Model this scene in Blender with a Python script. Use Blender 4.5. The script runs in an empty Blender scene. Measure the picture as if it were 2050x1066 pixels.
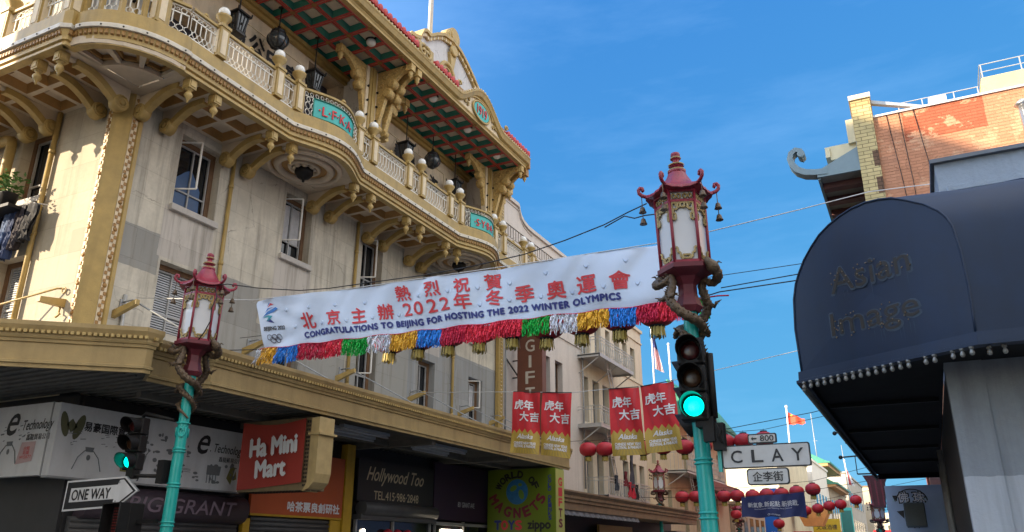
import bpy, bmesh, math, random
from mathutils import Vector, Matrix
from math import sin, cos, pi, radians, sqrt, atan2
random.seed(7)
SC = bpy.context.scene
COL = SC.collection
# ---------------------------------------------------------------- camera, sky, sun, exposure
cam = bpy.data.cameras.new('camera'); camo = bpy.data.objects.new('camera', cam); COL.objects.link(camo)
cam.sensor_width = 36; cam.lens = 1590 / 2050 * 36; cam.clip_end = 3000; cam.clip_start = 0.05
_p, _y, _r = radians(19.8), radians(26.8), radians(0.25)
_fw = Vector((-sin(_y) * cos(_p), cos(_y) * cos(_p), sin(_p)))
_rt = Vector((cos(_y), sin(_y), 0)); _up = _rt.cross(_fw)
_r2 = _rt * cos(_r) + _up * sin(_r); _u2 = _up * cos(_r) - _rt * sin(_r)
camo.matrix_world = Matrix(((_r2.x, _u2.x, -_fw.x, 0), (_r2.y, _u2.y, -_fw.y, 0), (_r2.z, _u2.z, -_fw.z, 1.6), (0, 0, 0, 1)))
SC.camera = camo
SUN_EL = radians(22); SUN_DIR = Vector((-0.715 * cos(SUN_EL), -0.699 * cos(SUN_EL), sin(SUN_EL)))
W = bpy.data.worlds.new('World'); SC.world = W; W.use_nodes = True
nt = W.node_tree; nt.nodes.clear()
sky = nt.nodes.new('ShaderNodeTexSky'); sky.sky_type = 'NISHITA'; sky.sun_disc = False
sky.sun_elevation = SUN_EL; sky.sun_rotation = atan2(SUN_DIR.x, SUN_DIR.y)
sky.air_density = 1.15; sky.dust_density = 0.7; sky.ozone_density = 3.2; sky.altitude = 30
bg = nt.nodes.new('ShaderNodeBackground'); bg.inputs['Strength'].default_value = 0.15
wo = nt.nodes.new('ShaderNodeOutputWorld')
# thin high cloud streaks in the sky dome
tc = nt.nodes.new('ShaderNodeTexCoord'); mp = nt.nodes.new('ShaderNodeMapping'); mp.inputs['Scale'].default_value = (1.1, 2.2, 5.5)
mp.inputs['Rotation'].default_value = (0.25, 0.1, 0.5)
nz = nt.nodes.new('ShaderNodeTexNoise'); nz.inputs['Scale'].default_value = 2.3; nz.inputs['Detail'].default_value = 7; nz.inputs['Roughness'].default_value = 0.62
rp = nt.nodes.new('ShaderNodeValToRGB'); rp.color_ramp.elements[0].position = 0.47; rp.color_ramp.elements[1].position = 0.85
rp.color_ramp.elements[1].color = (0.07, 0.07, 0.07, 1)
mx = nt.nodes.new('ShaderNodeMix'); mx.data_type = 'RGBA'; mx.inputs['B'].default_value = (2.2, 3.2, 4.4, 1)
L = nt.links.new
L(tc.outputs['Generated'], mp.inputs['Vector']); L(mp.outputs[0], nz.inputs['Vector']); L(nz.outputs['Fac'], rp.inputs[0])
hs = nt.nodes.new('ShaderNodeHueSaturation'); hs.inputs['Saturation'].default_value = 1.2; L(sky.outputs[0], hs.inputs['Color'])
# soft shoulder: the bright band low in the sky keeps its blue
vm = nt.nodes.new('ShaderNodeVectorMath'); vm.operation = 'MULTIPLY_ADD'; vm.inputs[1].default_value = (1.3, 0.70, 1.5); vm.inputs[2].default_value = (1, 1, 1); L(hs.outputs[0], vm.inputs[0])
vd = nt.nodes.new('ShaderNodeVectorMath'); vd.operation = 'DIVIDE'; L(hs.outputs[0], vd.inputs[0]); L(vm.outputs[0], vd.inputs[1])
L(rp.outputs[0], mx.inputs['Factor']); tn = nt.nodes.new('ShaderNodeVectorMath'); tn.operation = 'MULTIPLY'; tn.inputs[1].default_value = (0.362, 0.715, 2.2); L(vd.outputs[0], tn.inputs[0])
# hazy brightness of the sky on the sun's own side keeps its full strength
dt = nt.nodes.new('ShaderNodeVectorMath'); dt.operation = 'DOT_PRODUCT'; dt.inputs[1].default_value = SUN_DIR; L(tc.outputs['Generated'], dt.inputs[0])
dr = nt.nodes.new('ShaderNodeMapRange'); dr.interpolation_type = 'SMOOTHSTEP'; dr.inputs['From Min'].default_value = -0.1; dr.inputs['From Max'].default_value = 0.6; L(dt.outputs['Value'], dr.inputs['Value'])
ms = nt.nodes.new('ShaderNodeMix'); ms.data_type = 'RGBA'; L(dr.outputs[0], ms.inputs['Factor']); L(tn.outputs[0], ms.inputs['A']); L(sky.outputs[0], ms.inputs['B'])
# white cloud bank added out of view, east and overhead, as facade fill
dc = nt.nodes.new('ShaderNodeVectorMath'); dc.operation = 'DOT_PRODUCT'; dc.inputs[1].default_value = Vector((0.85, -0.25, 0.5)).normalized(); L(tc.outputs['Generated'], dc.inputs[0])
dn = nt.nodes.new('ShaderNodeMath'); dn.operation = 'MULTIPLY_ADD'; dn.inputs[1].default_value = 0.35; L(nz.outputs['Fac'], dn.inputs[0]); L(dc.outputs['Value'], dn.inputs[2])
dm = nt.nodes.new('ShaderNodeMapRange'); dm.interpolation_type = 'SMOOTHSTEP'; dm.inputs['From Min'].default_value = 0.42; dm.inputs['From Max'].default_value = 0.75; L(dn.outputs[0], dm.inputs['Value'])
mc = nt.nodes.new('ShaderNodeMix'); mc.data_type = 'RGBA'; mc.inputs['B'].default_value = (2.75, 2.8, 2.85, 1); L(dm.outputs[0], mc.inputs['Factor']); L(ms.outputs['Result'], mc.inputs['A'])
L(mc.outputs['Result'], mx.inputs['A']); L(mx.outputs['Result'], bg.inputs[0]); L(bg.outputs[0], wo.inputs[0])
sl = bpy.data.lights.new('sun', 'SUN'); sl.energy = 2.5; sl.angle = radians(0.5); sl.color = (1, 0.82, 0.58)
so = bpy.data.objects.new('sun', sl); COL.objects.link(so); so.rotation_euler = SUN_DIR.to_track_quat('Z', 'Y').to_euler()
SC.view_settings.view_transform = 'Standard'; SC.view_settings.look = 'None'; SC.view_settings.gamma = 1
SC.view_settings.exposure = 2.1
SC.cycles.max_bounces = 8; SC.cycles.diffuse_bounces = 5

# ---------------------------------------------------------------- helpers
V = Vector
class MB:
    """collects faces in world space; build() makes ONE mesh object of them"""
    def __init__(s): s.v = []; s.f = []; s.sm = []
    def face(s, pts, sm=False):
        n = len(s.v); s.v += [tuple(p) for p in pts]; s.f.append(tuple(range(n, n + len(pts)))); s.sm.append(sm)
    def box(s, x0, x1, y0, y1, z0, z1):
        s.obox(V(((x0 + x1) / 2, (y0 + y1) / 2, (z0 + z1) / 2)), V((abs(x1 - x0) / 2, 0, 0)), V((0, abs(y1 - y0) / 2, 0)), V((0, 0, abs(z1 - z0) / 2)))
        return s
    def obox(s, c, a, b, d):
        n = len(s.v); c = V(c)
        for k in range(8):
            s.v.append(tuple(c + a * (1 if k & 1 else -1) + b * (1 if k & 2 else -1) + d * (1 if k & 4 else -1)))
        for q in ((0, 2, 3, 1), (4, 5, 7, 6), (0, 1, 5, 4), (2, 6, 7, 3), (0, 4, 6, 2), (1, 3, 7, 5)):
            s.f.append(tuple(n + i for i in q)); s.sm.append(False)
        return s
    def bar(s, p, q, w, h=None, up=(0, 0, 1)):
        p, q = V(p), V(q); h = h or w; d = q - p
        if d.length < 1e-6: return s
        u = V(up)
        if abs(d.normalized().dot(u)) > 0.98: u = V((0, 1, 0))
        a = d.cross(u).normalized(); b = a.cross(d).normalized()
        return s.obox((p + q) / 2, d / 2, a * w / 2, b * h / 2)
    def prism(s, poly, d, cap=True):
        """poly: list of 3d points (planar), extruded by vector d"""
        n = len(s.v); m = len(poly); d = V(d)
        s.v += [tuple(p) for p in poly] + [tuple(V(p) + d) for p in poly]
        if cap:
            s.f.append(tuple(range(n + m - 1, n - 1, -1))); s.f.append(tuple(range(n + m, n + 2 * m))); s.sm += [False, False]
        for i in range(m):
            j = (i + 1) % m; s.f.append((n + i, n + j, n + m + j, n + m + i)); s.sm.append(False)
        return s
    def tube(s, pts, r, n=6, cap=True, closed=False):
        pts = [V(p) for p in pts]; k = len(pts); R = r if isinstance(r, (list, tuple)) else [r] * k
        base = len(s.v); prev = None
        for i, p in enumerate(pts):
            if closed: t = pts[(i + 1) % k] - pts[i - 1]
            else: t = pts[min(i + 1, k - 1)] - pts[max(i - 1, 0)]
            if t.length < 1e-9: t = V((0, 0, 1))
            t.normalize()
            if prev is None:
                u = V((0, 0, 1)) if abs(t.z) < 0.9 else V((1, 0, 0))
                a = t.cross(u).normalized()
            else:
                a = (prev - t * prev.dot(t))
                a = a.normalized() if a.length > 1e-6 else t.orthogonal().normalized()
            prev = a; b = t.cross(a)
            for j in range(n):
                s.v.append(tuple(p + (a * cos(2 * pi * j / n) + b * sin(2 * pi * j / n)) * R[i]))
        for i in range(k if closed else k - 1):
            for j in range(n):
                i2 = (i + 1) % k
                s.f.append((base + i * n + j, base + i * n + (j + 1) % n, base + i2 * n + (j + 1) % n, base + i2 * n + j)); s.sm.append(True)
        if cap and not closed:
            s.f.append(tuple(base + j for j in range(n - 1, -1, -1))); s.f.append(tuple(base + (k - 1) * n + j for j in range(n))); s.sm += [False, False]
        return s
    def lathe(s, c, prof, n=12, sm=True, ph=0.0, axis=None, star=0.0, cap=True):
        """prof: [(r, z)]; turned about a vertical axis at c, or about the given axis"""
        c = V(c); base = len(s.v); k = len(prof)
        if axis is None: A, B, D = V((1, 0, 0)), V((0, 1, 0)), V((0, 0, 1))
        else:
            D = V(axis).normalized(); A = D.orthogonal().normalized(); B = D.cross(A)
        for r, z in prof:
            for j in range(n):
                t = 2 * pi * j / n + ph; rr = r * (1 + (star if j % 2 else 0))
                s.v.append(tuple(c + A * rr * cos(t) + B * rr * sin(t) + D * z))
        for i in range(k - 1):
            for j in range(n):
                s.f.append((base + i * n + j, base + i * n + (j + 1) % n, base + (i + 1) * n + (j + 1) % n, base + (i + 1) * n + j)); s.sm.append(sm)
        if cap:
            s.f.append(tuple(base + j for j in range(n - 1, -1, -1))); s.f.append(tuple(base + (k - 1) * n + j for j in range(n))); s.sm += [False, False]
        return s
    def ball(s, c, r, n=12, m=8, sq=1.0):
        return s.lathe(c, [(max(r * sin(pi * i / m), 1e-4), -r * sq * cos(pi * i / m)) for i in range(m + 1)], n, cap=False)
    def strip(s, rows, sm=True):
        """rows: list of equally long lists of points"""
        base = len(s.v); m = len(rows[0])
        for r in rows: s.v += [tuple(p) for p in r]
        for i in range(len(rows) - 1):
            for j in range(m - 1):
                a = base + i * m + j; s.f.append((a, a + 1, a + m + 1, a + m)); s.sm.append(sm)
        return s
    def merge(s, o):
        n = len(s.v); s.v += o.v; s.f += [tuple(i + n for i in q) for q in o.f]; s.sm += o.sm
        return s
    def build(s, name, mat, parent=None, recalc=True, bevel=0):
        o0 = wloc(parent) if parent else V((0, 0, 0))
        me = bpy.data.meshes.new(name)
        me.from_pydata([(x - o0.x, y - o0.y, z - o0.z) for x, y, z in s.v], [], s.f)
        me.polygons.foreach_set('use_smooth', s.sm)
        if recalc or bevel:
            b = bmesh.new(); b.from_mesh(me)
            bmesh.ops.recalc_face_normals(b, faces=b.faces)
            if bevel: bmesh.ops.bevel(b, geom=b.edges[:], offset=bevel, segments=1, affect='EDGES', clamp_overlap=True)
            b.to_mesh(me); b.free()
        me.materials.append(mat)
        o = bpy.data.objects.new(name, me); COL.objects.link(o)
        if parent: o.parent = parent
        return o
def wloc(o):
    p = V((0, 0, 0))
    while o: p = p + o.location; o = o.parent
    return p
def tag(o, label, cat, group=None, kind=None):
    if label: o['label'] = label
    if cat: o['category'] = cat
    if group: o['group'] = group
    if kind: o['kind'] = kind
    return o
def thing(name, label, cat, loc=(0, 0, 0), group=None):
    o = bpy.data.objects.new(name, None); COL.objects.link(o); o.location = loc; o.empty_display_size = 0.2
    return tag(o, label, cat, group)
def structure(o): o['kind'] = 'structure'; return o
def copy_tree(o, parent=None):
    c = o.copy(); COL.objects.link(c)
    if parent: c.parent = parent
    for ch in list(o.children): copy_tree(ch, c)
    return c
def dup(o, loc, label, group=None):
    c = copy_tree(o); c.location = loc; c['label'] = label
    if group: c['group'] = group
    return c

# ---------------------------------------------------------------- materials
def mat(name, col, rough=0.6, var=0.12, scale=4.0, metal=0.0, bump=0.0, bscale=None, streak=0.0, spots=None, emit=None, spec=0.5, trans=0.0, coat=0.0):
    m = bpy.data.materials.new(name); m.use_nodes = True; t = m.node_tree; b = t.nodes['Principled BSDF']; lk = t.links.new
    b.inputs['Roughness'].default_value = rough; b.inputs['Metallic'].default_value = metal
    b.inputs['Specular IOR Level'].default_value = spec
    c4 = (*col, 1); b.inputs['Base Color'].default_value = c4
    if trans: b.inputs['Transmission Weight'].default_value = trans
    if coat: b.inputs['Coat Weight'].default_value = coat
    tcn = t.nodes.new('ShaderNodeTexCoord'); last = None
    if var:
        n = t.nodes.new('ShaderNodeTexNoise'); n.inputs['Scale'].default_value = scale; n.inputs['Detail'].default_value = 6; n.inputs['Roughness'].default_value = 0.65
        lk(tcn.outputs['Object'], n.inputs['Vector'])
        r = t.nodes.new('ShaderNodeMapRange'); r.inputs['From Min'].default_value = 0.3; r.inputs['From Max'].default_value = 0.7
        lk(n.outputs['Fac'], r.inputs['Value'])
        x = t.nodes.new('ShaderNodeMix'); x.data_type = 'RGBA'
        x.inputs['A'].default_value = (*[c * (1 - var) for c in col], 1); x.inputs['B'].default_value = (*[min(1, c * (1 + var * 0.7)) for c in col], 1)
        lk(r.outputs[0], x.inputs['Factor']); last = x.outputs['Result']
        rr = t.nodes.new('ShaderNodeMapRange'); rr.inputs['To Min'].default_value = max(0, rough - 0.1); rr.inputs['To Max'].default_value = min(1, rough + 0.1)
        lk(n.outputs['Fac'], rr.inputs['Value']); lk(rr.outputs[0], b.inputs['Roughness'])
    def darken(fac, colr, amount):
        nonlocal last
        x = t.nodes.new('ShaderNodeMix'); x.data_type = 'RGBA'
        if last: lk(last, x.inputs['A'])
        else: x.inputs['A'].default_value = c4
        x.inputs['B'].default_value = (*colr, 1)
        mm = t.nodes.new('ShaderNodeMath'); mm.operation = 'MULTIPLY'; mm.inputs[1].default_value = amount
        lk(fac, mm.inputs[0]); lk(mm.outputs[0], x.inputs['Factor']); last = x.outputs['Result']
    if streak:
        mpn = t.nodes.new('ShaderNodeMapping'); mpn.inputs['Scale'].default_value = (5, 5, 0.35); lk(tcn.outputs['Object'], mpn.inputs['Vector'])
        n2 = t.nodes.new('ShaderNodeTexNoise'); n2.inputs['Scale'].default_value = 1.0; n2.inputs['Detail'].default_value = 5
        lk(mpn.outputs[0], n2.inputs['Vector'])
        r2 = t.nodes.new('ShaderNodeMapRange'); r2.inputs['From Min'].default_value = 0.5; r2.inputs['From Max'].default_value = 0.75
        lk(n2.outputs['Fac'], r2.inputs['Value']); darken(r2.outputs[0], [c * 0.45 for c in col], streak)
    if spots:
        sc_, thr, colr, amt = spots
        n3 = t.nodes.new('ShaderNodeTexNoise'); n3.inputs['Scale'].default_value = sc_; n3.inputs['Detail'].default_value = 8; n3.inputs['Roughness'].default_value = 0.7
        lk(tcn.outputs['Object'], n3.inputs['Vector'])
        r3 = t.nodes.new('ShaderNodeMapRange'); r3.inputs['From Min'].default_value = thr; r3.inputs['From Max'].default_value = thr + 0.04
        lk(n3.outputs['Fac'], r3.inputs['Value']); darken(r3.outputs[0], colr, amt)
    if last: lk(last, b.inputs['Base Color'])
    if bump:
        n4 = t.nodes.new('ShaderNodeTexNoise'); n4.inputs['Scale'].default_value = bscale or scale * 8; n4.inputs['Detail'].default_value = 5
        lk(tcn.outputs['Object'], n4.inputs['Vector'])
        bp = t.nodes.new('ShaderNodeBump'); bp.inputs['Strength'].default_value = bump; bp.inputs['Distance'].default_value = 0.02
        lk(n4.outputs['Fac'], bp.inputs['Height']); lk(bp.outputs[0], b.inputs['Normal'])
    if emit:
        b.inputs['Emission Color'].default_value = (*emit[0], 1); b.inputs['Emission Strength'].default_value = emit[1]
    m['_last'] = 1
    return m
def wall_mat(name, col, grey=None, boxes=(), joint=0.0, course=0.62, length=1.3, var=0.15, streak=0.5, rough=0.8, axis='Y', jcol=0.6, crack=0.0, bump=0.35, peel=()):
    """painted masonry: course joints, rain streaks, repainted patches (boxes: u0,u1,z0,z1,colour), cracks. World space."""
    m = bpy.data.materials.new(name); m.use_nodes = True; t = m.node_tree; b = t.nodes['Principled BSDF']; lk = t.links.new
    b.inputs['Roughness'].default_value = rough; b.inputs['Specular IOR Level'].default_value = 0.25
    g = t.nodes.new('ShaderNodeNewGeometry'); sep = t.nodes.new('ShaderNodeSeparateXYZ'); lk(g.outputs['Position'], sep.inputs[0])
    U = sep.outputs[axis]; Z = sep.outputs['Z']
    def math_(op, a, c):
        n = t.nodes.new('ShaderNodeMath'); n.operation = op
        for i, q in enumerate((a, c)):
            if isinstance(q, (int, float)): n.inputs[i].default_value = q
            else: lk(q, n.inputs[i])
        return n.outputs[0]
    def mixc(A, B, f):
        x = t.nodes.new('ShaderNodeMix'); x.data_type = 'RGBA'
        for k, q in (('A', A), ('B', B)):
            if isinstance(q, tuple): x.inputs[k].default_value = (*q, 1)
            else: lk(q, x.inputs[k])
        lk(f, x.inputs['Factor']); return x.outputs['Result']
    def noise(scale, det=6, sc3=(1, 1, 1), rough_=0.65):
        mpn = t.nodes.new('ShaderNodeMapping'); mpn.inputs['Scale'].default_value = sc3; lk(g.outputs['Position'], mpn.inputs['Vector'])
        n = t.nodes.new('ShaderNodeTexNoise'); n.inputs['Scale'].default_value = scale; n.inputs['Detail'].default_value = det; n.inputs['Roughness'].default_value = rough_
        lk(mpn.outputs[0], n.inputs['Vector']); return n.outputs['Fac']
    def rng(f, a, c):
        r = t.nodes.new('ShaderNodeMapRange'); r.inputs['From Min'].default_value = a; r.inputs['From Max'].default_value = c; lk(f, r.inputs['Value']); return r.outputs[0]
    big = rng(noise(0.9), 0.3, 0.7)
    c = mixc(tuple(q * (1 - var) for q in col), tuple(min(1, q * (1 + var * 0.8)) for q in col), big)
    fine = rng(noise(14, 4), 0.35, 0.7)
    c = mixc(tuple(q * 0.8 for q in col), c, math_('ADD', math_('MULTIPLY', fine, 0.4), 0.6))
    wob = math_('MULTIPLY', math_('SUBTRACT', noise(3, 3), 0.5), 0.06)
    for (u0, u1, z0, z1, pc) in boxes:
        uu = math_('ADD', U, wob); zz = math_('ADD', Z, wob)
        f = math_('MULTIPLY', math_('MULTIPLY', math_('GREATER_THAN', uu, u0), math_('LESS_THAN', uu, u1)), math_('MULTIPLY', math_('GREATER_THAN', zz, z0), math_('LESS_THAN', zz, z1)))
        c = mixc(c, tuple(pc), math_('MULTIPLY', f, 0.85))
    if streak:
        c = mixc(c, tuple(q * f_ for q, f_ in zip(col, (0.34, 0.33, 0.33))), math_('MULTIPLY', rng(noise(1.0, 6, (4.5, 4.5, 0.28)), 0.5, 0.72), streak))
        c = mixc(c, tuple(q * 0.5 for q in col), math_('MULTIPLY', rng(noise(1.0, 8, (1.2, 1.2, 0.8)), 0.55, 0.8), streak * 0.8))
    for (ps_, pt_, pc_, pa_) in peel:
        c = mixc(c, tuple(pc_), math_('MULTIPLY', rng(noise(ps_, 9, (1, 1, 1.3), 0.72), pt_, pt_ + 0.03), pa_))
    h = noise(30, 4)
    if joint:
        cmb = t.nodes.new('ShaderNodeCombineXYZ'); lk(U, cmb.inputs[0]); lk(Z, cmb.inputs[1])
        br = t.nodes.new('ShaderNodeTexBrick'); lk(cmb.outputs[0], br.inputs['Vector'])
        br.inputs['Scale'].default_value = 1; br.inputs['Brick Width'].default_value = length; br.inputs['Row Height'].default_value = course
        br.inputs['Mortar Size'].default_value = joint; br.inputs['Mortar Smooth'].default_value = 0.2
        br.inputs['Color1'].default_value = (1, 1, 1, 1); br.inputs['Color2'].default_value = (0.86, 0.86, 0.86, 1); br.inputs['Mortar'].default_value = (jcol, jcol, jcol, 1)
        ml = t.nodes.new('ShaderNodeMix'); ml.data_type = 'RGBA'; ml.blend_type = 'MULTIPLY'; ml.inputs['Factor'].default_value = 1
        lk(c, ml.inputs['A']); lk(br.outputs['Color'], ml.inputs['B']); c = ml.outputs['Result']
        h = math_('SUBTRACT', math_('MULTIPLY', h, 0.4), br.outputs['Fac'])
    if crack:
        vo = t.nodes.new('ShaderNodeTexVoronoi'); vo.feature = 'DISTANCE_TO_EDGE'; vo.inputs['Scale'].default_value = 0.8
        ad = t.nodes.new('ShaderNodeVectorMath'); ad.operation = 'ADD'; n5 = t.nodes.new('ShaderNodeTexNoise'); n5.inputs['Scale'].default_value = 1.6; n5.inputs['Detail'].default_value = 9; n5.inputs['Roughness'].default_value = 0.75
        lk(g.outputs['Position'], ad.inputs[0]); lk(n5.outputs['Color'], ad.inputs[1]); lk(ad.outputs[0], vo.inputs['Vector'])
        f = math_('MULTIPLY', math_('LESS_THAN', vo.outputs['Distance'], 0.007), math_('MULTIPLY', rng(noise(1.3, 2), 0.5, 0.6), crack))
        c = mixc(c, tuple(q * 0.35 for q in col), f)
    lk(c, b.inputs['Base Color'])
    bp = t.nodes.new('ShaderNodeBump'); bp.inputs['Strength'].default_value = bump; bp.inputs['Distance'].default_value = 0.015
    lk(h, bp.inputs['Height']); lk(bp.outputs[0], b.inputs['Normal'])
    return m

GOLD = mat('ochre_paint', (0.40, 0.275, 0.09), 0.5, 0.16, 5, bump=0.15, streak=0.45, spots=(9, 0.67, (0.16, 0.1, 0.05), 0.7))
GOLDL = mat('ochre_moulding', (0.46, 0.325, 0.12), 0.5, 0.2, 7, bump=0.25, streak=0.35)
GOLDD = mat('dark_ochre_paint', (0.34, 0.185, 0.055), 0.55, 0.2, 5, streak=0.3)  # deeper ochre for coffer sides, fretwork and mouldings
CREAM = mat('cream_paint', (0.70, 0.58, 0.40), 0.6, 0.14, 6, streak=0.35, bump=0.15)
RIMW = mat('off_white_rim_paint', (0.62, 0.57, 0.48), 0.5, 0.12, 6, streak=0.35)
WHITE = mat('white_paint', (0.74, 0.72, 0.68), 0.5, 0.08, 6, streak=0.2)
GREYP = mat('grey_soffit_paint', (0.55, 0.46, 0.35), 0.7, 0.12, 5)
RAILW = mat('white_ironwork', (0.72, 0.70, 0.64), 0.45, 0.08, 9)
ROSE = mat('dusky_rose_paint', (0.54, 0.285, 0.205), 0.55, 0.15, 6)
REDT = mat('red_trim_paint', (0.48, 0.055, 0.05), 0.5, 0.15, 6)
GREENT = mat('green_trim_paint', (0.02, 0.20, 0.15), 0.5, 0.2, 6)
TILE = mat('red_roof_tile', (0.55, 0.05, 0.045), 0.4, 0.3, 9, bump=0.2)
TURQ = mat('turquoise_paint', (0.012, 0.36, 0.32), 0.35, 0.12, 5, streak=0.25, spots=(16, 0.7, (0.03, 0.16, 0.15), 0.7))
TURQS = mat('turquoise_sign_paint', (0.05, 0.44, 0.42), 0.5, 0.12, 6, streak=0.2)
MAROON = mat('maroon_paint', (0.27, 0.022, 0.045), 0.4, 0.2, 9, bump=0.15, streak=0.25)
MAROOND = mat('dark_maroon_paint', (0.12, 0.015, 0.025), 0.5, 0.2, 9)
BRONZE = mat('dull_bronze', (0.125, 0.085, 0.052), 0.45, 0.35, 14, metal=0.35, bump=0.6, bscale=60)
BRASS = mat('old_brass_fret', (0.33, 0.24, 0.10), 0.45, 0.25, 12, metal=0.3)
FROST = mat('frosted_pane', (0.62, 0.63, 0.66), 0.35, 0.05, 3, coat=0.3)
BLACK = mat('black_iron', (0.012, 0.012, 0.014), 0.45, 0.2, 9)
CARVED = mat('carved_ochre_relief', (0.56, 0.39, 0.145), 0.55, 0.35, 16, bump=1.0, bscale=22, spots=(14, 0.56, (0.30, 0.19, 0.06), 0.75))
BLACKP = mat('black_plastic', (0.013, 0.012, 0.012), 0.55, 0.25, 9, spec=0.25)
SMOKE = mat('smoked_glass', (0.05, 0.06, 0.07), 0.08, 0.1, 4, coat=0.5)
OPAL = mat('opal_glass', (0.82, 0.82, 0.80), 0.25, 0.03, 4, coat=0.3)
GLASS = mat('dark_window_glass', (0.012, 0.014, 0.018), 0.06, 0.2, 2, spec=0.8)
BROWN = mat('brown_window_timber', (0.16, 0.085, 0.04), 0.6, 0.25, 6, streak=0.3)
GREYM = mat('grey_metal', (0.30, 0.31, 0.32), 0.5, 0.15, 8, metal=0.2)
GALV = mat('galvanised_rail', (0.46, 0.46, 0.45), 0.45, 0.1, 8, metal=0.4)
WIRE = mat('black_wire', (0.015, 0.015, 0.017), 0.6, 0)
WIREW = mat('pale_wire', (0.55, 0.55, 0.55), 0.5, 0)
REDL = mat('red_lantern_cloth', (0.43, 0.016, 0.03), 0.55, 0.18, 5, bump=0.1)
TASSEL = mat('gold_tassel', (0.42, 0.32, 0.06), 0.5, 0.35, 25)
SIGNW = mat('sign_white', (0.60, 0.61, 0.63), 0.5, 0.08, 3, streak=0.25)
INK = mat('black_lettering', (0.012, 0.012, 0.015), 0.5, 0)
INKN = mat('navy_lettering', (0.018, 0.03, 0.20), 0.55, 0)
INKR = mat('red_lettering', (0.58, 0.035, 0.045), 0.55, 0)
INKW = mat('white_lettering', (0.76, 0.76, 0.78), 0.5, 0)
DARKW = mat('dark_shopfront', (0.03, 0.028, 0.03), 0.6, 0.3, 4, streak=0.3)
CONC = mat('pavement_concrete', (0.30, 0.29, 0.27), 0.85, 0.15, 1.5, bump=0.2)
ASPH = mat('asphalt', (0.055, 0.055, 0.057), 0.9, 0.2, 3, bump=0.3)

# ---------------------------------------------------------------- lettering
def text(body, m, name, parent, mapf, cx, cy, w, h, bold=0.0,  shear=0.0, cut=0, thick=0.0, rot=0.0, spacing=1.0, keep=False):
    """flat letters fitted into a w x h box centred at (cx, cy) of a surface given by mapf(u, v, n)"""
    c = bpy.data.curves.new('letters', 'FONT'); c.body = body; c.size = 1; c.offset = min(bold, 0.0); c.shear = shear; c.resolution_u = 3
    c.extrude = 0; c.space_character = spacing; c.align_x = 'CENTER'; c.space_line = 0.95
    o = bpy.data.objects.new('letters', c); COL.objects.link(o)
    bpy.context.view_layer.update()
    me = bpy.data.meshes.new_from_object(o.evaluated_get(bpy.context.evaluated_depsgraph_get()))
    COL.objects.unlink(o); bpy.data.objects.remove(o); bpy.data.curves.remove(c)
    b = bmesh.new(); b.from_mesh(me); bpy.data.meshes.remove(me)
    xs = [v.co.x for v in b.verts]; ys = [v.co.y for v in b.verts]
    x0, x1, y0, y1 = min(xs), max(xs), min(ys), max(ys); sx = w / max(x1 - x0, 1e-6); sy = h / max(y1 - y0, 1e-6)
    if keep: sx = sy = min(sx, sy)
    for v in b.verts:
        X = (v.co.x - (x0 + x1) / 2) * sx; Y = (v.co.y - (y0 + y1) / 2) * sy
        v.co.x = cx + X * cos(rot) - Y * sin(rot); v.co.y = cy + X * sin(rot) + Y * cos(rot); v.co.z = 0
    if cut:
        k = int(w / cut) + 1
        for i in range(1, k):
            g = b.verts[:] + b.edges[:] + b.faces[:]
            bmesh.ops.bisect_plane(b, geom=g, plane_co=(cx - w / 2 + w * i / k, 0, 0), plane_no=(1, 0, 0))
    if thick:
        r = bmesh.ops.extrude_face_region(b, geom=b.faces[:])
        for e in r['geom']:
            if isinstance(e, bmesh.types.BMVert): e.co.z = thick
    if bold > 0:
        src = b.faces[:]; q = bold * 0.55 * min(h, 1.5 * w)
        if len(body) > 3: q = bold * 0.55 * h
        for i, (dx, dy) in enumerate(((q, 0), (-q, 0), (0, q), (0, -q))):
            r = bmesh.ops.duplicate(b, geom=src)
            for e in r['geom']:
                if isinstance(e, bmesh.types.BMVert): e.co.x += dx; e.co.y += dy; e.co.z += 0.0006 * (i + 1)
    o0 = wloc(parent) if parent else V((0, 0, 0))
    for v in b.verts: v.co = V(mapf(v.co.x, v.co.y, v.co.z + 0.004)) - o0
    bmesh.ops.recalc_face_normals(b, faces=b.faces)
    me = bpy.data.meshes.new(name); b.to_mesh(me); b.free(); me.materials.append(m)
    ob = bpy.data.objects.new(name, me); COL.objects.link(ob)
    if parent: ob.parent = parent
    return ob
def panel(o, U, Vv):
    o, U, Vv = V(o), V(U).normalized(), V(Vv).normalized(); N = U.cross(Vv).normalized()
    return lambda u, v, n=0: o + U * u + Vv * v + N * n
def flat(pf, poly, d=0.0):
    """polygon of (u, v) on a panel, as list of points"""
    return [pf(u, v, d) for u, v in poly]
def wall_holes(mb, ax, c, u0, u1, z0, z1, holes, d, side=1):
    """wall sheet in plane ax=c, with rectangular openings whose reveals go back by d (towards -side)"""
    us = sorted({u0, u1, *[h[0] for h in holes], *[h[1] for h in holes]}); zs = sorted({z0, z1, *[h[2] for h in holes], *[h[3] for h in holes]})
    P = (lambda u, z, k=0: (c - side * k, u, z)) if ax == 'x' else (lambda u, z, k=0: (u, c - side * k, z))
    for i in range(len(us) - 1):
        for j in range(len(zs) - 1):
            um, zm = (us[i] + us[i + 1]) / 2, (zs[j] + zs[j + 1]) / 2
            if any(h[0] < um < h[1] and h[2] < zm < h[3] for h in holes): continue
            mb.face([P(us[i], zs[j]), P(us[i + 1], zs[j]), P(us[i + 1], zs[j + 1]), P(us[i], zs[j + 1])])
    for (a, b, e, f) in holes:
        for q in (((a, e), (a, f)), ((b, e), (b, f)), ((a, e), (b, e)), ((a, f), (b, f))):
            (p0, q0), (p1, q1) = q
            mb.face([P(p0, q0), P(p1, q1), P(p1, q1, d), P(p0, q0, d)])
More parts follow.
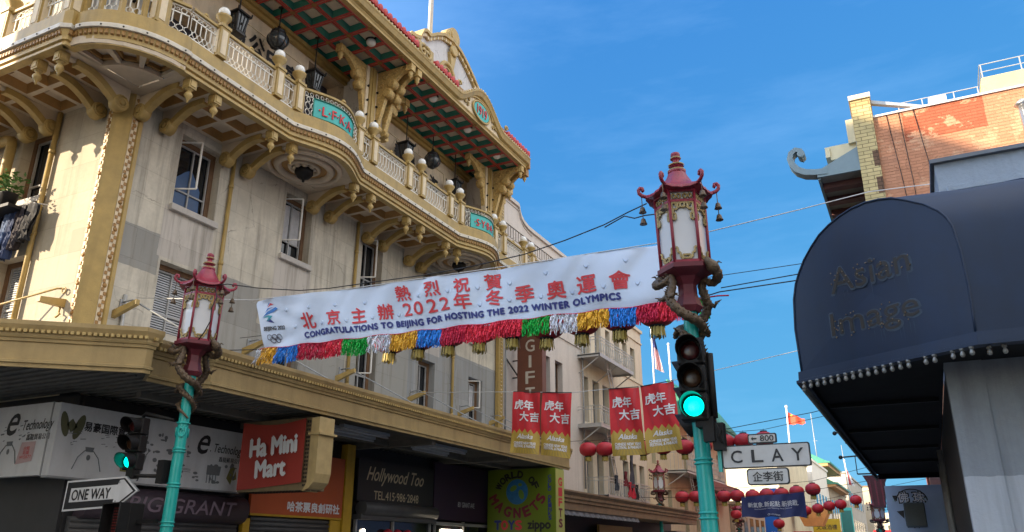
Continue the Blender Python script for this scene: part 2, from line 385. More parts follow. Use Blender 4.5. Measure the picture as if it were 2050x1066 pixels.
# ================================================================ ground
g = MB(); g.box(-400, 400, -400, 900, -0.3, 0.0); structure(g.build('street', ASPH))
g = MB(); g.box(-12.3, -9.2, 5.6, 200, 0.002, 0.14); structure(g.build('pavement', CONC))
g = MB(); g.box(-2.1, 0.3, 5.6, 200, 0.002, 0.14); structure(g.build('pavement', CONC))
g = MB(); g.box(-40, -9.2, 5.5, 8.25, 0.002, 0.136); structure(g.build('pavement', CONC))
g = MB(); g.box(-12.3, -9.2, -30, -3.5, 0.002, 0.14); structure(g.build('pavement', CONC))
# ================================================================ buildings across the side street, behind the viewer (they shade the crossing)
OPW = None
GP = (0.27, 0.27, 0.258); LP = (0.52, 0.48, 0.44)
STUCG = wall_mat('stained_beige_masonry', (0.60, 0.555, 0.465), joint=0.005, course=0.6, length=1.5, streak=0.85, crack=0.6, jcol=0.74, var=0.24,
                 boxes=((8.4, 9.55, 6.45, 7.25, GP), (9.5, 10.75, 6.85, 7.9, LP), (10.5, 10.93, 4.5, 6.95, GP), (11.05, 12.2, 4.5, 6.95, GP), (12.55, 13.75, 6.75, 7.85, LP), (12.2, 15.25, 4.5, 6.2, GP),
                        (15.4, 18.3, 4.5, 6.9, GP), (18.0, 23.4, 4.5, 7.3, (0.27, 0.285, 0.30)), (15.5, 16.8, 6.75, 7.85, LP), (18.4, 19.6, 7.0, 7.85, LP)))
STUCC = wall_mat('sun_dimmed_beige_masonry', (0.50, 0.44, 0.34), joint=0.005, course=0.6, length=1.5, streak=0.3, axis='X', jcol=0.75,  # same building's masonry, colour darkened to offset direct sun on this wall
                 boxes=((-13.1, -12.5, 6.0, 7.05, (0.40, 0.36, 0.28)), (-14.4, -12.6, 5.75, 6.45, (0.42, 0.38, 0.30))))
MARBLE = wall_mat('veined_pale_marble', (0.68, 0.56, 0.41), joint=0.0, streak=0.3, crack=1.0, var=0.22)
MARBLE2 = wall_mat('white_veined_marble', (0.62, 0.62, 0.64), joint=0.0, streak=0.3, crack=1.0, var=0.15)
B = thing('corner_building', 'ornate old corner building with ochre balcony, green coffered eave and stained beige masonry walls', 'building', (-12.3, 8.3, 0))
XW = -12.3; YW = 8.3
UP = (7.95, 9.5); LOW = (5.42, 6.78)
gw = [(9.65, 10.70), (12.69, 13.62), (15.63, 16.53), (18.56, 19.48), (21.4, 22.28)]
gl = [(9.60, 10.62), (12.7, 13.6), (15.70, 16.52), (18.5, 19.38), (21.36, 22.26)]
holes = [(a, b, *UP) for a, b in gw] + [(a, b, *LOW) for a, b in gl]
w = MB(); wall_holes(w, 'x', XW, 8.5, 23.45, 4.0, 10.0, holes, 0.30, 1)
w.face([(XW, 23.45, 0), (-20, 23.45, 0), (-20, 23.45, 13.8), (XW, 23.45, 13.8)])
w.build('wall', STUCG, B, recalc=False)
cw = [(-15.25, -14.27, *UP), (-15.2, -14.32, *LOW), (-18.4, -17.4, *UP), (-18.4, -17.4, *LOW)]
w = MB(); wall_holes(w, 'y', YW, -24, -12.55, 4.0, 10.0, cw, 0.30, -1); w.build('wall', STUCC, B, recalc=False)
w = MB(); dh = [(12.95, 14.22, 10.3, 13.25), (20.3, 20.88, 10.3, 13.0), (8.9, 9.9, 10.3, 12.2)]
wall_holes(w, 'x', XW - 0.003, 8.3, 23.45, 10.0, 13.8, dh, 0.53, 1); w.build('wall', MARBLE, B, recalc=False)
w = MB(); wall_holes(w, 'y', YW + 0.003, -24, -12.3, 10.0, 13.8, [(-16.6, -15.6, 10.3, 12.2)], 0.5, -1); w.build('wall', STUCC, B, recalc=False)
w = MB()
for a, b, e, f in dh: w.box(XW - 0.5, XW - 0.46, a, b, e, f)
w.box(-16.6, -15.6, YW + 0.46, YW + 0.5, 10.3, 12.2); w.build('balcony_door', mat('dark_door_paint', (0.05, 0.05, 0.07), 0.5), B)
w = MB()
for a in (10.35, 12.75, 16.3, 19.45): w.box(XW, XW + 0.02, a, a + 0.025, 11.9, 12.95)
for a, b in ((10.35, 12.775), (16.3, 19.475)):
    w.box(XW, XW + 0.02, a, b, 12.95, 12.975)
w.build('wall_panel_moulding', CREAM, B)
for ch, yy, zz in (('陽', 10.62, 12.52), ('公', 11.22, 12.5), ('中', 11.8, 12.46), ('房', 12.4, 12.4), ('善', 17.0, 12.5), ('邑', 17.62, 12.45), ('方', 18.25, 12.35), ('海', 18.9, 12.3)):
    text(ch, INK, 'character', B, panel((XW, 0, 0), (0, 1, 0), (0, 0, 1)), yy, zz + 0.07, 0.48, 0.48, bold=0.09)
# the solid mass behind
w = MB(); w.box(-24, XW - 0.55, YW + 0.55, 23.4, 0, 13.3); w.build('interior_core', DARKW, B)

CURT = mat('pale_curtain', (0.5, 0.5, 0.52), 0.8, 0.15, 8); BLUEC = mat('blue_bag_plastic', (0.03, 0.085, 0.21), 0.4, 0.25, 3)
SILLM = mat('grey_stone_sill', (0.46, 0.43, 0.40), 0.7, 0.15, 5, streak=0.3)
SASHM = mat('weathered_steel_sash', (0.34, 0.34, 0.34), 0.5, 0.2, 8)
BLIND = mat('white_blind_slats', (0.42, 0.43, 0.45), 0.5, 0.1, 5)
def window(ax, c, u0, u1, z0, z1, side, kind='', parent=B, sill=True, fm=None, fd=0.2):
    P = (lambda u, k, z: (c - side * k, u, z)) if ax == 'x' else (lambda u, k, z: (u, c - side * k, z))
    def bx(mb, a, b, k0, k1, e, f):
        p, q = P(a, k0, e), P(b, k1, f); mb.box(min(p[0], q[0]), max(p[0], q[0]), min(p[1], q[1]), max(p[1], q[1]), e, f)
    f = MB(); t = 0.1
    bx(f, u0, u0 + t, fd, fd + 0.12, z0, z1); bx(f, u1 - t, u1, fd, fd + 0.12, z0, z1)
    bx(f, u0 + t, u1 - t, fd, fd + 0.12, z1 - t, z1); bx(f, u0 + t, u1 - t, fd, fd + 0.12, z0, z0 + 0.05)
    fr = f.build('window', fm or BROWN, parent)
    s = MB(); um = u0 + (u1 - u0) * 0.5; a, b, e, h = u0 + t, u1 - t, z0 + 0.05, z1 - t; q = 0.035
    for x0, x1 in ((a, a + q), (b - q, b), (um - q / 2, um + q / 2)): bx(s, x0, x1, fd + 0.03, fd + 0.07, e, h)
    for y0 in (e, h - q, e + 0.28 * (h - e)): bx(s, a, b, fd + 0.032, fd + 0.068, y0, y0 + q)
    s.build('sash', SASHM, fr)
    p = MB(); p.face([P(a, fd + 0.09, e), P(b, fd + 0.09, e), P(b, fd + 0.09, h), P(a, fd + 0.09, h)]); p.build('pane', GLASS, fr)
    if kind == 'curtain':
        k = MB(); n = 14
        k.strip([[P(a + (b - a) * i / n, fd + 0.075 + 0.012 * sin(i * 1.9), zz) for i in range(n + 1)] for zz in (e + 0.3 * (h - e), h - 0.06)]); k.build('curtain', CURT, fr)
    if kind == 'blind':
        k = MB()
        for i in range(26):
            zz = e + (h - e) * (i + 0.5) / 26; bx(k, a + 0.02, b - 0.02, fd + 0.06, fd + 0.085, zz - 0.016, zz + 0.012)
        k.build('blind', BLIND, fr)
    if kind == 'bag':
        k = MB(); pts = [(a + 0.02, e + 0.03), (b - 0.1, e + 0.02), (b - 0.13, e + 0.6), (um + 0.02, e + 0.98), (um - 0.12, e + 0.88), (a + 0.08, e + 0.66)]
        k.prism([P(u, fd + 0.08, z) for u, z in pts], V(P(0, 0.02, 0)) - V(P(0, 0.035, 0))); k.build('blue_bag', BLUEC, fr)
    if kind in ('bag', 'curtain', 'leaf'):
        l = MB(); z_0, z_1 = e + 0.35, h - 0.02; A = V(P(u0 + 0.08, fd - 0.02, 0)); Bv = V(P(u0 + 0.30, -0.24, 0))
        for (p0, p1) in ((A, A), (Bv, Bv)): l.bar((p0.x, p0.y, z_0), (p0.x, p0.y, z_1), 0.03)
        for zz in (z_0, z_1): l.bar((A.x, A.y, zz), (Bv.x, Bv.y, zz), 0.028)
        l.build('open_casement', WHITE, fr)
    if sill:
        s = MB(); bx(s, u0 - 0.06, u1 + 0.06, -0.09, 0.02, z0 - 0.13, z0); s.build('sill', SILLM, fr, bevel=0.008)
    return fr
for i, (a, b) in enumerate(gw): window('x', XW, a, b, *UP, 1, ('bag', 'curtain', 'leaf', '', 'leaf')[i])
for i, (a, b) in enumerate(gl): window('x', XW, a, b, *LOW, 1, ('blind', '', 'leaf', '', 'curtain')[i], sill=False)
for i, (a, b, e, f) in enumerate(cw): window('y', YW, a, b, e, f, -1, ('', 'blind', '', '')[i], sill=(i % 2 == 0))
# window reveals are the wall's own masonry
# --- corner pilaster
w = MB(); zb, zt = 4.6, 9.72
w.prism([(-12.64, YW, zb), (-12.64, YW - 0.05, zb), (-12.49, YW - 0.05, zb), (-12.47, YW - 0.10, zb), (-12.23, 8.44, zb), (-12.25, 8.45, zb), (-12.25, 8.58, zb), (-12.2, 8.59, zb), (-12.2, 8.66, zb), (-12.3, 8.68, zb), (-12.6, 8.6, zb)], (0, 0, zt - zb))
pil = w.build('corner_pilaster', GOLD, B)
w = MB(); w2 = MB()
w.box(-12.63, -12.505, YW - 0.062, YW - 0.048, zb, zt); w.box(-12.252, -12.236, 8.455, 8.575, zb, zt); w.build('pilaster_strip', CREAM, pil)
z = zb + 0.06; k = 0
while z < zt - 0.05:
    if k % 7 == 3:
        w2.lathe((-12.568, YW - 0.062, z), [(0.045, 0), (0.03, 0.02), (0.001, 0.025)], 10, axis=(0, -1, 0)); w2.lathe((-12.236, 8.515, z), [(0.045, 0), (0.03, 0.02), (0.001, 0.025)], 10, axis=(1, 0, 0))
    else:
        o = 0.025 if k % 2 else -0.025
        w2.box(-12.568 + o - 0.025, -12.568 + o + 0.025, YW - 0.078, YW - 0.06, z - 0.03, z + 0.03); w2.box(-12.238, -12.222, 8.515 + o - 0.025, 8.515 + o + 0.025, z - 0.03, z + 0.03)
    z += 0.075; k += 1
w2.build('pilaster_fretwork', GOLDD, pil)
# --- drainpipes
def pipe(pts, r, name='drainpipe', m=GOLD):
    p = MB(); p.tube(pts, r, 8)
    for i in range(len(pts) - 1):
        a, b = V(pts[i]), V(pts[i + 1]); n = int((b - a).length / 1.5)
        for j in range(n): p.lathe(a.lerp(b, (j + 0.5) / n) - (b - a).normalized() * 0.04, [(r * 1.25, 0), (r * 1.25, 0.08)], 8, axis=b - a)
    return p.build(name, m, B)
for y in (10.98, 15.33, 20.3): pipe([(XW + 0.06, y, 4.55), (XW + 0.06, y, 9.75)], 0.042)
pipe([(-14.17, YW - 0.07, 4.6), (-14.13, YW - 0.07, 9.7)], 0.05)
pipe([(-15.42, YW - 0.16, 6.9), (-15.38, YW - 0.16, 9.25), (-15.42, YW - 0.16, 9.36), (-15.55, YW - 0.16, 9.4), (-18.5, YW - 0.16, 9.35)], 0.10)
w = MB(); w.box(-12.0 - 0.005, -11.96, 0, 0.01, 0, 0.01)
# --- balcony edge path (plan)
PATH = [(-24, 6.78), (-18, 6.78), (-15, 6.78), (-12.02, 6.78), (-11.98, 6.80), (-11.97, 6.92)]
PATH += [(-11.95 + 1.13 * sin(a), 8.22 - 1.30 * cos(a)) for a in [pi / 2 * i / 14 for i in range(1, 14)]]
PATH += [(-10.80, 8.2), (-10.80, 8.24), (-10.82, 8.3)]
def bow(y0, y1): return [(-10.82 + 0.40 * sin(pi * i / 16) ** 1.25, y0 + (y1 - y0) * i / 16) for i in range(17)]
BOW1, BOW2 = (11.02, 13.45), (17.9, 20.33)
PATH += bow(*BOW1) + bow(*BOW2) + [(-10.82, 23.45)]
def offset_path(path, o):
    out = []
    for i, (x, y) in enumerate(path):
        p0 = V(path[max(i - 1, 0)]); p1 = V(path[min(i + 1, len(path) - 1)]); t = (p1 - p0); t.normalize(); out.append((x + t.y * o, y - t.x * o))
    return out
def sweep(mb, path, prof, sm=False):
    """faces split so each band stays crisp"""
    rows = [[(x, y, z) for x, y in offset_path(path, o)] for o, z in prof]
    for i in range(len(rows) - 1): mb.strip([rows[i], rows[i + 1]], sm)
    return mb
def walk(path, step):
    """points at even spacing with outward normal"""
    out = []; d = 0; nxt = step / 2
    for (x0, y0), (x1, y1) in zip(path[:-1], path[1:]):
        l = sqrt((x1 - x0) ** 2 + (y1 - y0) ** 2)
        if l < 1e-9: continue
        while nxt <= d + l:
            q = (nxt - d) / l; out.append((V((x0 + (x1 - x0) * q, y0 + (y1 - y0) * q, 0)), V(((y1 - y0) / l, -(x1 - x0) / l, 0)))); nxt += step
        d += l
    return out
w = MB(); sweep(w, PATH, [(0.09, 10.07), (0.09, 10.34), (0.06, 10.36), (0.06, 10.385), (-0.5, 10.385)])
bal = w.build('balcony', GOLD, B, recalc=False)
w = MB(); sweep(w, PATH, [(-0.12, 9.70), (0.025, 9.70), (0.025, 9.75), (-0.005, 9.765), (-0.005, 9.785), (0.045, 9.80), (0.045, 9.85), (0.05, 9.87), (0.09, 9.985)]); w.build('lower_moulding', GOLDL, bal, recalc=False)
w = MB(); sweep(w, PATH, [(0.09, 9.985), (0.13, 9.985), (0.135, 9.99), (0.135, 10.06), (0.13, 10.072), (0.09, 10.072)]); w.build('white_rim', RIMW, bal, recalc=False)
w = MB()
for p, n in walk(PATH, 0.33):
    if p.x > -16: w.lathe(p + n * 0.134 + V((0, 0, 10.025)), [(0.018, 0), (0.014, 0.012)], 6, axis=n)
w.build('rim_bolts', BLACKP, bal)
w = MB()
for p, n in walk(PATH, 0.085):
    if p.x > -16:
        t = V((-n.y, n.x, 0)); w.obox(p + n * 0.068 + V((0, 0, 9.925)), t * 0.026, n * 0.022 + V((0, 0, 0.01)), V((0, 0, 0.045)))
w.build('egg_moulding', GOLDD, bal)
# soffit with coffers
rib, side_, pan = MB(), MB(), MB(); ZS = 9.72
def coffer(x0, x1, y0, y1, z=ZS, d=0.15, ins=0.085, A=side_, Pn=pan, trim=None, tw=0.03):
    o = [(x0, y0), (x1, y0), (x1, y1), (x0, y1)]; i_ = [(x0 + ins, y0 + ins), (x1 - ins, y0 + ins), (x1 - ins, y1 - ins), (x0 + ins, y1 - ins)]
    for k in range(4):
        j = (k + 1) % 4; A.face([(*o[k], z), (*o[j], z), (*i_[j], z + d), (*i_[k], z + d)])
    Pn.face([(*q, z + d) for q in i_])
    e = ins + 0.05
    if x1 - x0 > 2 * e + 0.1: Pn.box(x0 + e, x1 - e, y0 + e, y1 - e, z + d - 0.03, z + d - 0.002)
    if trim:
        for a, b, c_, d_ in ((x0 - tw, x1 + tw, y0 - tw, y0 + 0.005), (x0 - tw, x1 + tw, y1 - 0.005, y1 + tw), (x0 - tw, x0 + 0.005, y0, y1), (x1 - 0.005, x1 + tw, y0, y1)): trim.box(a, b, c_, d_, z - 0.012, z + 0.03)
def soffit_grid(mb, cells, X0, X1, Y0, Y1, z=ZS):
    xs = sorted({X0, X1, *[c[0] for c in cells], *[c[1] for c in cells]}); ys = sorted({Y0, Y1, *[c[2] for c in cells], *[c[3] for c in cells]})
    for i in range(len(xs) - 1):
        for j in range(len(ys) - 1):
            xm, ym = (xs[i] + xs[i + 1]) / 2, (ys[j] + ys[j + 1]) / 2
            if any(c[0] < xm < c[1] and c[2] < ym < c[3] for c in cells): continue
            mb.face([(xs[i], ys[j], z), (xs[i + 1], ys[j], z), (xs[i + 1], ys[j + 1], z), (xs[i], ys[j + 1], z)])
def cells2(a, b, n, swap=False, x0=-12.2, x1=-10.95):
    """two rows deep, n along"""
    out = []; xm = (x0 + x1) / 2
    for k in range(n):
        u0 = a + (b - a) * k / n + 0.05; u1 = a + (b - a) * (k + 1) / n - 0.05
        for (p, q) in ((x0, xm - 0.05), (xm + 0.05, x1)): out.append((p, q, u0, u1))
    return out
pairs = [(8.55, 9.15), (10.68, 11.28), (13.42, 14.08), (15.61, 16.27), (17.56, 18.18), (20.32, 20.96), (22.5, 23.15)]
cl = []
for (a, b) in pairs: cl += cells2(a + 0.08, b - 0.08, 1)
for k in (0, 2, 3, 5): cl += cells2(pairs[k][1] + 0.1, pairs[k + 1][0] - 0.1, 2)
soffit_grid(rib, cl, -12.3, -10.82, 8.3, 23.45)
for c in cl: coffer(*c)
cpairs = [(-12.25, -12.85), (-14.25, -14.9), (-16.4, -17.05)]; cc = []
for (a, b) in cpairs: cc += [(x0, x1, y0, y1) for (y0, y1, x0, x1) in cells2(b + 0.08, a - 0.08, 1, x0=6.92, x1=8.2)]
for a, b in ((-14.15, -12.95), (-16.3, -15.0), (-19, -17.2)): cc += [(x0, x1, y0, y1) for (y0, y1, x0, x1) in cells2(a, b, 2, x0=6.92, x1=8.2)]
soffit_grid(rib, cc, -24, -12.0, 6.78, 8.3)
for c in cc: coffer(*c)
# corner fan and bows
FQ = lambda r, a, z: V((-12.0 + 1.18 * r * sin(a), 8.27 - 1.36 * r * cos(a), z))
ZR = ZS + 0.15
pan.face([FQ(0.0, 0, ZR)] + [FQ(1.03, pi / 2 * i_ / 14, ZR) for i_ in range(15)])
def fan_band(mb, r0, r1, a0, a1, z0, z1, n=8):
    A_ = [a0 + (a1 - a0) * i_ / n for i_ in range(n + 1)]
    mb.strip([[FQ(r0, a, z1) for a in A_], [FQ(r0, a, z0) for a in A_], [FQ(r1, a, z0) for a in A_], [FQ(r1, a, z1) for a in A_]], False)
    for a in (a0, a1): mb.face([FQ(r0, a, z0), FQ(r1, a, z0), FQ(r1, a, z1), FQ(r0, a, z1)])
fan_band(rib, 0.90, 1.04, 0.0, pi / 2, ZS, ZR); fan_band(rib, 0.0, 0.50, 0.0, pi / 2, ZS + 0.005, ZR); fan_band(rib, 0.50, 0.57, 0.0, pi / 2, ZS - 0.03, ZR)
for a in (0.02, 0.54, 1.03, 1.55):
    fan_band(rib, 0.57, 0.90, a - 0.05, a + 0.05, ZS, ZR, 2); fan_band(side_, 0.57, 0.90, a - 0.11, a + 0.11, ZS + 0.07, ZR - 0.002, 2)
fan_band(side_, 0.85, 0.90, 0.0, pi / 2, ZS + 0.07, ZR - 0.003); fan_band(side_, 0.57, 0.62, 0.0, pi / 2, ZS + 0.07, ZR - 0.003)
for (y0, y1) in (BOW1, BOW2): rib.face([(-10.82, y0, ZS), *[(x, y, ZS) for x, y in bow(y0, y1)[1:-1]], (-10.82, y1, ZS)])
rosd = MB()
for (y0, y1) in (BOW1, BOW2):
    ros = MB()
    yc = (y0 + y1) / 2; xc = -11.42
    for r, t in ((0.74, 0.06), (0.55, 0.09), (0.3, 0.05)):
        ros.tube([(xc + r * cos(a), yc + r * 1.15 * sin(a), ZS - 0.02) for a in [2 * pi * i / 32 for i in range(32)]], t, 6, closed=True)
    for r0, r1 in ((0.68, 0.6), (0.48, 0.34)): 
        for i in range(32):
            a, b = 2 * pi * i / 32, 2 * pi * (i + 1) / 32
            rosd.face([(xc + r0 * cos(a), yc + r0 * 1.15 * sin(a), ZS - 0.01), (xc + r0 * cos(b), yc + r0 * 1.15 * sin(b), ZS - 0.01), (xc + r1 * cos(b), yc + r1 * 1.15 * sin(b), ZS - 0.012), (xc + r1 * cos(a), yc + r1 * 1.15 * sin(a), ZS - 0.012)])
    for i in range(8):
        a = 2 * pi * i / 8; ros.ball((xc + 0.2 * cos(a), yc + 0.2 * sin(a), ZS - 0.03), 0.08, 8, 5, 0.7)
    for sx, sy in ((-1, -1), (-1, 1)):
        cx_, cy_ = xc + sx * 0.62, yc + sy * 0.82; pan.box(cx_ - 0.12, cx_ + 0.12, cy_ - 0.16, cy_ + 0.16, ZS - 0.03, ZS - 0.003)
    ros.build('rosette', GREYP, bal)
    l = MB(); l.lathe((xc, yc, ZS), [(0.1, -0.02), (0.2, -0.06), (0.21, -0.16), (0.13, -0.26), (0.03, -0.3), (0.03, -0.36), (0.001, -0.37)][::-1], 14); l.build('soffit_lamp', BLACKP, bal)
rosd.build('rosette_ring', GOLDD, bal)
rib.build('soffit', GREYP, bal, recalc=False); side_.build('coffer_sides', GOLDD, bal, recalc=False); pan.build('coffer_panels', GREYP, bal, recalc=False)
# brackets
def bracket(base, out, al):
    """scrolled balcony bracket: base = wall point under the soffit, out = outward, al = along the wall"""
    base, out, al = V(base), V(out), V(al); up = V((0, 0, 1))
    P = lambda o, z, a=0: base + out * o + up * z + al * a
    prof = [(0.0, 0.0), (1.30, 0.0), (1.30, -0.13), (1.12, -0.13)]
    prof += [(1.12 - 0.88 * t, -0.13 - 0.32 * (t ** 1.6) + 0.05 * sin(pi * t)) for t in [i / 10 for i in range(1, 11)]]
    prof += [(0.0, -0.45)]
    arm = prof[3:-1]; m = MB()
    upper = [(o, min(z + 0.13 + 0.02 * k / len(arm), -0.005)) for k, (o, z) in enumerate(arm)]
    m.prism([P(o, z, -0.07) for o, z in arm + upper[::-1]], al * 0.14)
    wb = MB(); wb.prism([P(o, z, -0.035) for o, z in [(0.0, -0.002), (1.28, -0.002)] + [(o, z + 0.06) for o, z in arm] + [(0.0, -0.40)]], al * 0.07)
    m.lathe(P(0.17, -0.37, -0.10), [(0.13, 0), (0.155, 0.01), (0.155, 0.19), (0.13, 0.20)], 16, axis=al)
    m.lathe(P(0.17, -0.37, -0.12), [(0.045, 0), (0.06, 0.02)], 10, axis=al); m.lathe(P(0.17, -0.37, 0.10), [(0.06, 0), (0.045, 0.02)], 10, axis=al)
    for s in (-0.095, 0.095):
        m.tube([P(0.17 + (0.05 + 0.08 * k / 14) * cos(k * 0.6), -0.37 + (0.05 + 0.08 * k / 14) * sin(k * 0.6), s * 1.08) for k in range(15)], 0.015, 5)
    m.obox(P(1.36, -0.1), out * 0.09, al * 0.085, up * 0.10)
    b = m.build('bracket', GOLD, B); wb.build('web_plate', GREYP, b)
    n = MB(); n.obox(P(1.455, -0.1), out * 0.008, al * 0.055, up * 0.065); n.obox(P(1.36, -0.1), out * 0.06, al * 0.093, up * 0.065)
    n.lathe(P(1.36, -0.48), [(0.001, 0), (0.018, 0.02), (0.025, 0.07), (0.06, 0.11), (0.08, 0.16), (0.06, 0.205), (0.035, 0.22), (0.04, 0.24), (0.06, 0.26), (0.075, 0.28)], 10)
    n.build('pendant', GOLDL, b)
for a, b in pairs:
    for y in (a, b): bracket((XW, y, ZS), (1, 0, 0), (0, 1, 0))
for a, b in cpairs:
    for x in (a, b): bracket((x, YW, ZS), (0, -1, 0), (1, 0, 0))
# railing
RZ0, RZ1 = 10.39, 11.0
def post(x, y, globe=True, r=0.11):
    m = MB(); m.box(x - r, x + r, y - r, y + r, RZ0, RZ1 + 0.05); m.box(x - r - 0.02, x + r + 0.02, y - r - 0.02, y + r + 0.02, RZ1 + 0.03, RZ1 + 0.09)
    m.lathe((x, y, RZ1 + 0.09), [(0.11, 0), (0.07, 0.05), (0.07, 0.09), (0.15, 0.2), (0.155, 0.24), (0.11, 0.25)], 12)
    p = m.build('rail_post', GOLD, B)
    n = MB()
    for d in (-1, 1):
        n.box(x - 0.065, x + 0.065, y + d * (r + 0.002) - 0.006, y + d * (r + 0.002) + 0.006, RZ0 + 0.06, RZ1 - 0.03); n.box(x + d * (r + 0.002) - 0.006, x + d * (r + 0.002) + 0.006, y - 0.065, y + 0.065, RZ0 + 0.06, RZ1 - 0.03)
    n.build('post_panel', CREAM, p)
    if globe: q = MB(); q.ball((x, y, RZ1 + 0.425), 0.115, 16, 10); q.build('globe', OPAL, p)
PX = -10.80
posts = [8.95, 10.5, 11.12, 13.24, 13.82, 15.34, 15.98, 17.42, 18.02, 20.1, 20.7, 22.2, 22.8]
for y in posts: post(PX, y)
for x, gl_ in ((-12.1, False), (-13.0, False), (-14.0, False), (-14.9, False)): post(x, 6.85, gl_)
post(-10.98, 7.7, True)
def lattice(A, Bp, name='railing_panel'):
    """ogee lattice ironwork between two plan points, scroll band on top, gold rail over it"""
    A, Bp = V((*A, 0)), V((*Bp, 0)); d = Bp - A; L_ = d.length; u = d / L_; m = MB(); P = lambda s, z: A + u * s + V((0, 0, z))
    h0, h1 = RZ0 + 0.03, RZ1 - 0.17; n = max(3, int(L_ / 0.115)); st = L_ / n
    for k in range(n):
        for sgn in (-1, 1):
            pts = []
            for zf, o in ((0, 0.5), (0.1, 0.42), (0.2, 0.08), (0.34, 0.08), (0.42, 0.46), (1.0, 0.46)): pts.append(P(st * (k + 0.5 + sgn * o), h0 + (h1 - h0) * zf))
            m.tube(pts, 0.0095, 4, cap=False)
    for z in (h0, h1, RZ1 - 0.03): m.bar(P(0, z), P(L_, z), 0.022)
    nb = max(2, int(L_ / 0.15)); sb = L_ / nb
    for k in range(nb):
        c = P(sb * (k + 0.5), RZ1 - 0.10); m.tube([c + u * 0.055 * cos(2 * pi * i / 8) + V((0, 0, 0.055 * sin(2 * pi * i / 8))) for i in range(8)], 0.009, 4, closed=True)
        c = P(sb * k, RZ1 - 0.10); m.tube([c + u * 0.03 * cos(2 * pi * i / 6) + V((0, 0, 0.03 * sin(2 * pi * i / 6))) for i in range(6)], 0.008, 4, closed=True)
    o = m.build(name, RAILW, B)
    r = MB(); r.bar(P(0, RZ1 + 0.015), P(L_, RZ1 + 0.015), 0.11, 0.05); r.bar(P(0, RZ1 + 0.045), P(L_, RZ1 + 0.045), 0.07, 0.03); r.lathe(P(L_ / 2, RZ1 + 0.05), [(0.05, 0), (0.06, 0.03), (0.02, 0.08), (0.001, 0.09)], 8); r.build('handrail', GOLD, o)
ends = [8.3] + posts
for i in range(len(posts) - 1):
    a, b = posts[i], posts[i + 1]
    if (a, b) in ((11.12, 13.24), (18.02, 20.1)): continue
    lattice((PX, a + 0.11), (PX, b - 0.11))
lattice((PX, 22.91), (PX, 23.4)); lattice((PX, 8.25), (PX, 8.84)); lattice((-10.97, 7.8), (PX, 8.2))
for x0, x1 in ((-13.9, -13.1), (-14.8, -14.1), (-17.5, -15.0), (-12.9, -12.2)): lattice((x0, 6.85), (x1, 6.85))
# corner glazed curve
cp = [(-11.95 + 1.06 * sin(a), 8.22 - 1.22 * cos(a)) for a in [pi / 2 * i / 5 for i in range(0, 5)]]
for i in range(4): lattice(cp[i], cp[i + 1])
lm = MB()
for i in range(5): lm.box(cp[i][0] - 0.04, cp[i][0] + 0.04, cp[i][1] - 0.04, cp[i][1] + 0.04, RZ0, RZ1)
lm.build('rail_mullions', GOLD, B)
# white sheeting behind the corner railing
w = MB(); w.strip([[(x - 0.12, y + 0.1, z) for x, y in cp] for z in (RZ0, RZ1 + 0.5)]); w.build('corner_screen', SIGNW, B)
# curved name plates over the bows
def nameplate(y0, y1, word, span):
    N = 24; pth = [(PX + 0.02 + 0.36 * sin(pi * i / N) ** 1.2, y0 + (y1 - y0) * i / N) for i in range(N + 1)]
    def at(s, z, n=0):
        f = min(max(s, 0), 1) * N; i = min(int(f), N - 1); q = f - i; x = pth[i][0] + (pth[i + 1][0] - pth[i][0]) * q; y = pth[i][1] + (pth[i + 1][1] - pth[i][1]) * q
        return V((x + n, y, z))
    s0, s1 = 0.13, 0.80; zt = 10.87
    m = MB(); S = [s0 + (s1 - s0) * i / 16 for i in range(17)]
    m.strip([[at(s, 10.41, 0.02) for s in S], [at(s, zt, 0.02) for s in S]], True); m.strip([[at(s, zt, 0.02) for s in S], [at(s, zt, -0.03) for s in S]], False)
    pl = m.build('name_plate', TURQS, B, recalc=False)
    f = MB()
    for z in (10.42, zt): f.tube([at(s, z, 0.03) for s in S], 0.016, 5)
    for s in (s0, s1): f.tube([at(s, 10.41, 0.03), at(s, zt, 0.03)], 0.016, 5)
    f.build('plate_frame', GREENT, pl)
    W_ = y1 - y0
    text(word, INKR, 'lettering', pl, lambda u, v, n: at(u / W_, v, 0.03 + n), W_ * (0.02 + (s0 + s1) / 2 - (0.04 if span > 0.5 else 0.07)), 10.62, W_ * span, 0.22, bold=0.012, cut=0.08, thick=0.012)
    g_ = MB()
    for s in [i / 18 for i in range(19)]:
        c = at(s, 10.94, 0.01)
        if 0.02 < s < 0.98: g_.tube([c + V((0, 0.05 * cos(2 * pi * i / 8), 0.045 * sin(2 * pi * i / 8))) for i in range(8)], 0.01, 4, closed=True)
    for s_ in (0.08, 0.14, 0.88, 0.94):
        for z, r in ((10.5, 0.07), (10.66, 0.08), (10.81, 0.055)): g_.tube([at(s_, z, 0.01) + V((0, r * cos(2 * pi * i / 9), r * sin(2 * pi * i / 9))) for i in range(9)], 0.012, 4, closed=True)
    g_.tube([at(i / 24, 10.88, 0.01) for i in range(25)], 0.012, 4); g_.tube([at(i / 24, 10.42, 0.01) for i in range(25)], 0.012, 4)
    g_.build('scrollwork', RAILW, pl)
    r = MB()
    rows = [[at(i / 24, z, n) for i in range(25)] for n, z in ((-0.05, 11.0), (0.06, 11.0), (0.06, 11.05), (0.02, 11.075), (-0.05, 11.075))]
    for i in range(4): r.strip([rows[i], rows[i + 1]], False)
    r.lathe(at(0.5, 11.07), [(0.06, 0), (0.07, 0.03), (0.02, 0.1), (0.001, 0.11)], 8); r.build('handrail', GOLD, pl)
nameplate(11.22, 13.14, '·L·F·K·A·', 0.52); nameplate(18.12, 20.0, '·S·Y·B·A·', 0.44)
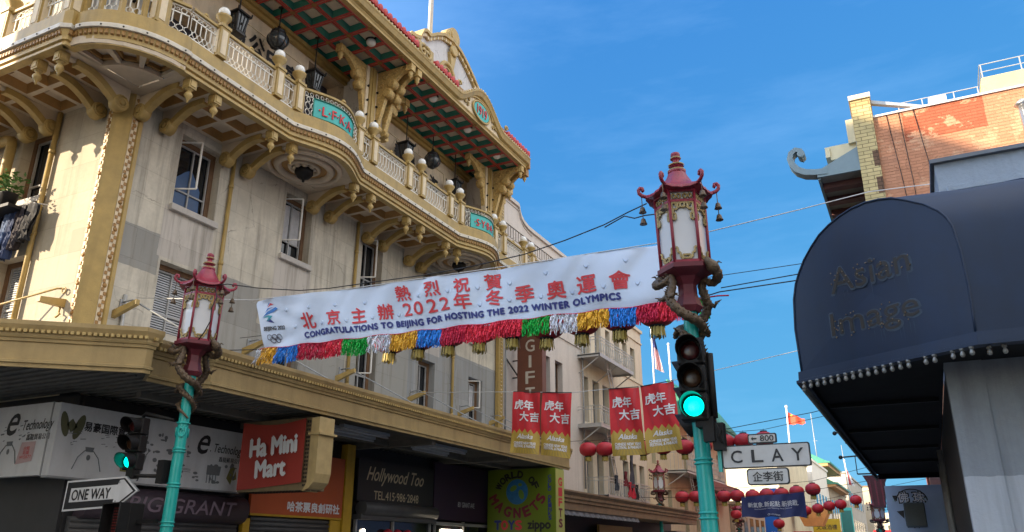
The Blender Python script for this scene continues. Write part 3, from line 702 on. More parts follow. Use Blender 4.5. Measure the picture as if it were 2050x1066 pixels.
# ================================================================ eave of the corner building
ZE = 13.5; XO = -10.34; Y0E, Y1E = 6.9, 21.25
ev, et, es, ep = MB(), MB(), MB(), MB(); ec = []
st = 0.645; y = Y0E + 0.12
while y + st < Y1E:
    for k in range(3):
        x1 = XO - 0.06 - k * 0.635; ec.append((x1 - 0.54, x1, y + 0.05, y + st - 0.05))
    y += st
soffit_grid(ev, ec, -12.32, XO, Y0E, Y1E, ZE)
for c in ec: coffer(*c, z=ZE, d=0.13, ins=0.085, A=es, Pn=ep, trim=et, tw=0.035)
eave = ev.build('eave', ROSE, B, recalc=False)
et.build('coffer_trim', REDT, eave); es.build('coffer_sides', GREENT, eave, recalc=False); ep.build('coffer_panels', mat('pale_coffer_panel', (0.66, 0.58, 0.46), 0.6, 0.08, 4), eave, recalc=False)
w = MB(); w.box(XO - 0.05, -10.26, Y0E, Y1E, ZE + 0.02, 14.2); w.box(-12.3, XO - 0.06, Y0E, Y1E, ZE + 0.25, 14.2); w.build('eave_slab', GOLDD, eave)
w = MB()
for i in range(40):
    w.obox(V((XO - 0.06 - 0.635 * (i % 4) + 0.05, Y0E + 0.12 + st * (i // 4 * 2 + 1), ZE - 0.012)), V((0.04, 0.04, 0)), V((-0.04, 0.04, 0)), V((0, 0, 0.012)))
w.build('coffer_bosses', GOLDD, eave)
w = MB(); w.box(-12.29, -12.12, Y0E, Y1E, ZE - 0.10, ZE - 0.002); w.box(-12.29, -12.2, Y0E, Y1E, ZE - 0.2, ZE - 0.1); w.build('wall_cornice', GOLD, eave)
# front cornice: swept along an edge that humps over the date arch
AY0, AY1 = 16.7, 19.4
def arch_h(y):
    t = (y - AY0) / (AY1 - AY0)
    if t <= 0 or t >= 1: return 0.0
    return 0.72 * (0.5 - 0.5 * cos(2 * pi * min(max(t, 0), 1))) ** 0.8
ys = [Y0E + (Y1E - Y0E) * i / 120 for i in range(121)]
def edge_sweep(mb, prof, ys=ys, arch=True):
    rows = [[(x, y, z + (arch_h(y) if arch else 0)) for y in ys] for x, z in prof]
    for i in range(len(rows) - 1): mb.strip([rows[i], rows[i + 1]], False)
w = MB(); edge_sweep(w, [(XO, ZE), (-10.22, ZE), (-10.22, ZE + 0.06), (-10.19, ZE + 0.10), (-10.19, ZE + 0.13)], arch=False); w.build('cornice_base', GOLDL, eave, recalc=False)
w = MB(); edge_sweep(w, [(-10.19, ZE + 0.13), (-10.19, ZE + 0.25)], arch=True); 
rows = [[(-10.2, y, ZE + 0.12) for y in ys], [(-10.2, y, ZE + 0.3 + arch_h(y)) for y in ys]]; w.strip(rows, False); w.build('cornice_face', CREAM, eave, recalc=False)
w = MB(); edge_sweep(w, [(-10.18, ZE + 0.12), (-10.12, ZE + 0.16), (-10.08, ZE + 0.27), (-10.06, ZE + 0.3), (-10.06, ZE + 0.345), (-10.1, ZE + 0.36), (-10.1, ZE + 0.4), (-10.4, ZE + 0.42)]); w.build('cornice', GOLD, eave, recalc=False)
w = MB()
for i in range(110):
    y = Y0E + 0.07 + i * 0.13
    w.ball((-10.095, y, ZE + 0.38 + arch_h(y)), 0.03, 6, 4)
w.build('cornice_beading', CREAM, eave)
# end return of the eave and its pendant
w = MB(); w.box(-12.3, -10.12, Y1E, Y1E + 0.1, ZE, ZE + 0.36); w.box(-10.5, -10.2, Y1E - 0.05, Y1E + 0.14, ZE - 0.25, ZE); w.build('eave_end', GOLDD, eave)
def tiles(y0, y1, x, z, name='roof_tiles', back=1.2, rise=0.45, hump=False):
    t = MB(); n = int((y1 - y0) / 0.2)
    for i in range(n):
        yy = y0 + (y1 - y0) * (i + 0.5) / n
        t.tube([(x, yy, z), (x - back, yy, z + rise)], 0.075, 10)
        t.lathe((x, yy, z), [(0.088, -0.02), (0.088, 0.03), (0.06, 0.035), (0.03, 0.05), (0.001, 0.05)], 10, axis=(1, 0, -0.15))
    t.prism([(x + 0.02, y0, z - 0.07), (x + 0.02, y0, z - 0.01), (x - back, y0, z + rise - 0.03), (x - back, y0, z + rise - 0.1)], (0, y1 - y0, 0))
    return t.build(name, TILE, eave)
tiles(Y0E, 14.55, -10.1, 14.02); tiles(15.35, 16.6, -10.1, 14.0); tiles(19.6, Y1E, -10.1, 13.98)
tiles(Y0E, 14.1, -10.75, 14.62); tiles(19.0, 20.1, -10.7, 14.52)
w = MB(); w.box(-11.2, -10.85, Y0E, 14.15, 14.2, 14.62); w.box(-11.6, -11.1, Y0E, 14.4, 14.6, 15.15); w.box(-11.2, -10.8, 18.95, 20.15, 14.1, 14.5); w.box(-11.0, -10.7, 19.1, 20.2, 14.72, 14.85); w.box(-11.8, -10.9, 20.1, 21.0, 14.0, 14.35); w.build('upper_cornice', GOLDL, eave)
# scroll ends of the cornice and small crests
w = MB()
for yy, s in ((14.95, 1), (14.75, -1)):
    w.tube([(-10.1, yy + s * (0.02 + 0.012 * k) * cos(k * 0.55), 13.98 + (0.02 + 0.012 * k) * sin(k * 0.55)) for k in range(16)], 0.06, 6)
w.box(-10.3, -10.12, 14.55, 15.3, 13.85, 14.25)
for yy in (16.65, 19.55): w.tube([(-10.1, yy + 0.1 * cos(k * 0.6) * (1 - k / 14), 14.1 + 0.1 * sin(k * 0.6) * (1 - k / 14)) for k in range(13)], 0.035, 5)
w.build('cornice_scrolls', GOLDL, eave)
w = MB(); yc = (AY0 + AY1) / 2
w.tube([(-10.16, yc + 0.50 * cos(a), 13.9 + 0.30 * sin(a)) for a in [2 * pi * i / 28 for i in range(28)]], 0.035, 6, closed=True)
w.tube([(-10.17, yc + 0.72 * cos(a), 13.92 + 0.36 * sin(a)) for a in [pi * i / 20 for i in range(21)]], 0.03, 6)
for s in (-1, 1):
    for q in range(3): w.tube([(-10.17, yc + s * (0.78 + 0.16 * q) + s * 0.09 * cos(k * 0.7) * (1 - k / 12), 13.78 + 0.02 * q + 0.08 * sin(k * 0.7) * (1 - k / 12)) for k in range(11)], 0.022, 5)
w.build('cartouche_scrolls', GOLDL, eave)
w = MB(); w.lathe((-10.17, yc, 13.9), [(0.44, 0), (0.44, 0.02)], 28, axis=(1, 0, 0))
car = MB(); base = [(-10.165, yc + 0.44 * cos(a), 13.9 + 0.26 * sin(a)) for a in [2 * pi * i / 28 for i in range(28)]]; car.prism(base, (0.02, 0, 0)); cart = car.build('date_cartouche', TURQS, eave)
text('1919', INKR, 'lettering', cart, panel((-10.143, 0, 0), (0, 1, 0), (0, 0, 1)), yc, 13.9, 0.58, 0.3, bold=0.02, thick=0.015)
for y in (8.1, 10.7, 13.35, 16.25, 18.19, 20.07):
    l = MB(); l.lathe((-10.7, y, ZE + 0.16), [(0.15, 0.04), (0.15, -0.06), (0.14, -0.07)], 14); lm_ = l.build('soffit_light', BLACKP, eave); l = MB(); l.ball((-10.7, y, ZE + 0.03), 0.125, 14, 8, 0.85); l.build('globe', OPAL, lm_)
# pediment
PY = 17.5; 
prof = [(-2.35, 14.1), (-2.35, 14.95), (-2.2, 15.15), (-1.95, 15.2), (-1.75, 15.28), (-1.6, 15.62), (-1.45, 15.72), (-1.25, 15.68), (-0.9, 15.95), (-0.5, 16.2), (0, 16.3), (0.5, 16.2), (0.9, 16.0), (1.3, 15.75), (1.7, 15.45), (2.05, 15.05), (2.3, 14.6), (2.35, 14.1)]
w = MB(); w.prism([(-11.0, PY + a, b) for a, b in prof], (-0.25, 0, 0)); ped = w.build('pediment', MARBLE2, B)
w = MB()
top = prof[1:-1]
for i in range(len(top) - 1):
    (a, b), (c, d) = top[i], top[i + 1]
    w.prism([(-10.92, PY + a, b - 0.16), (-10.92, PY + c, d - 0.16), (-10.92, PY + c, d + 0.04), (-10.92, PY + a, b + 0.04)], (-0.36, 0, 0))
    w.prism([(-10.86, PY + a, b - 0.04), (-10.86, PY + c, d - 0.04), (-10.86, PY + c, d + 0.07), (-10.86, PY + a, b + 0.07)], (-0.46, 0, 0))
w.lathe((-11.25, PY + 0.1, 16.5), [(0.3, 0), (0.3, 0.36)], 16, axis=(1, 0, 0)); w.lathe((-10.89, PY + 0.1, 16.5), [(0.22, 0), (0.2, 0.03)], 12, axis=(1, 0, 0))
w.lathe((-10.95, PY + 0.05, 15.95), [(0.16, 0), (0.2, 0.06), (0.16, 0.12)], 14, axis=(1, 0, 0)); w.prism([(-10.9, PY - 0.14, 15.85), (-10.9, PY + 0.24, 15.85), (-10.9, PY + 0.1, 15.3), (-10.9, PY, 15.3)], (-0.1, 0, 0))
w.build('pediment_moulding', GOLDL, ped)
w = MB()
for i in range(30):
    f = i / 29 * (len(top) - 1); k = min(int(f), len(top) - 2); q = f - k; a = top[k][0] + (top[k + 1][0] - top[k][0]) * q; b = top[k][1] + (top[k + 1][1] - top[k][1]) * q
    w.box(-10.95, -10.905, PY + a - 0.03, PY + a + 0.03, b - 0.17, b - 0.07)
w.build('pediment_dentils', CREAM, ped)
w = MB(); o = [(-10.94, PY - 0.2 + 0.42 * cos(a), 14.75 + 0.62 * sin(a)) for a in [2 * pi * i / 26 for i in range(26)]]; w.tube(o, 0.07, 6, closed=True); w.tube([(-10.93, PY - 0.2 + 0.29 * cos(a), 14.75 + 0.46 * sin(a)) for a in [2 * pi * i / 22 for i in range(22)]], 0.03, 5, closed=True)
for pa in ((-0.35, 14.4), (-0.2, 15.15)), ((-0.2, 15.15), (-0.05, 14.4)), ((-0.2, 15.1), (-0.2, 14.4)): w.bar((-10.93, PY + pa[0][0], pa[0][1]), (-10.93, PY + pa[1][0], pa[1][1]), 0.05)
for s in (-1, 1): w.tube([(-10.95, PY - 0.2 + s * (0.55 + 0.09 * k), 14.4 + 0.28 * sin(k * 0.75)) for k in range(12)], 0.05, 5)
w.build('pediment_ornament', GOLDL, ped)
w = MB(); w.prism([(-10.985, PY - 0.2 + 0.40 * cos(a), 14.75 + 0.6 * sin(a)) for a in [2 * pi * i / 26 for i in range(26)]], (0.02, 0, 0)); w.build('medallion', CREAM, ped)
# columns with eave brackets
def column(x, y, zb=10.385):
    m = MB(); m.box(x - 0.13, x + 0.13, y - 0.13, y + 0.13, zb, ZE); m.box(x + 0.13, x + 0.16, y - 0.05, y + 0.05, zb, ZE); m.box(x - 0.04, x + 0.04, y - 0.16, y - 0.13, zb, ZE)
    c = m.build('column', GOLD, B); n = MB()
    for d in (-0.19, 0.19): n.box(x - 0.06, x + 0.1, y + d - 0.055, y + d + 0.055, zb, ZE)
    n.build('column_strip', CREAM, c); b = MB()
    z = zb + 0.4
    while z < ZE - 0.3:
        for d in (-0.25, 0.25): b.tube([(x + 0.11, y + d * 0.75, z), (x + 0.16, y + d * 0.8, z + 0.01)], 0.028, 6)
        z += 0.42
    b.build('bulb_holders', BLACKP, c)
    def ebr(o, out, al, reach, drop):
        o, out, al = V(o), V(out), V(al); up = V((0, 0, 1)); P = lambda q, z, a=0: o + out * q + up * z + al * a
        pr = [(0.1, 0), (reach, 0), (reach, -0.18)]
        pr += [(reach - (reach - 0.55) * t, -0.18 - 0.33 * t ** 1.5 + 0.05 * sin(pi * t)) for t in [i / 8 for i in range(1, 9)]]
        pr += [(0.52, -0.62), (0.42, -0.66)] + [(0.42 - 0.26 * t, -0.66 - (drop - 0.66) * t + 0.0 * t) for t in [0.25, 0.5, 0.75, 1]] + [(0.10, -drop)]
        k = MB(); k.prism([P(q, z, -0.06) for q, z in pr], al * 0.12)
        for q, z in ((0.56, -0.44), (0.44, -0.70)): k.lathe(P(q, z, -0.11), [(0.1, 0), (0.13, 0.015), (0.13, 0.205), (0.1, 0.22)], 12, axis=al)
        k.lathe(P(0.16, -drop - 0.06, -0.085), [(0.09, 0), (0.09, 0.17)], 10, axis=al)
        for s in (-0.065, 0.065):
            for (q0, z0, r0) in ((0.35, -0.2, 0.11), (0.65, -0.14, 0.08), (0.22, -0.45, 0.09), (0.9, -0.09, 0.06)):
                k.tube([P(q0 + r0 * cos(i * 0.65) * (1 - i / 14), z0 + r0 * sin(i * 0.65) * (1 - i / 14), s) for i in range(12)], 0.018, 4)
        k.obox(P(reach + 0.07, -0.1), out * 0.09, al * 0.09, up * 0.1)
        k.lathe(P(reach + 0.07, -0.44), [(0.001, 0), (0.02, 0.02), (0.03, 0.07), (0.07, 0.11), (0.05, 0.15), (0.08, 0.19), (0.05, 0.22), (0.07, 0.25)], 9)
        k.build('eave_bracket', CARVED, c)
    ebr((x, y, ZE), (0, -1, 0), (1, 0, 0), 1.15, 1.75); ebr((x, y + 0.62, ZE), (0, 1, 0), (1, 0, 0), 0.95, 1.6)
    for d in (0.27, 0.58): ebr((x, y + d, ZE), (1, 0, 0), (0, 1, 0), abs(-10.4 - x), 1.6)
column(-11.42, 14.3); column(-11.42, 20.75); column(-11.42, 7.6)
for a_, b_ in ((14.35, 15.0), (20.95, 21.4)):
    w = MB(); w.box(-12.3, -11.6, a_, b_, 10.39, 13.45); w.build('loggia_pier', MARBLE2, B)
w = MB(); w.box(-12.27, -12.15, 23.1, 23.42, 4.6, 13.5); w.build('end_pilaster', GOLD, B)
w = MB()
for i in range(70): w.lathe((-12.14, 23.26, 4.8 + i * 0.125), [(0.03, 0), (0.02, 0.03)], 6, axis=(1, 0, 0))
w.build('end_pilaster_bulbs', CREAM, B)
# flagpole on the roof
fp = MB(); fp.tube([(-11.35, 16.9, 15.2), (-11.35, 16.9, 24)], 0.075, 10); tag(fp.build('flagpole', WHITE), 'tall white pole rising bare from the roof behind the curved gold pediment', 'flagpole')
# hanging lanterns of the loggia
def square_lantern(x, y, zc, label):
    t = thing('hanging_lantern', label, 'lantern', (x, y, zc), 'black lanterns hanging under the green eave')
    m = MB(); m.tube([(x, y, ZE + 0.15), (x, y, zc + 0.36)], 0.016, 5); m.lathe((x, y, ZE + 0.1), [(0.08, 0.08), (0.08, 0), (0.02, -0.02)], 8)
    m.build('hanging_rod', BLACK, t)
    m = MB(); s = 0.155; b = 0.095
    m.lathe((x, y, zc), [(0.03, 0.36), (0.07, 0.33), (0.27, 0.25), (0.28, 0.2), (0.22, 0.2)][::-1], 4, False, pi / 4)
    for k in range(4):
        a = pi / 4 + k * pi / 2; r0, r1 = 0.215, 0.14
        m.bar((x + r0 * cos(a), y + r0 * sin(a), zc + 0.2), (x + r1 * cos(a), y + r1 * sin(a), zc - 0.2), 0.03)
        a2 = a + pi / 2
        for f in (0.33, 0.66):
            p = V((x + r0 * cos(a), y + r0 * sin(a), zc + 0.2)).lerp(V((x + r0 * cos(a2), y + r0 * sin(a2), zc + 0.2)), f); q = V((x + r1 * cos(a), y + r1 * sin(a), zc - 0.2)).lerp(V((x + r1 * cos(a2), y + r1 * sin(a2), zc - 0.2)), f)
            m.bar(p, q, 0.016)
        c = V((x, y, zc)); mid = a + pi / 4
        m.ball(c + V((0.13 * cos(mid), 0.13 * sin(mid), -0.03)), 0.03, 6, 4)
        m.tube([c + V((0.27 * cos(a), 0.27 * sin(a), 0.22)), c + V((0.28 * cos(a), 0.28 * sin(a), 0.3))], 0.018, 5)
    m.lathe((x, y, zc), [(0.16, -0.19), (0.19, -0.22), (0.18, -0.27), (0.1, -0.28)][::-1], 4, False, pi / 4)
    m.build('frame', BLACK, t)
    m = MB(); m.lathe((x, y, zc), [(0.13, -0.2), (0.20, 0.2)], 4, False, pi / 4); m.build('pane', SMOKE, t)
    return t
def globe_lantern(x, y, zc, label):
    t = thing('globe_lantern', label, 'lantern', (x, y, zc), 'black lanterns hanging under the green eave')
    m = MB(); m.tube([(x, y, ZE + 0.15), (x, y, zc + 0.3)], 0.016, 5); m.lathe((x, y, ZE + 0.1), [(0.08, 0.08), (0.08, 0), (0.02, -0.02)], 8); m.build('hanging_rod', BLACK, t)
    m = MB(); m.lathe((x, y, zc + 0.17), [(0.16, 0), (0.17, 0.05), (0.08, 0.1), (0.03, 0.2)], 10); m.lathe((x, y, zc - 0.26), [(0.03, -0.03), (0.08, 0.0), (0.06, 0.03)], 8)
    for k in range(8):
        a = 2 * pi * k / 8; m.tube([(x + 0.245 * sin(f) * cos(a), y + 0.245 * sin(f) * sin(a), zc + 0.245 * cos(f)) for f in [pi * i / 10 for i in range(11)]], 0.012, 4)
    m.build('frame', BLACK, t); m = MB(); m.ball((x, y, zc), 0.235, 16, 10); m.build('globe', SMOKE, t); return t
square_lantern(-11.85, 10.2, 12.35, 'black four sided lantern nearest the corner, beside the first big white globe post')
globe_lantern(-11.85, 11.4, 12.72, 'round smoked glass globe lantern over the left group of black wall characters')
square_lantern(-11.85, 12.7, 12.35, 'black four sided lantern hanging just above the nearer turquoise name plate')
square_lantern(-11.85, 16.7, 12.35, 'black four sided lantern right of the tall gold column, above the right group of characters')
globe_lantern(-11.85, 18.1, 12.72, 'round smoked glass globe lantern over the right group of black wall characters')
square_lantern(-11.85, 19.43, 12.35, 'black four sided lantern farthest along the eave, near the farther turquoise name plate')

# ================================================================ street canopy of the corner building
CAN = [(-24, 5.3), (-12.45, 5.3), (-9.72, 7.60), (-9.72, 7.72), (-10.15, 8.0), (-10.15, 8.62), (-9.75, 8.86), (-9.75, 23.3), (-12.3, 23.3)]
CP = CAN[:-1]
CANG = mat('canopy_ochre_paint', (0.37, 0.265, 0.115), 0.55, 0.14, 3, bump=0.12, streak=0.4, spots=(4.5, 0.68, (0.07, 0.055, 0.04), 0.8))
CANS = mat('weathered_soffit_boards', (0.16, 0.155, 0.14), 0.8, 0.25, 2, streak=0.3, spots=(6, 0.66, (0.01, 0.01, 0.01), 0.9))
w = MB(); sweep(w, CP, [(-0.05, 3.98), (0, 3.98), (0, 4.03), (0.03, 4.04), (0.03, 4.075), (0.0, 4.085), (0.0, 4.33), (0.025, 4.34), (0.03, 4.38), (0.05, 4.39), (0.06, 4.42), (0.06, 4.45), (0.085, 4.48), (0.12, 4.56), (0.12, 4.62), (-0.3, 4.63)]); can = w.build('canopy', CANG, B, recalc=False)
w = MB()
for p, n in walk(CP, 0.075):
    if p.x > -17: t = V((-n.y, n.x, 0)); w.obox(p + n * 0.085 + V((0, 0, 4.475)), t * 0.022, n * 0.02, V((0, 0, 0.022)))
w.build('canopy_dentils', GOLDL, can)
w = MB(); w.face([(x, y, 4.6) for x, y in [(-24, 8.3), *CP, (-12.3, 23.3), (-12.3, 8.3)]]); w.build('canopy_roof', GREYM, can, recalc=False)
w = MB(); w.face([(x, y, 4.05) for x, y in [(-24, 8.3), *offset_path(CP, -0.02), (-12.3, 23.3), (-12.3, 8.3)]][::-1]); 
y = 5.45
while y < 23.2:
    xr = -9.9 if y > 8.9 else (-10.2 if y > 7.6 else (-12.4 + (y - 5.3) * 1.15))
    w.box(-24 if y < 8.3 else -12.25, xr, y, y + 0.035, 4.02, 4.05); y += 0.2
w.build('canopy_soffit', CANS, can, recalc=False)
w = MB(); w.box(-11.2, -11.1, 8.7, 23.2, 3.92, 4.05); 
for y in (11.9, 15.6, 19.4): w.box(-12.3, -9.9, y, y + 0.15, 3.9, 4.04)
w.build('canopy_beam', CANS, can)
TUBE = mat('dusty_lamp_tube', (0.5, 0.55, 0.62), 0.4, 0.1, 4)
for y0, y1, x in ((12.6, 14.2, -10.6), (12.9, 14.5, -10.35), (13.2, 14.8, -10.95), (15.9, 17.5, -10.6), (16.2, 17.8, -10.3), (16.4, 18.0, -10.95)):
    w = MB(); w.box(x - 0.06, x + 0.06, y0, y1, 3.96, 4.02); w.tube([(x, y0, 3.93), (x, y1, 3.93)], 0.022, 6); w.build('tube_light', TUBE, can)
# stay rods and iron brackets of the canopy
for y, wl in ((8.95, 0), (12.05, 0), (15.1, 0), (18.2, 0), (20.9, 0), (22.9, 0)):
    z0 = 5.75
    m = MB(); m.box(XW, XW + 0.03, y - 0.05, y + 0.05, z0 - 0.25, z0 + 0.05); m.tube([(XW + 0.03, y, z0), (XW + 0.25, y + 0.02, z0 + 0.02), (-9.95, y + 0.35, 4.62)], 0.016, 6); r = m.build('stay_rod', GREYM, B)
    m = MB(); m.prism([(XW, y - 0.16, z0 - 0.32), (XW + 0.5, y - 0.10, z0 - 0.12), (XW + 0.5, y - 0.10, z0 - 0.03), (XW, y - 0.16, z0 - 0.18)], (0, 0.08, 0)); m.build('wall_arm', GOLD, r)
m = MB(); m.tube([(-12.92, YW - 0.02, 5.9), (-13.05, YW - 0.1, 5.9), (-15.2, YW - 0.9, 5.3)], 0.018, 6); m.tube([(-12.92 + 0.05 * cos(a), YW - 0.05, 5.86 + 0.05 * sin(a)) for a in [2 * pi * i / 10 for i in range(10)]], 0.014, 5, closed=True); r = m.build('stay_rod', GOLD, B)
m = MB(); m.prism([(-12.97, YW, 5.56), (-12.97, YW - 0.46, 5.55), (-12.97, YW - 0.46, 5.64), (-12.97, YW, 5.71)], (0.09, 0, 0)); m.tube([(-12.93, YW - 0.05, 5.55), (-12.93, YW - 0.06, 5.45), (-12.86, YW - 0.08, 5.42), (-12.93, YW - 0.1, 5.36)], 0.02, 6); m.build('wall_arm', GOLD, r)
m = MB(); m.tube([(XW + 0.02, 8.98, 5.9), (XW + 0.06, 8.98, 5.25), (XW + 0.06, 8.98, 4.9)], 0.035, 8); m.build('conduit_stub', GALV, B)

# ================================================================ ground floor shops
w = MB(); w.box(-24, -12.15, 8.40, 8.5, 0.14, 4.0); w.box(-12.15, -12.1, 8.45, 23.3, 0.14, 4.0); w.build('shopfront', DARKW, B)
SHUT = mat('dark_roller_shutter', (0.075, 0.075, 0.08), 0.5, 0.2, 4, streak=0.3)
def shutter(y0, y1, z0, z1, x=-12.02):
    m = MB(); n = int((z1 - z0) / 0.09)
    for i in range(n): m.tube([(x, y0, z0 + (i + 0.5) * (z1 - z0) / n), (x, y1, z0 + (i + 0.5) * (z1 - z0) / n)], 0.05, 6)
    m.box(x - 0.06, x - 0.03, y0, y1, z0, z1); return m.build('roller_shutter', SHUT, B)
shutter(8.5, 12.0, 0.2, 2.1); shutter(12.35, 15.0, 0.2, 2.25)
YEL = mat('yellow_shop_paint', (0.50, 0.30, 0.02), 0.5, 0.15, 4, streak=0.3)
for q in ((-12.08, -11.9, 15.12, 15.42, 0.14, 3.95), (-12.05, -11.95, 14.75, 15.1, 0.14, 2.25), (-12.05, -11.95, 12.12, 12.3, 0.14, 2.2)):
    w = MB(); w.box(*q); w.build('yellow_post', YEL, B)
w = MB(); w.lathe((-11.85, 15.7, 2.55), [(0.17, 0), (0.17, 3.2)], 12, axis=(0, 1, 0)); w.box(-12.05, -11.8, 15.65, 18.95, 2.3, 2.42); w.build('shutter_drum', SHUT, B)
w = MB(); w.box(-12.06, -12.0, 15.7, 18.9, 0.4, 2.3); w.build('shop_window', GLASS, B)
w = MB()
for y in (15.7, 17.2, 18.9, 19.15, 20.7, 22.4): w.box(-12.02, -11.95, y - 0.03, y + 0.03, 0.14, 2.4)
w.box(-12.02, -11.95, 19.1, 22.5, 2.28, 2.36); w.build('shop_window_frame', GALV, B)
lw = mat('lit_shop_lamp', (0.9, 0.85, 0.75), 0.5, 0, emit=((1, 0.85, 0.65), 3.0))
w = MB()
for y in (16.0, 20.0): w.ball((-11.97, y, 2.05), 0.05, 8, 6)
w.box(-11.98, -11.96, 19.5, 20.6, 2.1, 2.18); w.build('shop_lamp', lw, B)
w = MB()
for y in (16.9, 17.3, 17.75): w.ball((-11.9, y, 2.02), 0.12, 10, 6, 0.8)
w.build('window_lantern', REDL, B)
w = MB(); w.box(-12.06, -12.0, 19.1, 22.5, 0.3, 2.28); w.build('shop_window', GLASS, B)
# --- e technology wrap-around sign
ET = thing('wraparound_sign', 'long white sign of an electronics shop wrapped round the corner above dark shutters', 'sign', (-12, 8, 2.6))
w = MB(); w.box(-12.06, -11.9, 7.93, 11.85, 2.67, 3.78); w.build('panel', SIGNW, ET)
w = MB(); w.box(-16.5, -12.085, 7.93, 8.05, 2.68, 3.80); w.build('panel', SIGNW, ET)
w = MB(); w.box(-12.082, -12.062, 7.915, 7.93, 2.66, 3.8); w.box(-12.06, -11.895, 7.93, 11.86, 2.64, 2.668); w.build('trim', GREYM, ET)
pg = panel((-11.9, 0, 0), (0, 1, 0), (0, 0, 1)); pc = panel((0, 7.93, 0), (1, 0, 0), (0, 0, 1))
def e_logo(pf, u, v, s):
    text('e', INK, 'lettering', ET, pf, u, v, 0.30 * s, 0.36 * s, bold=0.035, shear=0.35)
    text('. Technology', INK, 'lettering', ET, pf, u + 0.62 * s, v - 0.06 * s, 0.9 * s, 0.22 * s, bold=0.012, shear=0.3)
    text('鑫龍貿易公司', INK, 'lettering', ET, pf, u + 0.72 * s, v - 0.24 * s, 0.6 * s, 0.1 * s, bold=0.01)
e_logo(pg, 10.86, 3.46, 0.95); e_logo(pc, -13.0, 3.50, 0.95)
text('易豪国際貿易公司', INK, 'lettering', ET, pg, 9.0, 3.47, 1.22, 0.15, bold=0.05)
OLIVE = mat('faded_olive_print', (0.10, 0.10, 0.05), 0.6, 0.1); 
def blob(pf, polys, m, name, par, d=0.004):
    k = MB()
    for p in polys: k.face(flat(pf, p, d))
    return k.build(name, m, par, recalc=False)
def ell(cu, cv, a, b, n=14, rot=0): return [(cu + a * cos(t) * cos(rot) - b * sin(t) * sin(rot), cv + a * cos(t) * sin(rot) + b * sin(t) * cos(rot)) for t in [2 * pi * i / n for i in range(n)]]
blob(pg, [ell(8.05, 3.46, 0.07, 0.2, rot=0.25), ell(8.30, 3.44, 0.075, 0.21, rot=-0.3), [(8.08, 3.46), (8.17, 3.56), (8.27, 3.44), (8.17, 3.34)]], OLIVE, 'wing_logo', ET)
random.seed(5)
INKG = mat('faded_grey_print', (0.15, 0.16, 0.17), 0.6, 0.1)
k = MB()
def drone(pf, u, v, s):
    for sx in (-1, 1):
        a = [(u + sx * 0.08 * s, v - 0.08 * s), (u + sx * 0.2 * s, v - 0.2 * s), (u + sx * 0.28 * s, v - 0.42 * s)]
        for p, q in zip(a[:-1], a[1:]): k.bar(pf(*p, 0.005), pf(*q, 0.005), 0.016 * s, 0.008)
        for j in range(9):
            pu, pv = u + sx * (0.2 + 0.3 * random.random()) * s, v + (0.26 * random.random() - 0.02) * s; L_ = (0.02 + 0.08 * random.random()) * s
            k.bar(pf(pu, pv, 0.005), pf(pu + L_, pv + 0.01 * s, 0.005), 0.014 * s, 0.008)
    k.face(flat(pf, ell(u, v - 0.2 * s, 0.04 * s, 0.05 * s), 0.005)); k.face(flat(pf, [(u - 0.09 * s, v - 0.02 * s), (u + 0.09 * s, v - 0.02 * s), (u + 0.07 * s, v - 0.1 * s), (u - 0.07 * s, v - 0.1 * s)], 0.005))
drone(pg, 8.55, 3.17, 0.9); drone(pc, -13.0, 3.25, 0.9)
for (u, v) in ((9.75, 3.15), (9.62, 3.3), (9.95, 2.9), (10.15, 3.2), (10.3, 3.4), (10.55, 3.3), (10.35, 2.95), (11.12, 3.12), (11.2, 2.85), (10.75, 2.85), (9.95, 3.45), (11.6, 3.0), (11.55, 3.2)):
    for j in range(5):
        a, b = u + random.uniform(-0.1, 0.1), v + random.uniform(-0.1, 0.1); k.face(flat(pg, ell(a, b, random.uniform(0.015, 0.06), random.uniform(0.01, 0.04), 8), 0.005 + 0.0004 * j))
for v in (2.95, 2.98, 3.0): k.bar(pg(10.25, v, 0.005), pg(10.62, v - 0.01, 0.005), 0.01, 0.006)
k.bar(pg(9.52, 2.7, 0.005), pg(9.62, 3.12, 0.005), 0.05, 0.006); k.bar(pg(9.6, 3.1, 0.005), pg(9.68, 3.22, 0.005), 0.03, 0.006)
for j in range(4): k.bar(pg(11.02 + 0.07 * j, 2.78, 0.005), pg(11.02 + 0.07 * j, 2.95, 0.005), 0.025, 0.006)
k.face(flat(pg, [(11.0, 2.93), (11.32, 2.93), (11.34, 3.1), (11.0, 3.1)], 0.006))
for j in range(5): k.bar(pc(-13.95 + 0.08 * j, 2.8 + 0.05 * j, 0.005), pc(-13.75 + 0.07 * j, 2.95 + 0.03 * j, 0.005), 0.03, 0.006)
k.build('gadget_prints', INKG, ET)
blob(pg, [[(9.16, 2.83), (9.42, 2.83), (9.42, 2.97), (9.16, 2.97)], [(11.5, 2.9), (11.62, 2.78), (11.7, 3.1), (11.6, 3.16)], [(11.66, 2.86), (11.76, 2.9), (11.72, 3.05)]], mat('olive_label', (0.20, 0.19, 0.05), 0.6, 0.3, 12), 'olive_sticker', ET)
PNK = mat('pink_notice_paper', (0.50, 0.36, 0.36), 0.7, 0.08)
blob(pg, [[(9.95, 2.74), (10.25, 2.77), (10.24, 3.05), (9.98, 3.04)]], PNK, 'notice', ET, 0.008); blob(pc, [[(-12.75, 2.86), (-12.35, 2.9), (-12.33, 3.2), (-12.68, 3.2)]], PNK, 'notice', ET, 0.008)
text('For Rent\n(415)577', INKR, 'lettering', ET, panel((-11.89, 0, 0), (0, 1, 0), (0, 0, 1)), 10.1, 2.9, 0.2, 0.18); text('出租\n商鋪\n(415)577', INKR, 'lettering', ET, panel((0, 7.92, 0), (1, 0, 0), (0, 0, 1)), -12.52, 3.03, 0.28, 0.2)
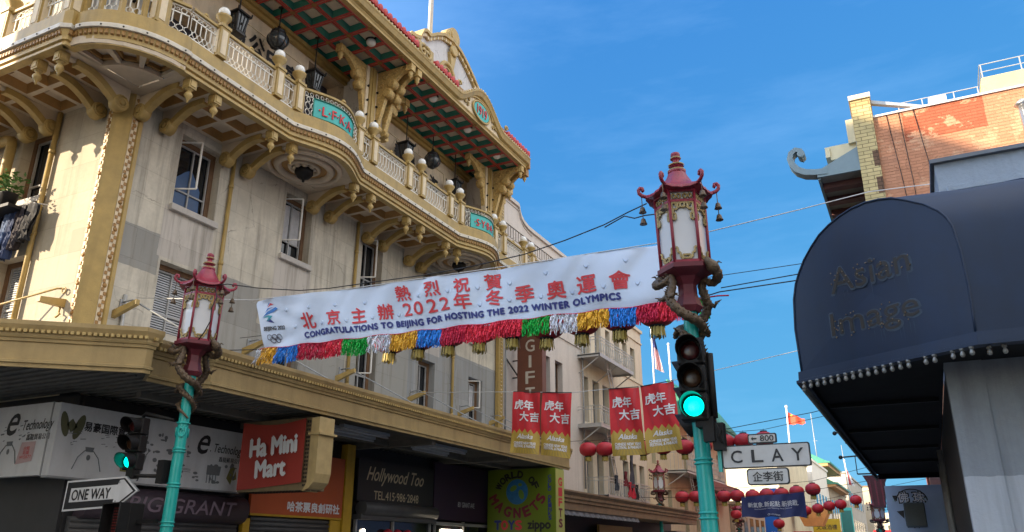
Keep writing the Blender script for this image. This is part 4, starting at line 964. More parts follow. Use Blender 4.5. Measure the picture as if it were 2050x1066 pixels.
# --- BIG GRANT shutter box
BG = thing('shop_fascia_box', 'dull purple shutter box with faded mauve lettering under the white electronics sign', 'sign', (-12, 9, 2.1))
w = MB(); w.tube([(-12.0, 8.6, 2.33), (-12.0, 12.05, 2.33)], 0.26, 14); w.build('box', mat('faded_purple_vinyl', (0.05, 0.035, 0.05), 0.5, 0.3, 3, streak=0.3), BG)
text('BIG GRANT', mat('faded_mauve_letters', (0.19, 0.14, 0.18), 0.6, 0.1), 'lettering', BG, panel((-11.742, 0, 0), (0, 1, 0), (0, 0, 1)), 10.5, 2.33, 2.4, 0.24, bold=0.03, shear=0.2)
# --- Ha Mini Mart projecting box sign
HM = thing('projecting_box_sign', 'red box sign with fat white lettering hung under the canopy, with pale lattice edge', 'sign', (-10.6, 11.5, 2.6))
RS = mat('red_sign_face', (0.40, 0.05, 0.035), 0.45, 0.08, 2)
w = MB()
N = 10; rowsA = []
for zf in range(5):
    z = 2.70 + 1.16 * zf / 4; rowsA.append([(-11.4 + (1.52) * i / N, 11.30 + 0.10 * sin(pi * i / N) * 0.5, z + (0.07 * (1 - sin(pi * i / N)) - 0.05 if zf == 4 else 0.1 * (i / N - 0.5) + 0.0)) for i in range(N + 1)])
w.strip(rowsA); w.build('face', RS, HM, recalc=False)
LAT = mat('pierced_tan_lattice', (0.23, 0.17, 0.09), 0.6, 0.2, 6); DARKH = mat('dark_lattice_hole', (0.03, 0.022, 0.015), 0.7, 0)
w = MB(); w.box(-11.45, -9.8, 11.37, 11.85, 2.62, 3.9); w.build('box', LAT, HM)
w = MB()
for i in range(22):
    for j in range(3): w.box(-11.4 + i * 0.073, -11.355 + i * 0.073, 11.41 + j * 0.15, 11.5 + j * 0.15, 2.613, 2.621)
for i in range(17):
    for j in range(2): w.box(-9.9 + 0.045 * j, -9.87 + 0.045 * j, 11.36, 11.371, 2.68 + i * 0.07, 2.72 + i * 0.07)
w.build('lattice_holes', DARKH, HM)
w = MB(); w.prism([(-9.8, 11.36, 3.88), (-9.62, 11.36, 3.9), (-9.62, 11.36, 2.9), (-9.66, 11.36, 2.75), (-9.76, 11.36, 2.65), (-9.9, 11.36, 2.6), (-9.8, 11.36, 2.75)], (0, 0.42, 0)); w.box(-9.84, -9.57, 11.33, 11.82, 3.58, 3.62); w.build('end_cap', mat('aged_cream_metal', (0.50, 0.37, 0.17), 0.5, 0.2, 3, streak=0.5), HM)
hp = panel((0, 11.29, 0), (1, 0, 0), (0, 0, 1))
text('Ha Mini', INKW, 'lettering', HM, hp, -10.6, 3.42, 1.1, 0.32, bold=0.12, rot=0.05); text('Mart', INKW, 'lettering', HM, hp, -10.62, 3.02, 0.7, 0.3, bold=0.12, rot=0.05)
# --- orange fascia sign
OS = thing('fascia_sign', 'flat orange sign with white Chinese lettering behind the red box sign', 'sign', (-12, 13.7, 2.3))
w = MB(); w.box(-12.0, -11.93, 12.25, 15.1, 2.30, 3.6); w.build('panel', mat('orange_sign_paint', (0.46, 0.09, 0.025), 0.5, 0.1, 2), OS); w = MB(); w.box(-12.0, -11.92, 12.25, 15.1, 2.26, 2.3); w.build('trim', YEL, OS)
text('哈茶票良創研社', INKW, 'lettering', OS, panel((-11.93, 0, 0), (0, 1, 0), (0, 0, 1)), 14.15, 2.48, 1.7, 0.2, bold=0.08)
# --- Hollywood Too
HT = thing('fascia_sign', 'black sign with thin gold script and a gold telephone number', 'sign', (-12, 17.3, 2.6))
w = MB(); w.box(-12.0, -11.93, 15.62, 18.95, 2.72, 3.7); w.build('panel', mat('black_sign_gloss', (0.016, 0.016, 0.02), 0.35, 0.1), HT)
GL = mat('dull_gold_letters', (0.60, 0.50, 0.33), 0.5, 0.05); ph = panel((-11.93, 0, 0), (0, 1, 0), (0, 0, 1))
text('Hollywood Too', GL, 'lettering', HT, ph, 17.2, 3.32, 2.5, 0.42, shear=0.45, bold=0.02); text('TEL.415·986·2848', GL, 'lettering', HT, ph, 17.25, 2.88, 1.95, 0.2, bold=0.02)
# --- purple plain fascia with address
PF = thing('fascia_board', 'dark plum board with one small line of white address lettering', 'sign', (-12, 20.8, 2.4))
w = MB(); w.box(-12.0, -11.93, 19.0, 22.75, 2.42, 3.92); w.build('panel', mat('plum_board', (0.045, 0.022, 0.05), 0.5, 0.15, 2), PF); text('801 GRANT AVE', INKW, 'lettering', PF, ph, 20.75, 2.86, 0.95, 0.14)
# --- World of Magnets box
WM = thing('projecting_box_sign', 'lime green box sign with a blue globe at the far end of the canopy', 'sign', (-10.3, 22.2, 1))
LIME = mat('lime_sign_face', (0.12, 0.18, 0.008), 0.4, 0.06, 2)
w = MB(); w.box(-11.85, -9.62, 21.9, 22.5, 1.0, 3.93); w.build('panel', LIME, WM)
w = MB(); w.box(-9.615, -9.6, 21.9, 22.5, 1.0, 3.9); w.build('side_panel', mat('pale_lime_face', (0.42, 0.44, 0.11), 0.4, 0.06, 2), WM)
pm = panel((0, 21.9, 0), (1, 0, 0), (0, 0, 1)); MAR = mat('maroon_letters', (0.16, 0.012, 0.03), 0.5, 0); BLU = mat('blue_globe_print', (0.02, 0.16, 0.38), 0.5, 0.25, 8)
cx, cz = -10.86, 3.28
blob(pm, [ell(cx, cz, 0.36, 0.36, 28)], BLU, 'globe_print', WM, 0.004); blob(pm, [ell(cx - 0.12, cz + 0.1, 0.13, 0.08, 10, 0.5), ell(cx + 0.14, cz - 0.08, 0.09, 0.15, 10, 0.3), ell(cx + 0.1, cz + 0.2, 0.07, 0.05, 9)], mat('green_land_print', (0.12, 0.25, 0.03), 0.5, 0), 'land_print', WM, 0.007)
for i, ch in enumerate('WORLD OF'):
    if ch != ' ':
        a = pi * (0.86 - 0.72 * i / 7); text(ch, INK, 'lettering', WM, pm, cx + 0.66 * cos(a), cz - 0.08 + 0.58 * sin(a), 0.17, 0.19, bold=0.14, rot=a - pi / 2)
for i, ch in enumerate('MAGNETS'):
    a = pi * (1.15 + 0.70 * i / 6); text(ch, MAR, 'lettering', WM, pm, cx + 0.86 * cos(a), cz + 0.12 + 0.72 * sin(a), 0.21, 0.27, bold=0.14, rot=a - 1.5 * pi)
for i, (ch, m_) in enumerate(zip('TOYS', (INKN, INKR, INKN, INKR))): text(ch, m_, 'lettering', WM, pm, -11.5 + 0.23 * i, 2.34, 0.2, 0.24, bold=0.14)
text('zippo', INK, 'lettering', WM, pm, -10.15, 2.31, 0.72, 0.3, bold=0.09)
for i, ch in enumerate('COLD DRINKS'):
    if ch != ' ': text(ch, INKN, 'lettering', WM, pm, -9.8, 3.68 - 0.115 * i, 0.10, 0.1, bold=0.1)
ps = panel((-9.6, 0, 0), (0, 1, 0), (0, 0, 1))
for i, ch in enumerate('GIFTS'): text(ch, MAR if i > 2 else INKR, 'lettering', WM, ps, 22.2, 3.55 - 0.29 * i, 0.26, 0.22, bold=0.12)
# laundry and plant on the side street wall
LB = thing('clothes_line', 'thin line strung between the drainpipes under the side window', 'clothes line', (-14, 7.6, 7.3))
m = MB(); m.tube([(-16.5, 8.02, 7.78), (-14.9, 8.02, 7.70), (-14.0, 8.04, 7.66), (-13.85, 8.22, 7.66)], 0.012, 5); m.build('line', WIREW, LB)
CL = [('dark navy jacket hanging leftmost on the side street clothes line', (0.012, 0.014, 0.03), -15.15, 0.6, 0.95), ('faded blue jeans hanging second on the side wall line', (0.10, 0.15, 0.28), -14.72, 0.24, 0.95), ('deep blue trousers hanging between faded jeans and black shirt', (0.025, 0.045, 0.12), -14.52, 0.24, 1.0),
      ('black patterned shirt hanging next to the deep blue trousers', (0.03, 0.025, 0.035), -14.30, 0.26, 0.85), ('black top with pale cords hanging nearest the drainpipe', (0.02, 0.02, 0.025), -14.03, 0.34, 0.72)]
for lab, c, x, wd, ln in CL:
    m = MB(); n = 8; rows = []
    for j in range(9):
        f = j / 8; rows.append([(x + (i / n - 0.5) * wd * (1 - 0.25 * f) - 0.06 * f, 8.02 + 0.045 * sin(i * 1.7 + j * 0.8 + x * 9) * (0.4 + f), 7.66 - ln * f - 0.03 * abs(i - 4) / 4) for i in range(n + 1)])
    m.strip(rows); rows2 = [[(a, b + 0.05, z) for a, b, z in r] for r in rows]; m.strip(rows2)
    tag(m.build('hanging_garment', mat('cloth', c, 0.8, 0.12, 4, bump=0.1), recalc=False), lab, 'garment', 'laundry on the side street line')
PT = thing('potted_plant', 'leafy green pot plant on the ledge of the side street window', 'plant', (-14.55, 8.0, 7.5))
m = MB(); m.lathe((-14.62, 7.9, 7.62), [(0.12, 0), (0.17, 0.26), (0.18, 0.28), (0.15, 0.28)], 12); m.box(-15.2, -14.3, 7.75, 8.3, 7.56, 7.62); m.build('pot', BLACKP, PT)
m = MB(); random.seed(3)
for i in range(130):
    a, r, z = random.uniform(0, 6.3), random.uniform(0.05, 0.30) , random.uniform(7.88, 8.3); c = V((-14.62 + r * cos(a), 7.9 + r * sin(a) * 0.8, z)); u = V((random.uniform(-1, 1), random.uniform(-1, 1), random.uniform(-0.2, 0.8))).normalized(); vv = u.orthogonal().normalized()
    m.face([c, c + u * 0.05 + vv * 0.025, c + u * 0.11, c + u * 0.05 - vv * 0.025])
m.build('leaves', mat('leaf_green', (0.05, 0.13, 0.02), 0.5, 0.4, 20), PT, recalc=False)
# ================================================================ dragon street lamps
def dragon(m, cx, cy, a0, zt=4.43, zb=3.45, z0=0.0):
    """head at a corner of the lantern base, neck tucked under it, a wide loop outward, then coils down the pole"""
    ctl = [(4.42, 0.335, -0.12, 0.05), (4.385, 0.345, 0.0, 0.053), (4.35, 0.32, 0.28, 0.05), (4.33, 0.27, 0.55, 0.042), (4.37, 0.21, 0.75, 0.04), (4.40, 0.19, 0.9, 0.042), (4.30, 0.19, 1.0, 0.046), (4.20, 0.24, 1.1, 0.05), (4.13, 0.285, 1.2, 0.05), (4.04, 0.295, 1.35, 0.051),
           (3.95, 0.26, 1.6, 0.053), (3.89, 0.21, 2.0, 0.056), (3.86, 0.14, 2.6, 0.05), (3.82, 0.125, 3.4, 0.048), (3.76, 0.12, 4.2, 0.045), (3.69, 0.115, 5.0, 0.041), (3.62, 0.108, 5.8, 0.036), (3.55, 0.102, 6.6, 0.03), (3.49, 0.098, 7.4, 0.023), (3.43, 0.093, 8.2, 0.016), (3.37, 0.095, 8.9, 0.01)]
    pts, R = [], []
    for i in range(len(ctl) - 1):
        p0, p1, p2, p3 = (ctl[max(i - 1, 0)], ctl[i], ctl[i + 1], ctl[min(i + 2, len(ctl) - 1)])
        for k in range(5):
            t = k / 5; q = [0.5 * (2 * b + (c - a) * t + (2 * a - 5 * b + 4 * c - d) * t * t + (3 * b - a - 3 * c + d) * t ** 3) for a, b, c, d in zip(p0, p1, p2, p3)]
            pts.append(V((cx + q[1] * cos(a0 + q[2]), cy + q[1] * sin(a0 + q[2]), q[0] + z0))); R.append(q[3] * (1.12 if (len(pts) % 3) == 0 else 0.94))
    m.tube(pts, R, 8)
    h = pts[0]; d = (h - pts[3]).normalized(); d.z = max(d.z, 0.0); d.normalize()
    m.tube([h - d * 0.03, h + d * 0.04, h + d * 0.10, h + d * 0.15], [0.055, 0.068, 0.045, 0.026], 8); m.tube([h + d * 0.02 - V((0, 0, 0.03)), h + d * 0.12 - V((0, 0, 0.06))], [0.035, 0.014], 6)
    for s in (-1, 1):
        sd = V((-d.y, d.x, 0)) * s; m.tube([h + sd * 0.03 + V((0, 0, 0.04)), h - d * 0.05 + sd * 0.05 + V((0, 0, 0.11)), h - d * 0.10 + sd * 0.06 + V((0, 0, 0.13))], [0.014, 0.011, 0.004], 5)
        for k in (38, 66):
            p = pts[k]; o = V((p.x - cx, p.y - cy, 0)).normalized(); t = V((-o.y, o.x, 0)) * s
            m.tube([p, p + o * 0.05 + t * 0.06 - V((0, 0, 0.05)), p + o * 0.03 + t * 0.11 - V((0, 0, 0.02))], [0.032, 0.026, 0.018], 6)
            for f in (-0.03, 0, 0.03): m.tube([p + o * 0.03 + t * 0.11 - V((0, 0, 0.02)), p + o * (0.03 + f) + t * 0.16 + V((0, 0, f - 0.03))], [0.011, 0.004], 4)
    for i in range(16, len(pts) - 12, 2):
        p = pts[i]; o = V((p.x - cx, p.y - cy, 0)).normalized(); m.tube([p + o * R[i] * 0.7 + V((0, 0, R[i] * 0.4)), p + o * (R[i] + 0.02) + V((0, 0, 0.035))], [0.014, 0.003], 4)
def make_lamp(label, loc, full=True):
    t = thing('street_lamp', label, 'street lamp', loc, 'dragon lamp posts along the street'); x, y, z0 = loc; O = V(loc)
    m = MB(); m.lathe(O, [(0.24, 0.1), (0.24, 0.35), (0.16, 0.5), (0.12, 1.0), (0.09, 1.05), (0.082, 1.9), (0.072, 4.0), (0.07, 4.1)], 20)
    for z in (1.9, 1.95, 2.42, 2.46, 2.9, 2.94, 3.3): m.lathe(O, [(0.076, z), (0.094, z + 0.008), (0.094, z + 0.022), (0.076, z + 0.03)], 20, cap=False)
    pole = m.build('pole', TURQ, t)
    for k in range(3):
        m = MB(); a = k * 2.1 + 0.6; q = [(0.02 + 0.008 * i, i * 0.62) for i in range(12)]
        m.tube([O + V(((0.084) * cos(a + r_ * cos(f) * 7), 0.084 * sin(a + r_ * cos(f) * 7), 3.2 + r_ * sin(f))) for r_, f in q], 0.012, 5); m.build('iron_scroll', TURQ, pole)
    m = MB(); dragon(m, x, y, 3.0); m.build('dragon', BRONZE, t); m = MB(); dragon(m, x, y, 3.0 + pi); m.build('dragon', BRONZE, t)
    lp = MB(); lp.lathe(O, [(0.11, 4.0), (0.145, 4.06), (0.10, 4.2), (0.10, 4.3), (0.16, 4.38), (0.27, 4.42), (0.305, 4.44), (0.305, 4.49), (0.27, 4.49)], 6, False, 0.35); lan = lp.build('lantern', MAROOND, t)
    h0, h1 = 4.48, 5.33; r0, r1 = 0.262, 0.272
    m = MB()
    for k in range(6):
        a = 0.35 + k * pi / 3; m.tube([O + V((r0 * cos(a), r0 * sin(a), h0)), O + V((r1 * cos(a), r1 * sin(a), h1 + 0.05))], 0.018, 6)
        b = a + pi / 3
        for h, q in ((h0 + 0.03, r0), (h1 - 0.12, r1 - 0.005), (h1, r1)): m.bar(O + V((q * cos(a), q * sin(a), h)), O + V((q * cos(b), q * sin(b), h)), 0.03)
    m.build('lantern_frame', MAROON, lan)
    m = MB(); m.lathe(O, [(r0 - 0.02, h0), (r1 - 0.02, h1)], 6, False, 0.35); m.build('frosted_panes', FROST, lan)
    m = MB()
    for k in range(6):
        a, b = 0.35 + k * pi / 3, 0.35 + (k + 1) * pi / 3
        def P(u, v):
            q = r0 + (r1 - r0) * v; return O + V((cos(a), sin(a), 0)) * q * (1 - u) + V((cos(b), sin(b), 0)) * q * u + V((0, 0, h0 + (h1 - h0) * v))
        s = 0.019
        for seg in ([(0.08, 0.6), (0.2, 0.6), (0.2, 0.68), (0.12, 0.68), (0.12, 0.74), (0.28, 0.74), (0.28, 0.80), (0.2, 0.80), (0.42, 0.83), (0.42, 0.77), (0.58, 0.77), (0.58, 0.83), (0.8, 0.80), (0.72, 0.80), (0.72, 0.74), (0.88, 0.74), (0.88, 0.68), (0.8, 0.68), (0.8, 0.6), (0.92, 0.6)],
                    [(0.08, 0.22), (0.16, 0.22), (0.16, 0.15), (0.26, 0.15), (0.26, 0.09), (0.5, 0.07), (0.74, 0.09), (0.74, 0.15), (0.84, 0.15), (0.84, 0.22), (0.92, 0.22)],
                    [(0.08, 0.83), (0.92, 0.83)], [(0.08, 0.6), (0.08, 0.83)], [(0.92, 0.6), (0.92, 0.83)], [(0.3, 0.83), (0.3, 0.77), (0.38, 0.77)], [(0.7, 0.83), (0.7, 0.77), (0.62, 0.77)], [(0.35, 0.06), (0.35, 0.12), (0.65, 0.12), (0.65, 0.06)]):
            for p, q in zip(seg[:-1], seg[1:]): m.bar(P(*p), P(*q), s, 0.02)
        for u in (0.18, 0.38, 0.62, 0.82): m.tube([P(u + 0.07 * cos(f), 0.925 + 0.035 * sin(f)) for f in [2 * pi * i / 7 for i in range(7)]], 0.01, 4, closed=True)
    m.build('brass_fretwork', BRASS, lan)
    m = MB(); N = 48; rows = []
    for f, zz in ((1.0, 5.325), (0.985, 5.355), (0.86, 5.38), (0.66, 5.43), (0.47, 5.51), (0.33, 5.60), (0.25, 5.67)):
        row = []
        for j in range(N + 1):
            a = 0.35 + 2 * pi * j / N; cn = abs(((j % 8) / 8) * 2 - 1) ** 2.2; rr = 0.36 * f * (0.94 + 0.10 * cn * f) + (0.012 if j % 2 else 0) * f
            row.append(O + V((rr * cos(a), rr * sin(a), zz + 0.05 * cn * f ** 3 * (1 if f > 0.6 else 0.3))))
        rows.append(row)
    m.strip(rows); m.strip([[O + V((0.25 * cos(0.35 + 2 * pi * j / N), 0.25 * sin(0.35 + 2 * pi * j / N), 5.335)) for j in range(N + 1)], rows[0]])
    roof = m.build('roof', MAROON, lan)
    m = MB()
    for k in range(6):
        a = 0.35 + k * pi / 3; D = V((cos(a), sin(a), 0)); m.tube([O + D * q + V((0, 0, z)) for q, z in ((0.33, 5.375), (0.37, 5.385), (0.41, 5.40), (0.44, 5.43), (0.445, 5.47), (0.425, 5.495), (0.40, 5.49), (0.395, 5.465), (0.41, 5.455))], 0.022, 6)
    m.build('roof_curls', MAROON, roof)
    m = MB(); m.lathe(O, [(0.10, 5.64), (0.105, 5.67), (0.08, 5.69), (0.05, 5.70), (0.045, 5.72), (0.08, 5.735), (0.085, 5.76), (0.04, 5.785), (0.036, 5.82), (0.057, 5.83), (0.057, 5.845), (0.04, 5.855), (0.055, 5.875), (0.05, 5.905), (0.001, 5.93)], 12); f_ = m.build('finial', MAROON, roof)
    if full:
        for k in range(6):
            a = 0.35 + k * pi / 3; c = O + V((0.415 * cos(a), 0.415 * sin(a), 5.39)); m = MB(); m.tube([c, c - V((0, 0, 0.34))], 0.005, 4)
            for dz in (0.20, 0.34): m.lathe(c - V((0, 0, dz)), [(0.045, 0), (0.035, 0.02), (0.025, 0.06), (0.008, 0.075)], 8)
            m.build('bell', BRONZE, lan)
    m = MB()
    for z, r_ in ((5.68, 0.10), (5.75, 0.09), (5.84, 0.06)): m.lathe(O, [(r_, z - 0.008), (r_ + 0.004, z), (r_, z + 0.008)], 12, cap=False)
    m.build('finial_rings', BRASS, roof)
    return t
lampR = make_lamp('large dragon lamp post with maroon lantern, nearest, carrying street name plates on its turquoise pole', (-1.9, 8.1, 0.0))
lampR.rotation_euler = (0, radians(-1.0), 0)
lampL = dup(lampR, (-9.42, 8.1, 0.0), 'dragon lamp post with maroon lantern standing in the notch of the ochre corner canopy'); lampL.rotation_euler = (0, radians(1.0), 0.6)
l3 = dup(lampR, (-10.6, 35.6, 0.0), 'small far dragon lamp post in front of the cream fire escape building'); l3.rotation_euler = (0, 0, 0.3); l3.scale = (1.0, 1.0, 0.93)
l4 = dup(lampR, (-1.75, 34, 0.0), 'far dragon lamp post against the white painted shop wall under the blue awning'); l4.rotation_euler = (0, 0, 0.5); l4.scale = (0.85, 0.85, 0.62)
l5 = dup(lampR, (-10.6, 52, 0.0), 'dragon lamp post half hidden under the navy blue street banner'); l5.rotation_euler = (0, 0, 0.1); l5.scale = (1, 1, 0.78)

# ================================================================ traffic signals
GREENL = mat('green_signal_light', (0.0, 0.6, 0.45), 0.3, 0, emit=((0.0, 0.82, 0.60), 1.5))
LENSR = mat('unlit_red_lens', (0.06, 0.008, 0.008), 0.3, 0.1); LENSY = mat('unlit_amber_lens', (0.055, 0.022, 0.008), 0.3, 0.1)
def signal(name_label, c, yaw, lit=True, s=0.28, tilt=0.0, group='traffic signal heads'):
    """c = centre of the head; yaw = direction it faces (0 = towards -Y, positive turns to +X)"""
    c = V(c); F = V((sin(yaw), -cos(yaw), 0)); R_ = V((cos(yaw), sin(yaw), 0)); U = V((0, 0, 1))
    t = thing('traffic_signal', name_label, 'traffic light', c, group)
    for k in (1, 0, -1):
        p = c + U * k * s; m = MB(); m.obox(p - F * 0.06, F * 0.085, R_ * s * 0.48, U * s * 0.485); hsg = m.build('housing', BLACKP, t, bevel=0.015)
        lm2 = MB(); q = p + F * 0.028; lm2.lathe(q, [(s * 0.35, 0), (s * 0.32, 0.012), (s * 0.18, 0.02), (0.001, 0.024)], 18, axis=F)
        lm2.build('lens', (LENSR, LENSY, GREENL if lit else LENSY)[1 - k], hsg)
        v = MB(); n = 20; rows = [[], []]; inn = [[], []]
        for i in range(n + 1):
            a = -0.30 * pi + (1.60 * pi) * i / n; L_ = 0.05 + 0.19 * (0.5 + 0.5 * sin(min(max(a, -pi / 2), 1.5 * pi))) ** 0.6
            d = R_ * cos(a) * s * 0.45 + U * sin(a) * s * 0.45
            rows[0].append(q + d); rows[1].append(q + d * 1.0 + F * L_ - U * 0.012); inn[0].append(q + d * 0.95); inn[1].append(q + d * 0.95 + F * L_ - U * 0.012)
        v.strip(rows); v.strip(inn); v.strip([rows[1], inn[1]]); v.build('visor', BLACKP, hsg, recalc=False)
    return t
sg = signal('traffic light with lit green lens bolted to the large right lamp pole', (-1.93, 7.83, 3.24), radians(8))
m = MB(); m.bar((-1.9, 7.86, 2.80), (-1.9, 8.05, 2.80), 0.07); m.box(-1.87, -1.76, 7.86, 7.98, 2.62, 2.86); m.box(-1.79, -1.68, 7.9, 8.02, 2.54, 2.8); m.tube([(-1.74, 7.85, 2.78), (-1.70, 7.85, 2.72), (-1.73, 7.86, 2.66), (-1.69, 7.87, 2.6)], 0.012, 5); m.build('mounting_bracket', BLACKP, sg)
m = MB(); m.tube([(-1.76, 7.93, 2.85), (-1.76, 7.93, 3.5)], 0.035, 8); m.build('conduit', BLACKP, sg)
sg2 = signal('side facing traffic light behind the green one on the right pole, only its visors showing', (-1.965, 8.24, 3.12), radians(-80), lit=False)
m = MB(); m.bar((-1.9, 8.1, 3.3), (-1.9, 8.24, 3.3), 0.05); m.build('mounting_bracket', BLACKP, sg2)
sg3 = signal('left pole traffic light with lit green lens in front of the white electronics sign', (-10.12, 7.95, 3.05), radians(14), s=0.25)
m = MB(); m.tube([(-10.05, 7.98, 3.43), (-10.0, 7.99, 3.48), (-9.5, 8.08, 3.36)], 0.028, 6); m.tube([(-10.1, 7.98, 2.66), (-10.05, 7.99, 2.60), (-9.5, 8.08, 2.58)], 0.03, 6); m.box(-10.16, -10.02, 7.93, 8.05, 2.56, 2.7); m.box(-9.62, -9.5, 8.0, 8.14, 2.48, 2.8); m.build('mounting_bracket', BLACKP, sg3)
pd = thing('pedestrian_signal', 'pedestrian signal box with red hand grid at the bottom edge below the one way sign', 'pedestrian signal', (-10.1, 7.9, 1.9))
m = MB(); m.box(-10.22, -9.86, 7.86, 8.1, 1.78, 2.22); h = m.build('housing', BLACKP, pd, bevel=0.012)
m = MB(); m.tube([(-10.21, 7.70, 1.78), (-10.21, 7.70, 2.20), (-9.87, 7.70, 2.22), (-9.87, 7.70, 1.78)], 0.012, 5); m.box(-10.215, -10.205, 7.70, 7.86, 1.78, 2.21); m.box(-9.875, -9.865, 7.70, 7.86, 1.78, 2.21); m.box(-10.215, -9.865, 7.70, 7.86, 2.21, 2.22); m.build('visor', BLACKP, pd)
m = MB()
for i in range(9):
    for j in range(10):
        if i < 4: m.box(-10.17 + i * 0.034, -10.152 + i * 0.034, 7.853, 7.858, 1.80 + j * 0.038, 1.82 + j * 0.038)
m.build('red_hand_grid', mat('dim_red_led', (0.16, 0.012, 0.01), 0.5, 0), pd)
m = MB(); m.box(-9.86, -9.5, 7.98, 8.05, 1.95, 2.0); m.build('mounting_bracket', BLACKP, pd)
# one way sign
OW = thing('one_way_sign', 'black and white one way arrow sign pointing right below the left traffic light', 'road sign', (-10.4, 7.9, 2.3)); OW.rotation_euler = (0, 0, 0)
po = panel((-10.50, 7.84, 2.365), (1.40, 0.14, -0.07 + 0.11), (0.03, 0, 1))
out = [(-0.68, -0.225), (0.36, -0.205), (0.68, 0.0), (0.42, 0.21), (-0.68, 0.20)]
m = MB(); m.prism(flat(po, out, -0.02), po(0, 0, 0) - po(0, 0, 0.012)); m.build('back_plate', GREYM, OW)
m = MB(); m.face(flat(po, out, 0.0)); m.build('white_border', SIGNW, OW, recalc=False)
m = MB(); m.face(flat(po, [(-0.655, -0.20), (0.355, -0.18), (0.645, 0.0), (0.41, 0.185), (-0.655, 0.175)], 0.004)); m.build('black_field', INK, OW, recalc=False)
m = MB(); m.face(flat(po, [(-0.57, -0.105), (0.27, -0.095), (0.26, -0.17), (0.34, -0.165), (0.60, 0.0), (0.40, 0.165), (0.33, 0.16), (0.30, 0.10), (-0.57, 0.09)], 0.008)); m.build('white_arrow', SIGNW, OW, recalc=False)
m = MB(); 
for u, v in ((0.33, 0.13), (0.31, -0.13)): m.face(flat(po, ell(u, v, 0.016, 0.016, 10), 0.012))
m.build('rivets', GREYM, OW, recalc=False)
text('ONE WAY', INK, 'lettering', OW, lambda u, v, n: po(u, v, n + 0.008), -0.17, -0.008, 0.72, 0.145, bold=0.05)
# street name plates
def plate(name, label, cat, x0, x1, z0, z1, y, r=0.02, border=True, items=(), dz=0.0):
    t = thing(name, label, cat, ((x0 + x1) / 2, y, z0)); W_, H_ = x1 - x0, z1 - z0
    pf = panel(((x0 + x1) / 2, y, (z0 + z1) / 2), (1, 0.0, dz), (0, 0, 1))
    def rr(w, h, r): 
        o = []
        for cx_, cy_, a0 in ((w - r, h - r, 0), (-w + r, h - r, pi / 2), (-w + r, -h + r, pi), (w - r, -h + r, 1.5 * pi)): o += [(cx_ + r * cos(a0 + pi / 2 * i / 4), cy_ + r * sin(a0 + pi / 2 * i / 4)) for i in range(5)]
        return o
    m = MB(); m.prism(flat(pf, rr(W_ / 2, H_ / 2, r), -0.004), pf(0, 0, 0) - pf(0, 0, 0.022)); m.build('black_rim', INK, t)
    m = MB(); m.face(flat(pf, rr(W_ / 2 - 0.012, H_ / 2 - 0.012, r * 0.8), 0.001)); m.build('white_face', STAIN, t, recalc=False)
    for it in items: text(*it[:1], INK, 'lettering', t, pf, *it[1:], bold=0.03)
    return t, pf
STAIN = mat('weathered_white_enamel', (0.50, 0.50, 0.50), 0.45, 0.14, 5, streak=0.4)
t, pf = plate('street_name_sign', 'white street name plate with spaced black letters CLAY on the right lamp pole', 'street sign', -1.735, -0.915, 2.365, 2.585, 8.0, 0.02, items=[(c, -0.27 + 0.185 * i + (0.01 if i else 0), 0.0, 0.105, 0.115) for i, c in enumerate('CLAY')])
m = MB(); m.box(-1.775, -1.74, 7.99, 8.03, 2.34, 2.62); m.bar((-1.74, 8.03, 2.48), (-1.5, 8.03, 2.48), 0.03); m.build('pole_bracket', TURQ, t)
t, pf = plate('block_number_sign', 'small white plate with left arrow and number 800 on top of the street name', 'street sign', -1.475, -1.205, 2.592, 2.685, 8.0, 0.015, items=[('800', 0.045, 0, 0.125, 0.055)])
m = MB(); m.face(flat(pf, [(-0.105, 0), (-0.085, 0.018), (-0.085, 0.006), (-0.05, 0.006), (-0.05, -0.006), (-0.085, -0.006), (-0.085, -0.018)], 0.006)); m.build('arrow', INK, t, recalc=False)
t, pf = plate('chinese_street_sign', 'white plate with three Chinese characters hung under the street name', 'street sign', -1.515, -1.125, 2.205, 2.36, 8.0, 0.03, items=[('企李街', 0, 0, 0.28, 0.09)])
STAIN2 = STAIN

# ================================================================ congratulation banner across the street
BN = thing('street_banner', 'long white banner with red Chinese characters and blue English line strung across the street', 'banner', (-5.9, 9.2, 5))
TLb, TRb, BLb, BRb = V((-9.39, 9.2, 5.47)), V((-2.2, 9.2, 5.29)), V((-9.03, 9.2, 4.60)), V((-2.2, 9.2, 4.48))
def bwave(s, t):
    a = 0.016 * sin(s * 19 + t * 2.2) + 0.007 * sin(s * 61 - t * 6)
    for cs, ct, k, w_ in ((0.0, 1.0, -0.55, 0.05), (0.0, 1.0, -1.6, 0.07), (0.0, 0.0, 0.9, 0.06), (1.0, 1.0, 0.35, 0.05), (1.0, 1.0, 0.8, 0.06), (1.0, 0.0, -0.6, 0.05), (1.0, 0.0, -0.2, 0.04)):
        ds = abs(s - cs) * 8.2; off = (t - ct) - k * ds * (1 if ct == 0 else 1) * 0.35
        a += 0.022 * math.exp(-(off / (w_ + 0.10 * ds)) ** 2) * math.exp(-ds * 0.55)
    for c_ in (0.22, 0.41, 0.58, 0.76, 0.88): a += 0.012 * math.exp(-((s - c_ - 0.10 * (t - 0.5)) / 0.012) ** 2) * (0.3 + 0.7 * t)
    return a * 1.7
def banner(s, t, n=0):
    top = TLb.lerp(TRb, s) + V((0, 0, -0.05 * sin(pi * s))); bot = BLb.lerp(BRb, s) + V((0, 0, 0.0 - 0.02 * sin(pi * s) + 0.012 * sin(s * 40))); p = bot.lerp(top, t); return p + V((0, bwave(s, t) - n, 0))
CLOTHW = mat('white_banner_vinyl', (0.56, 0.66, 0.82), 0.42, 0.05, 2)
m = MB(); NS, NT = 150, 14
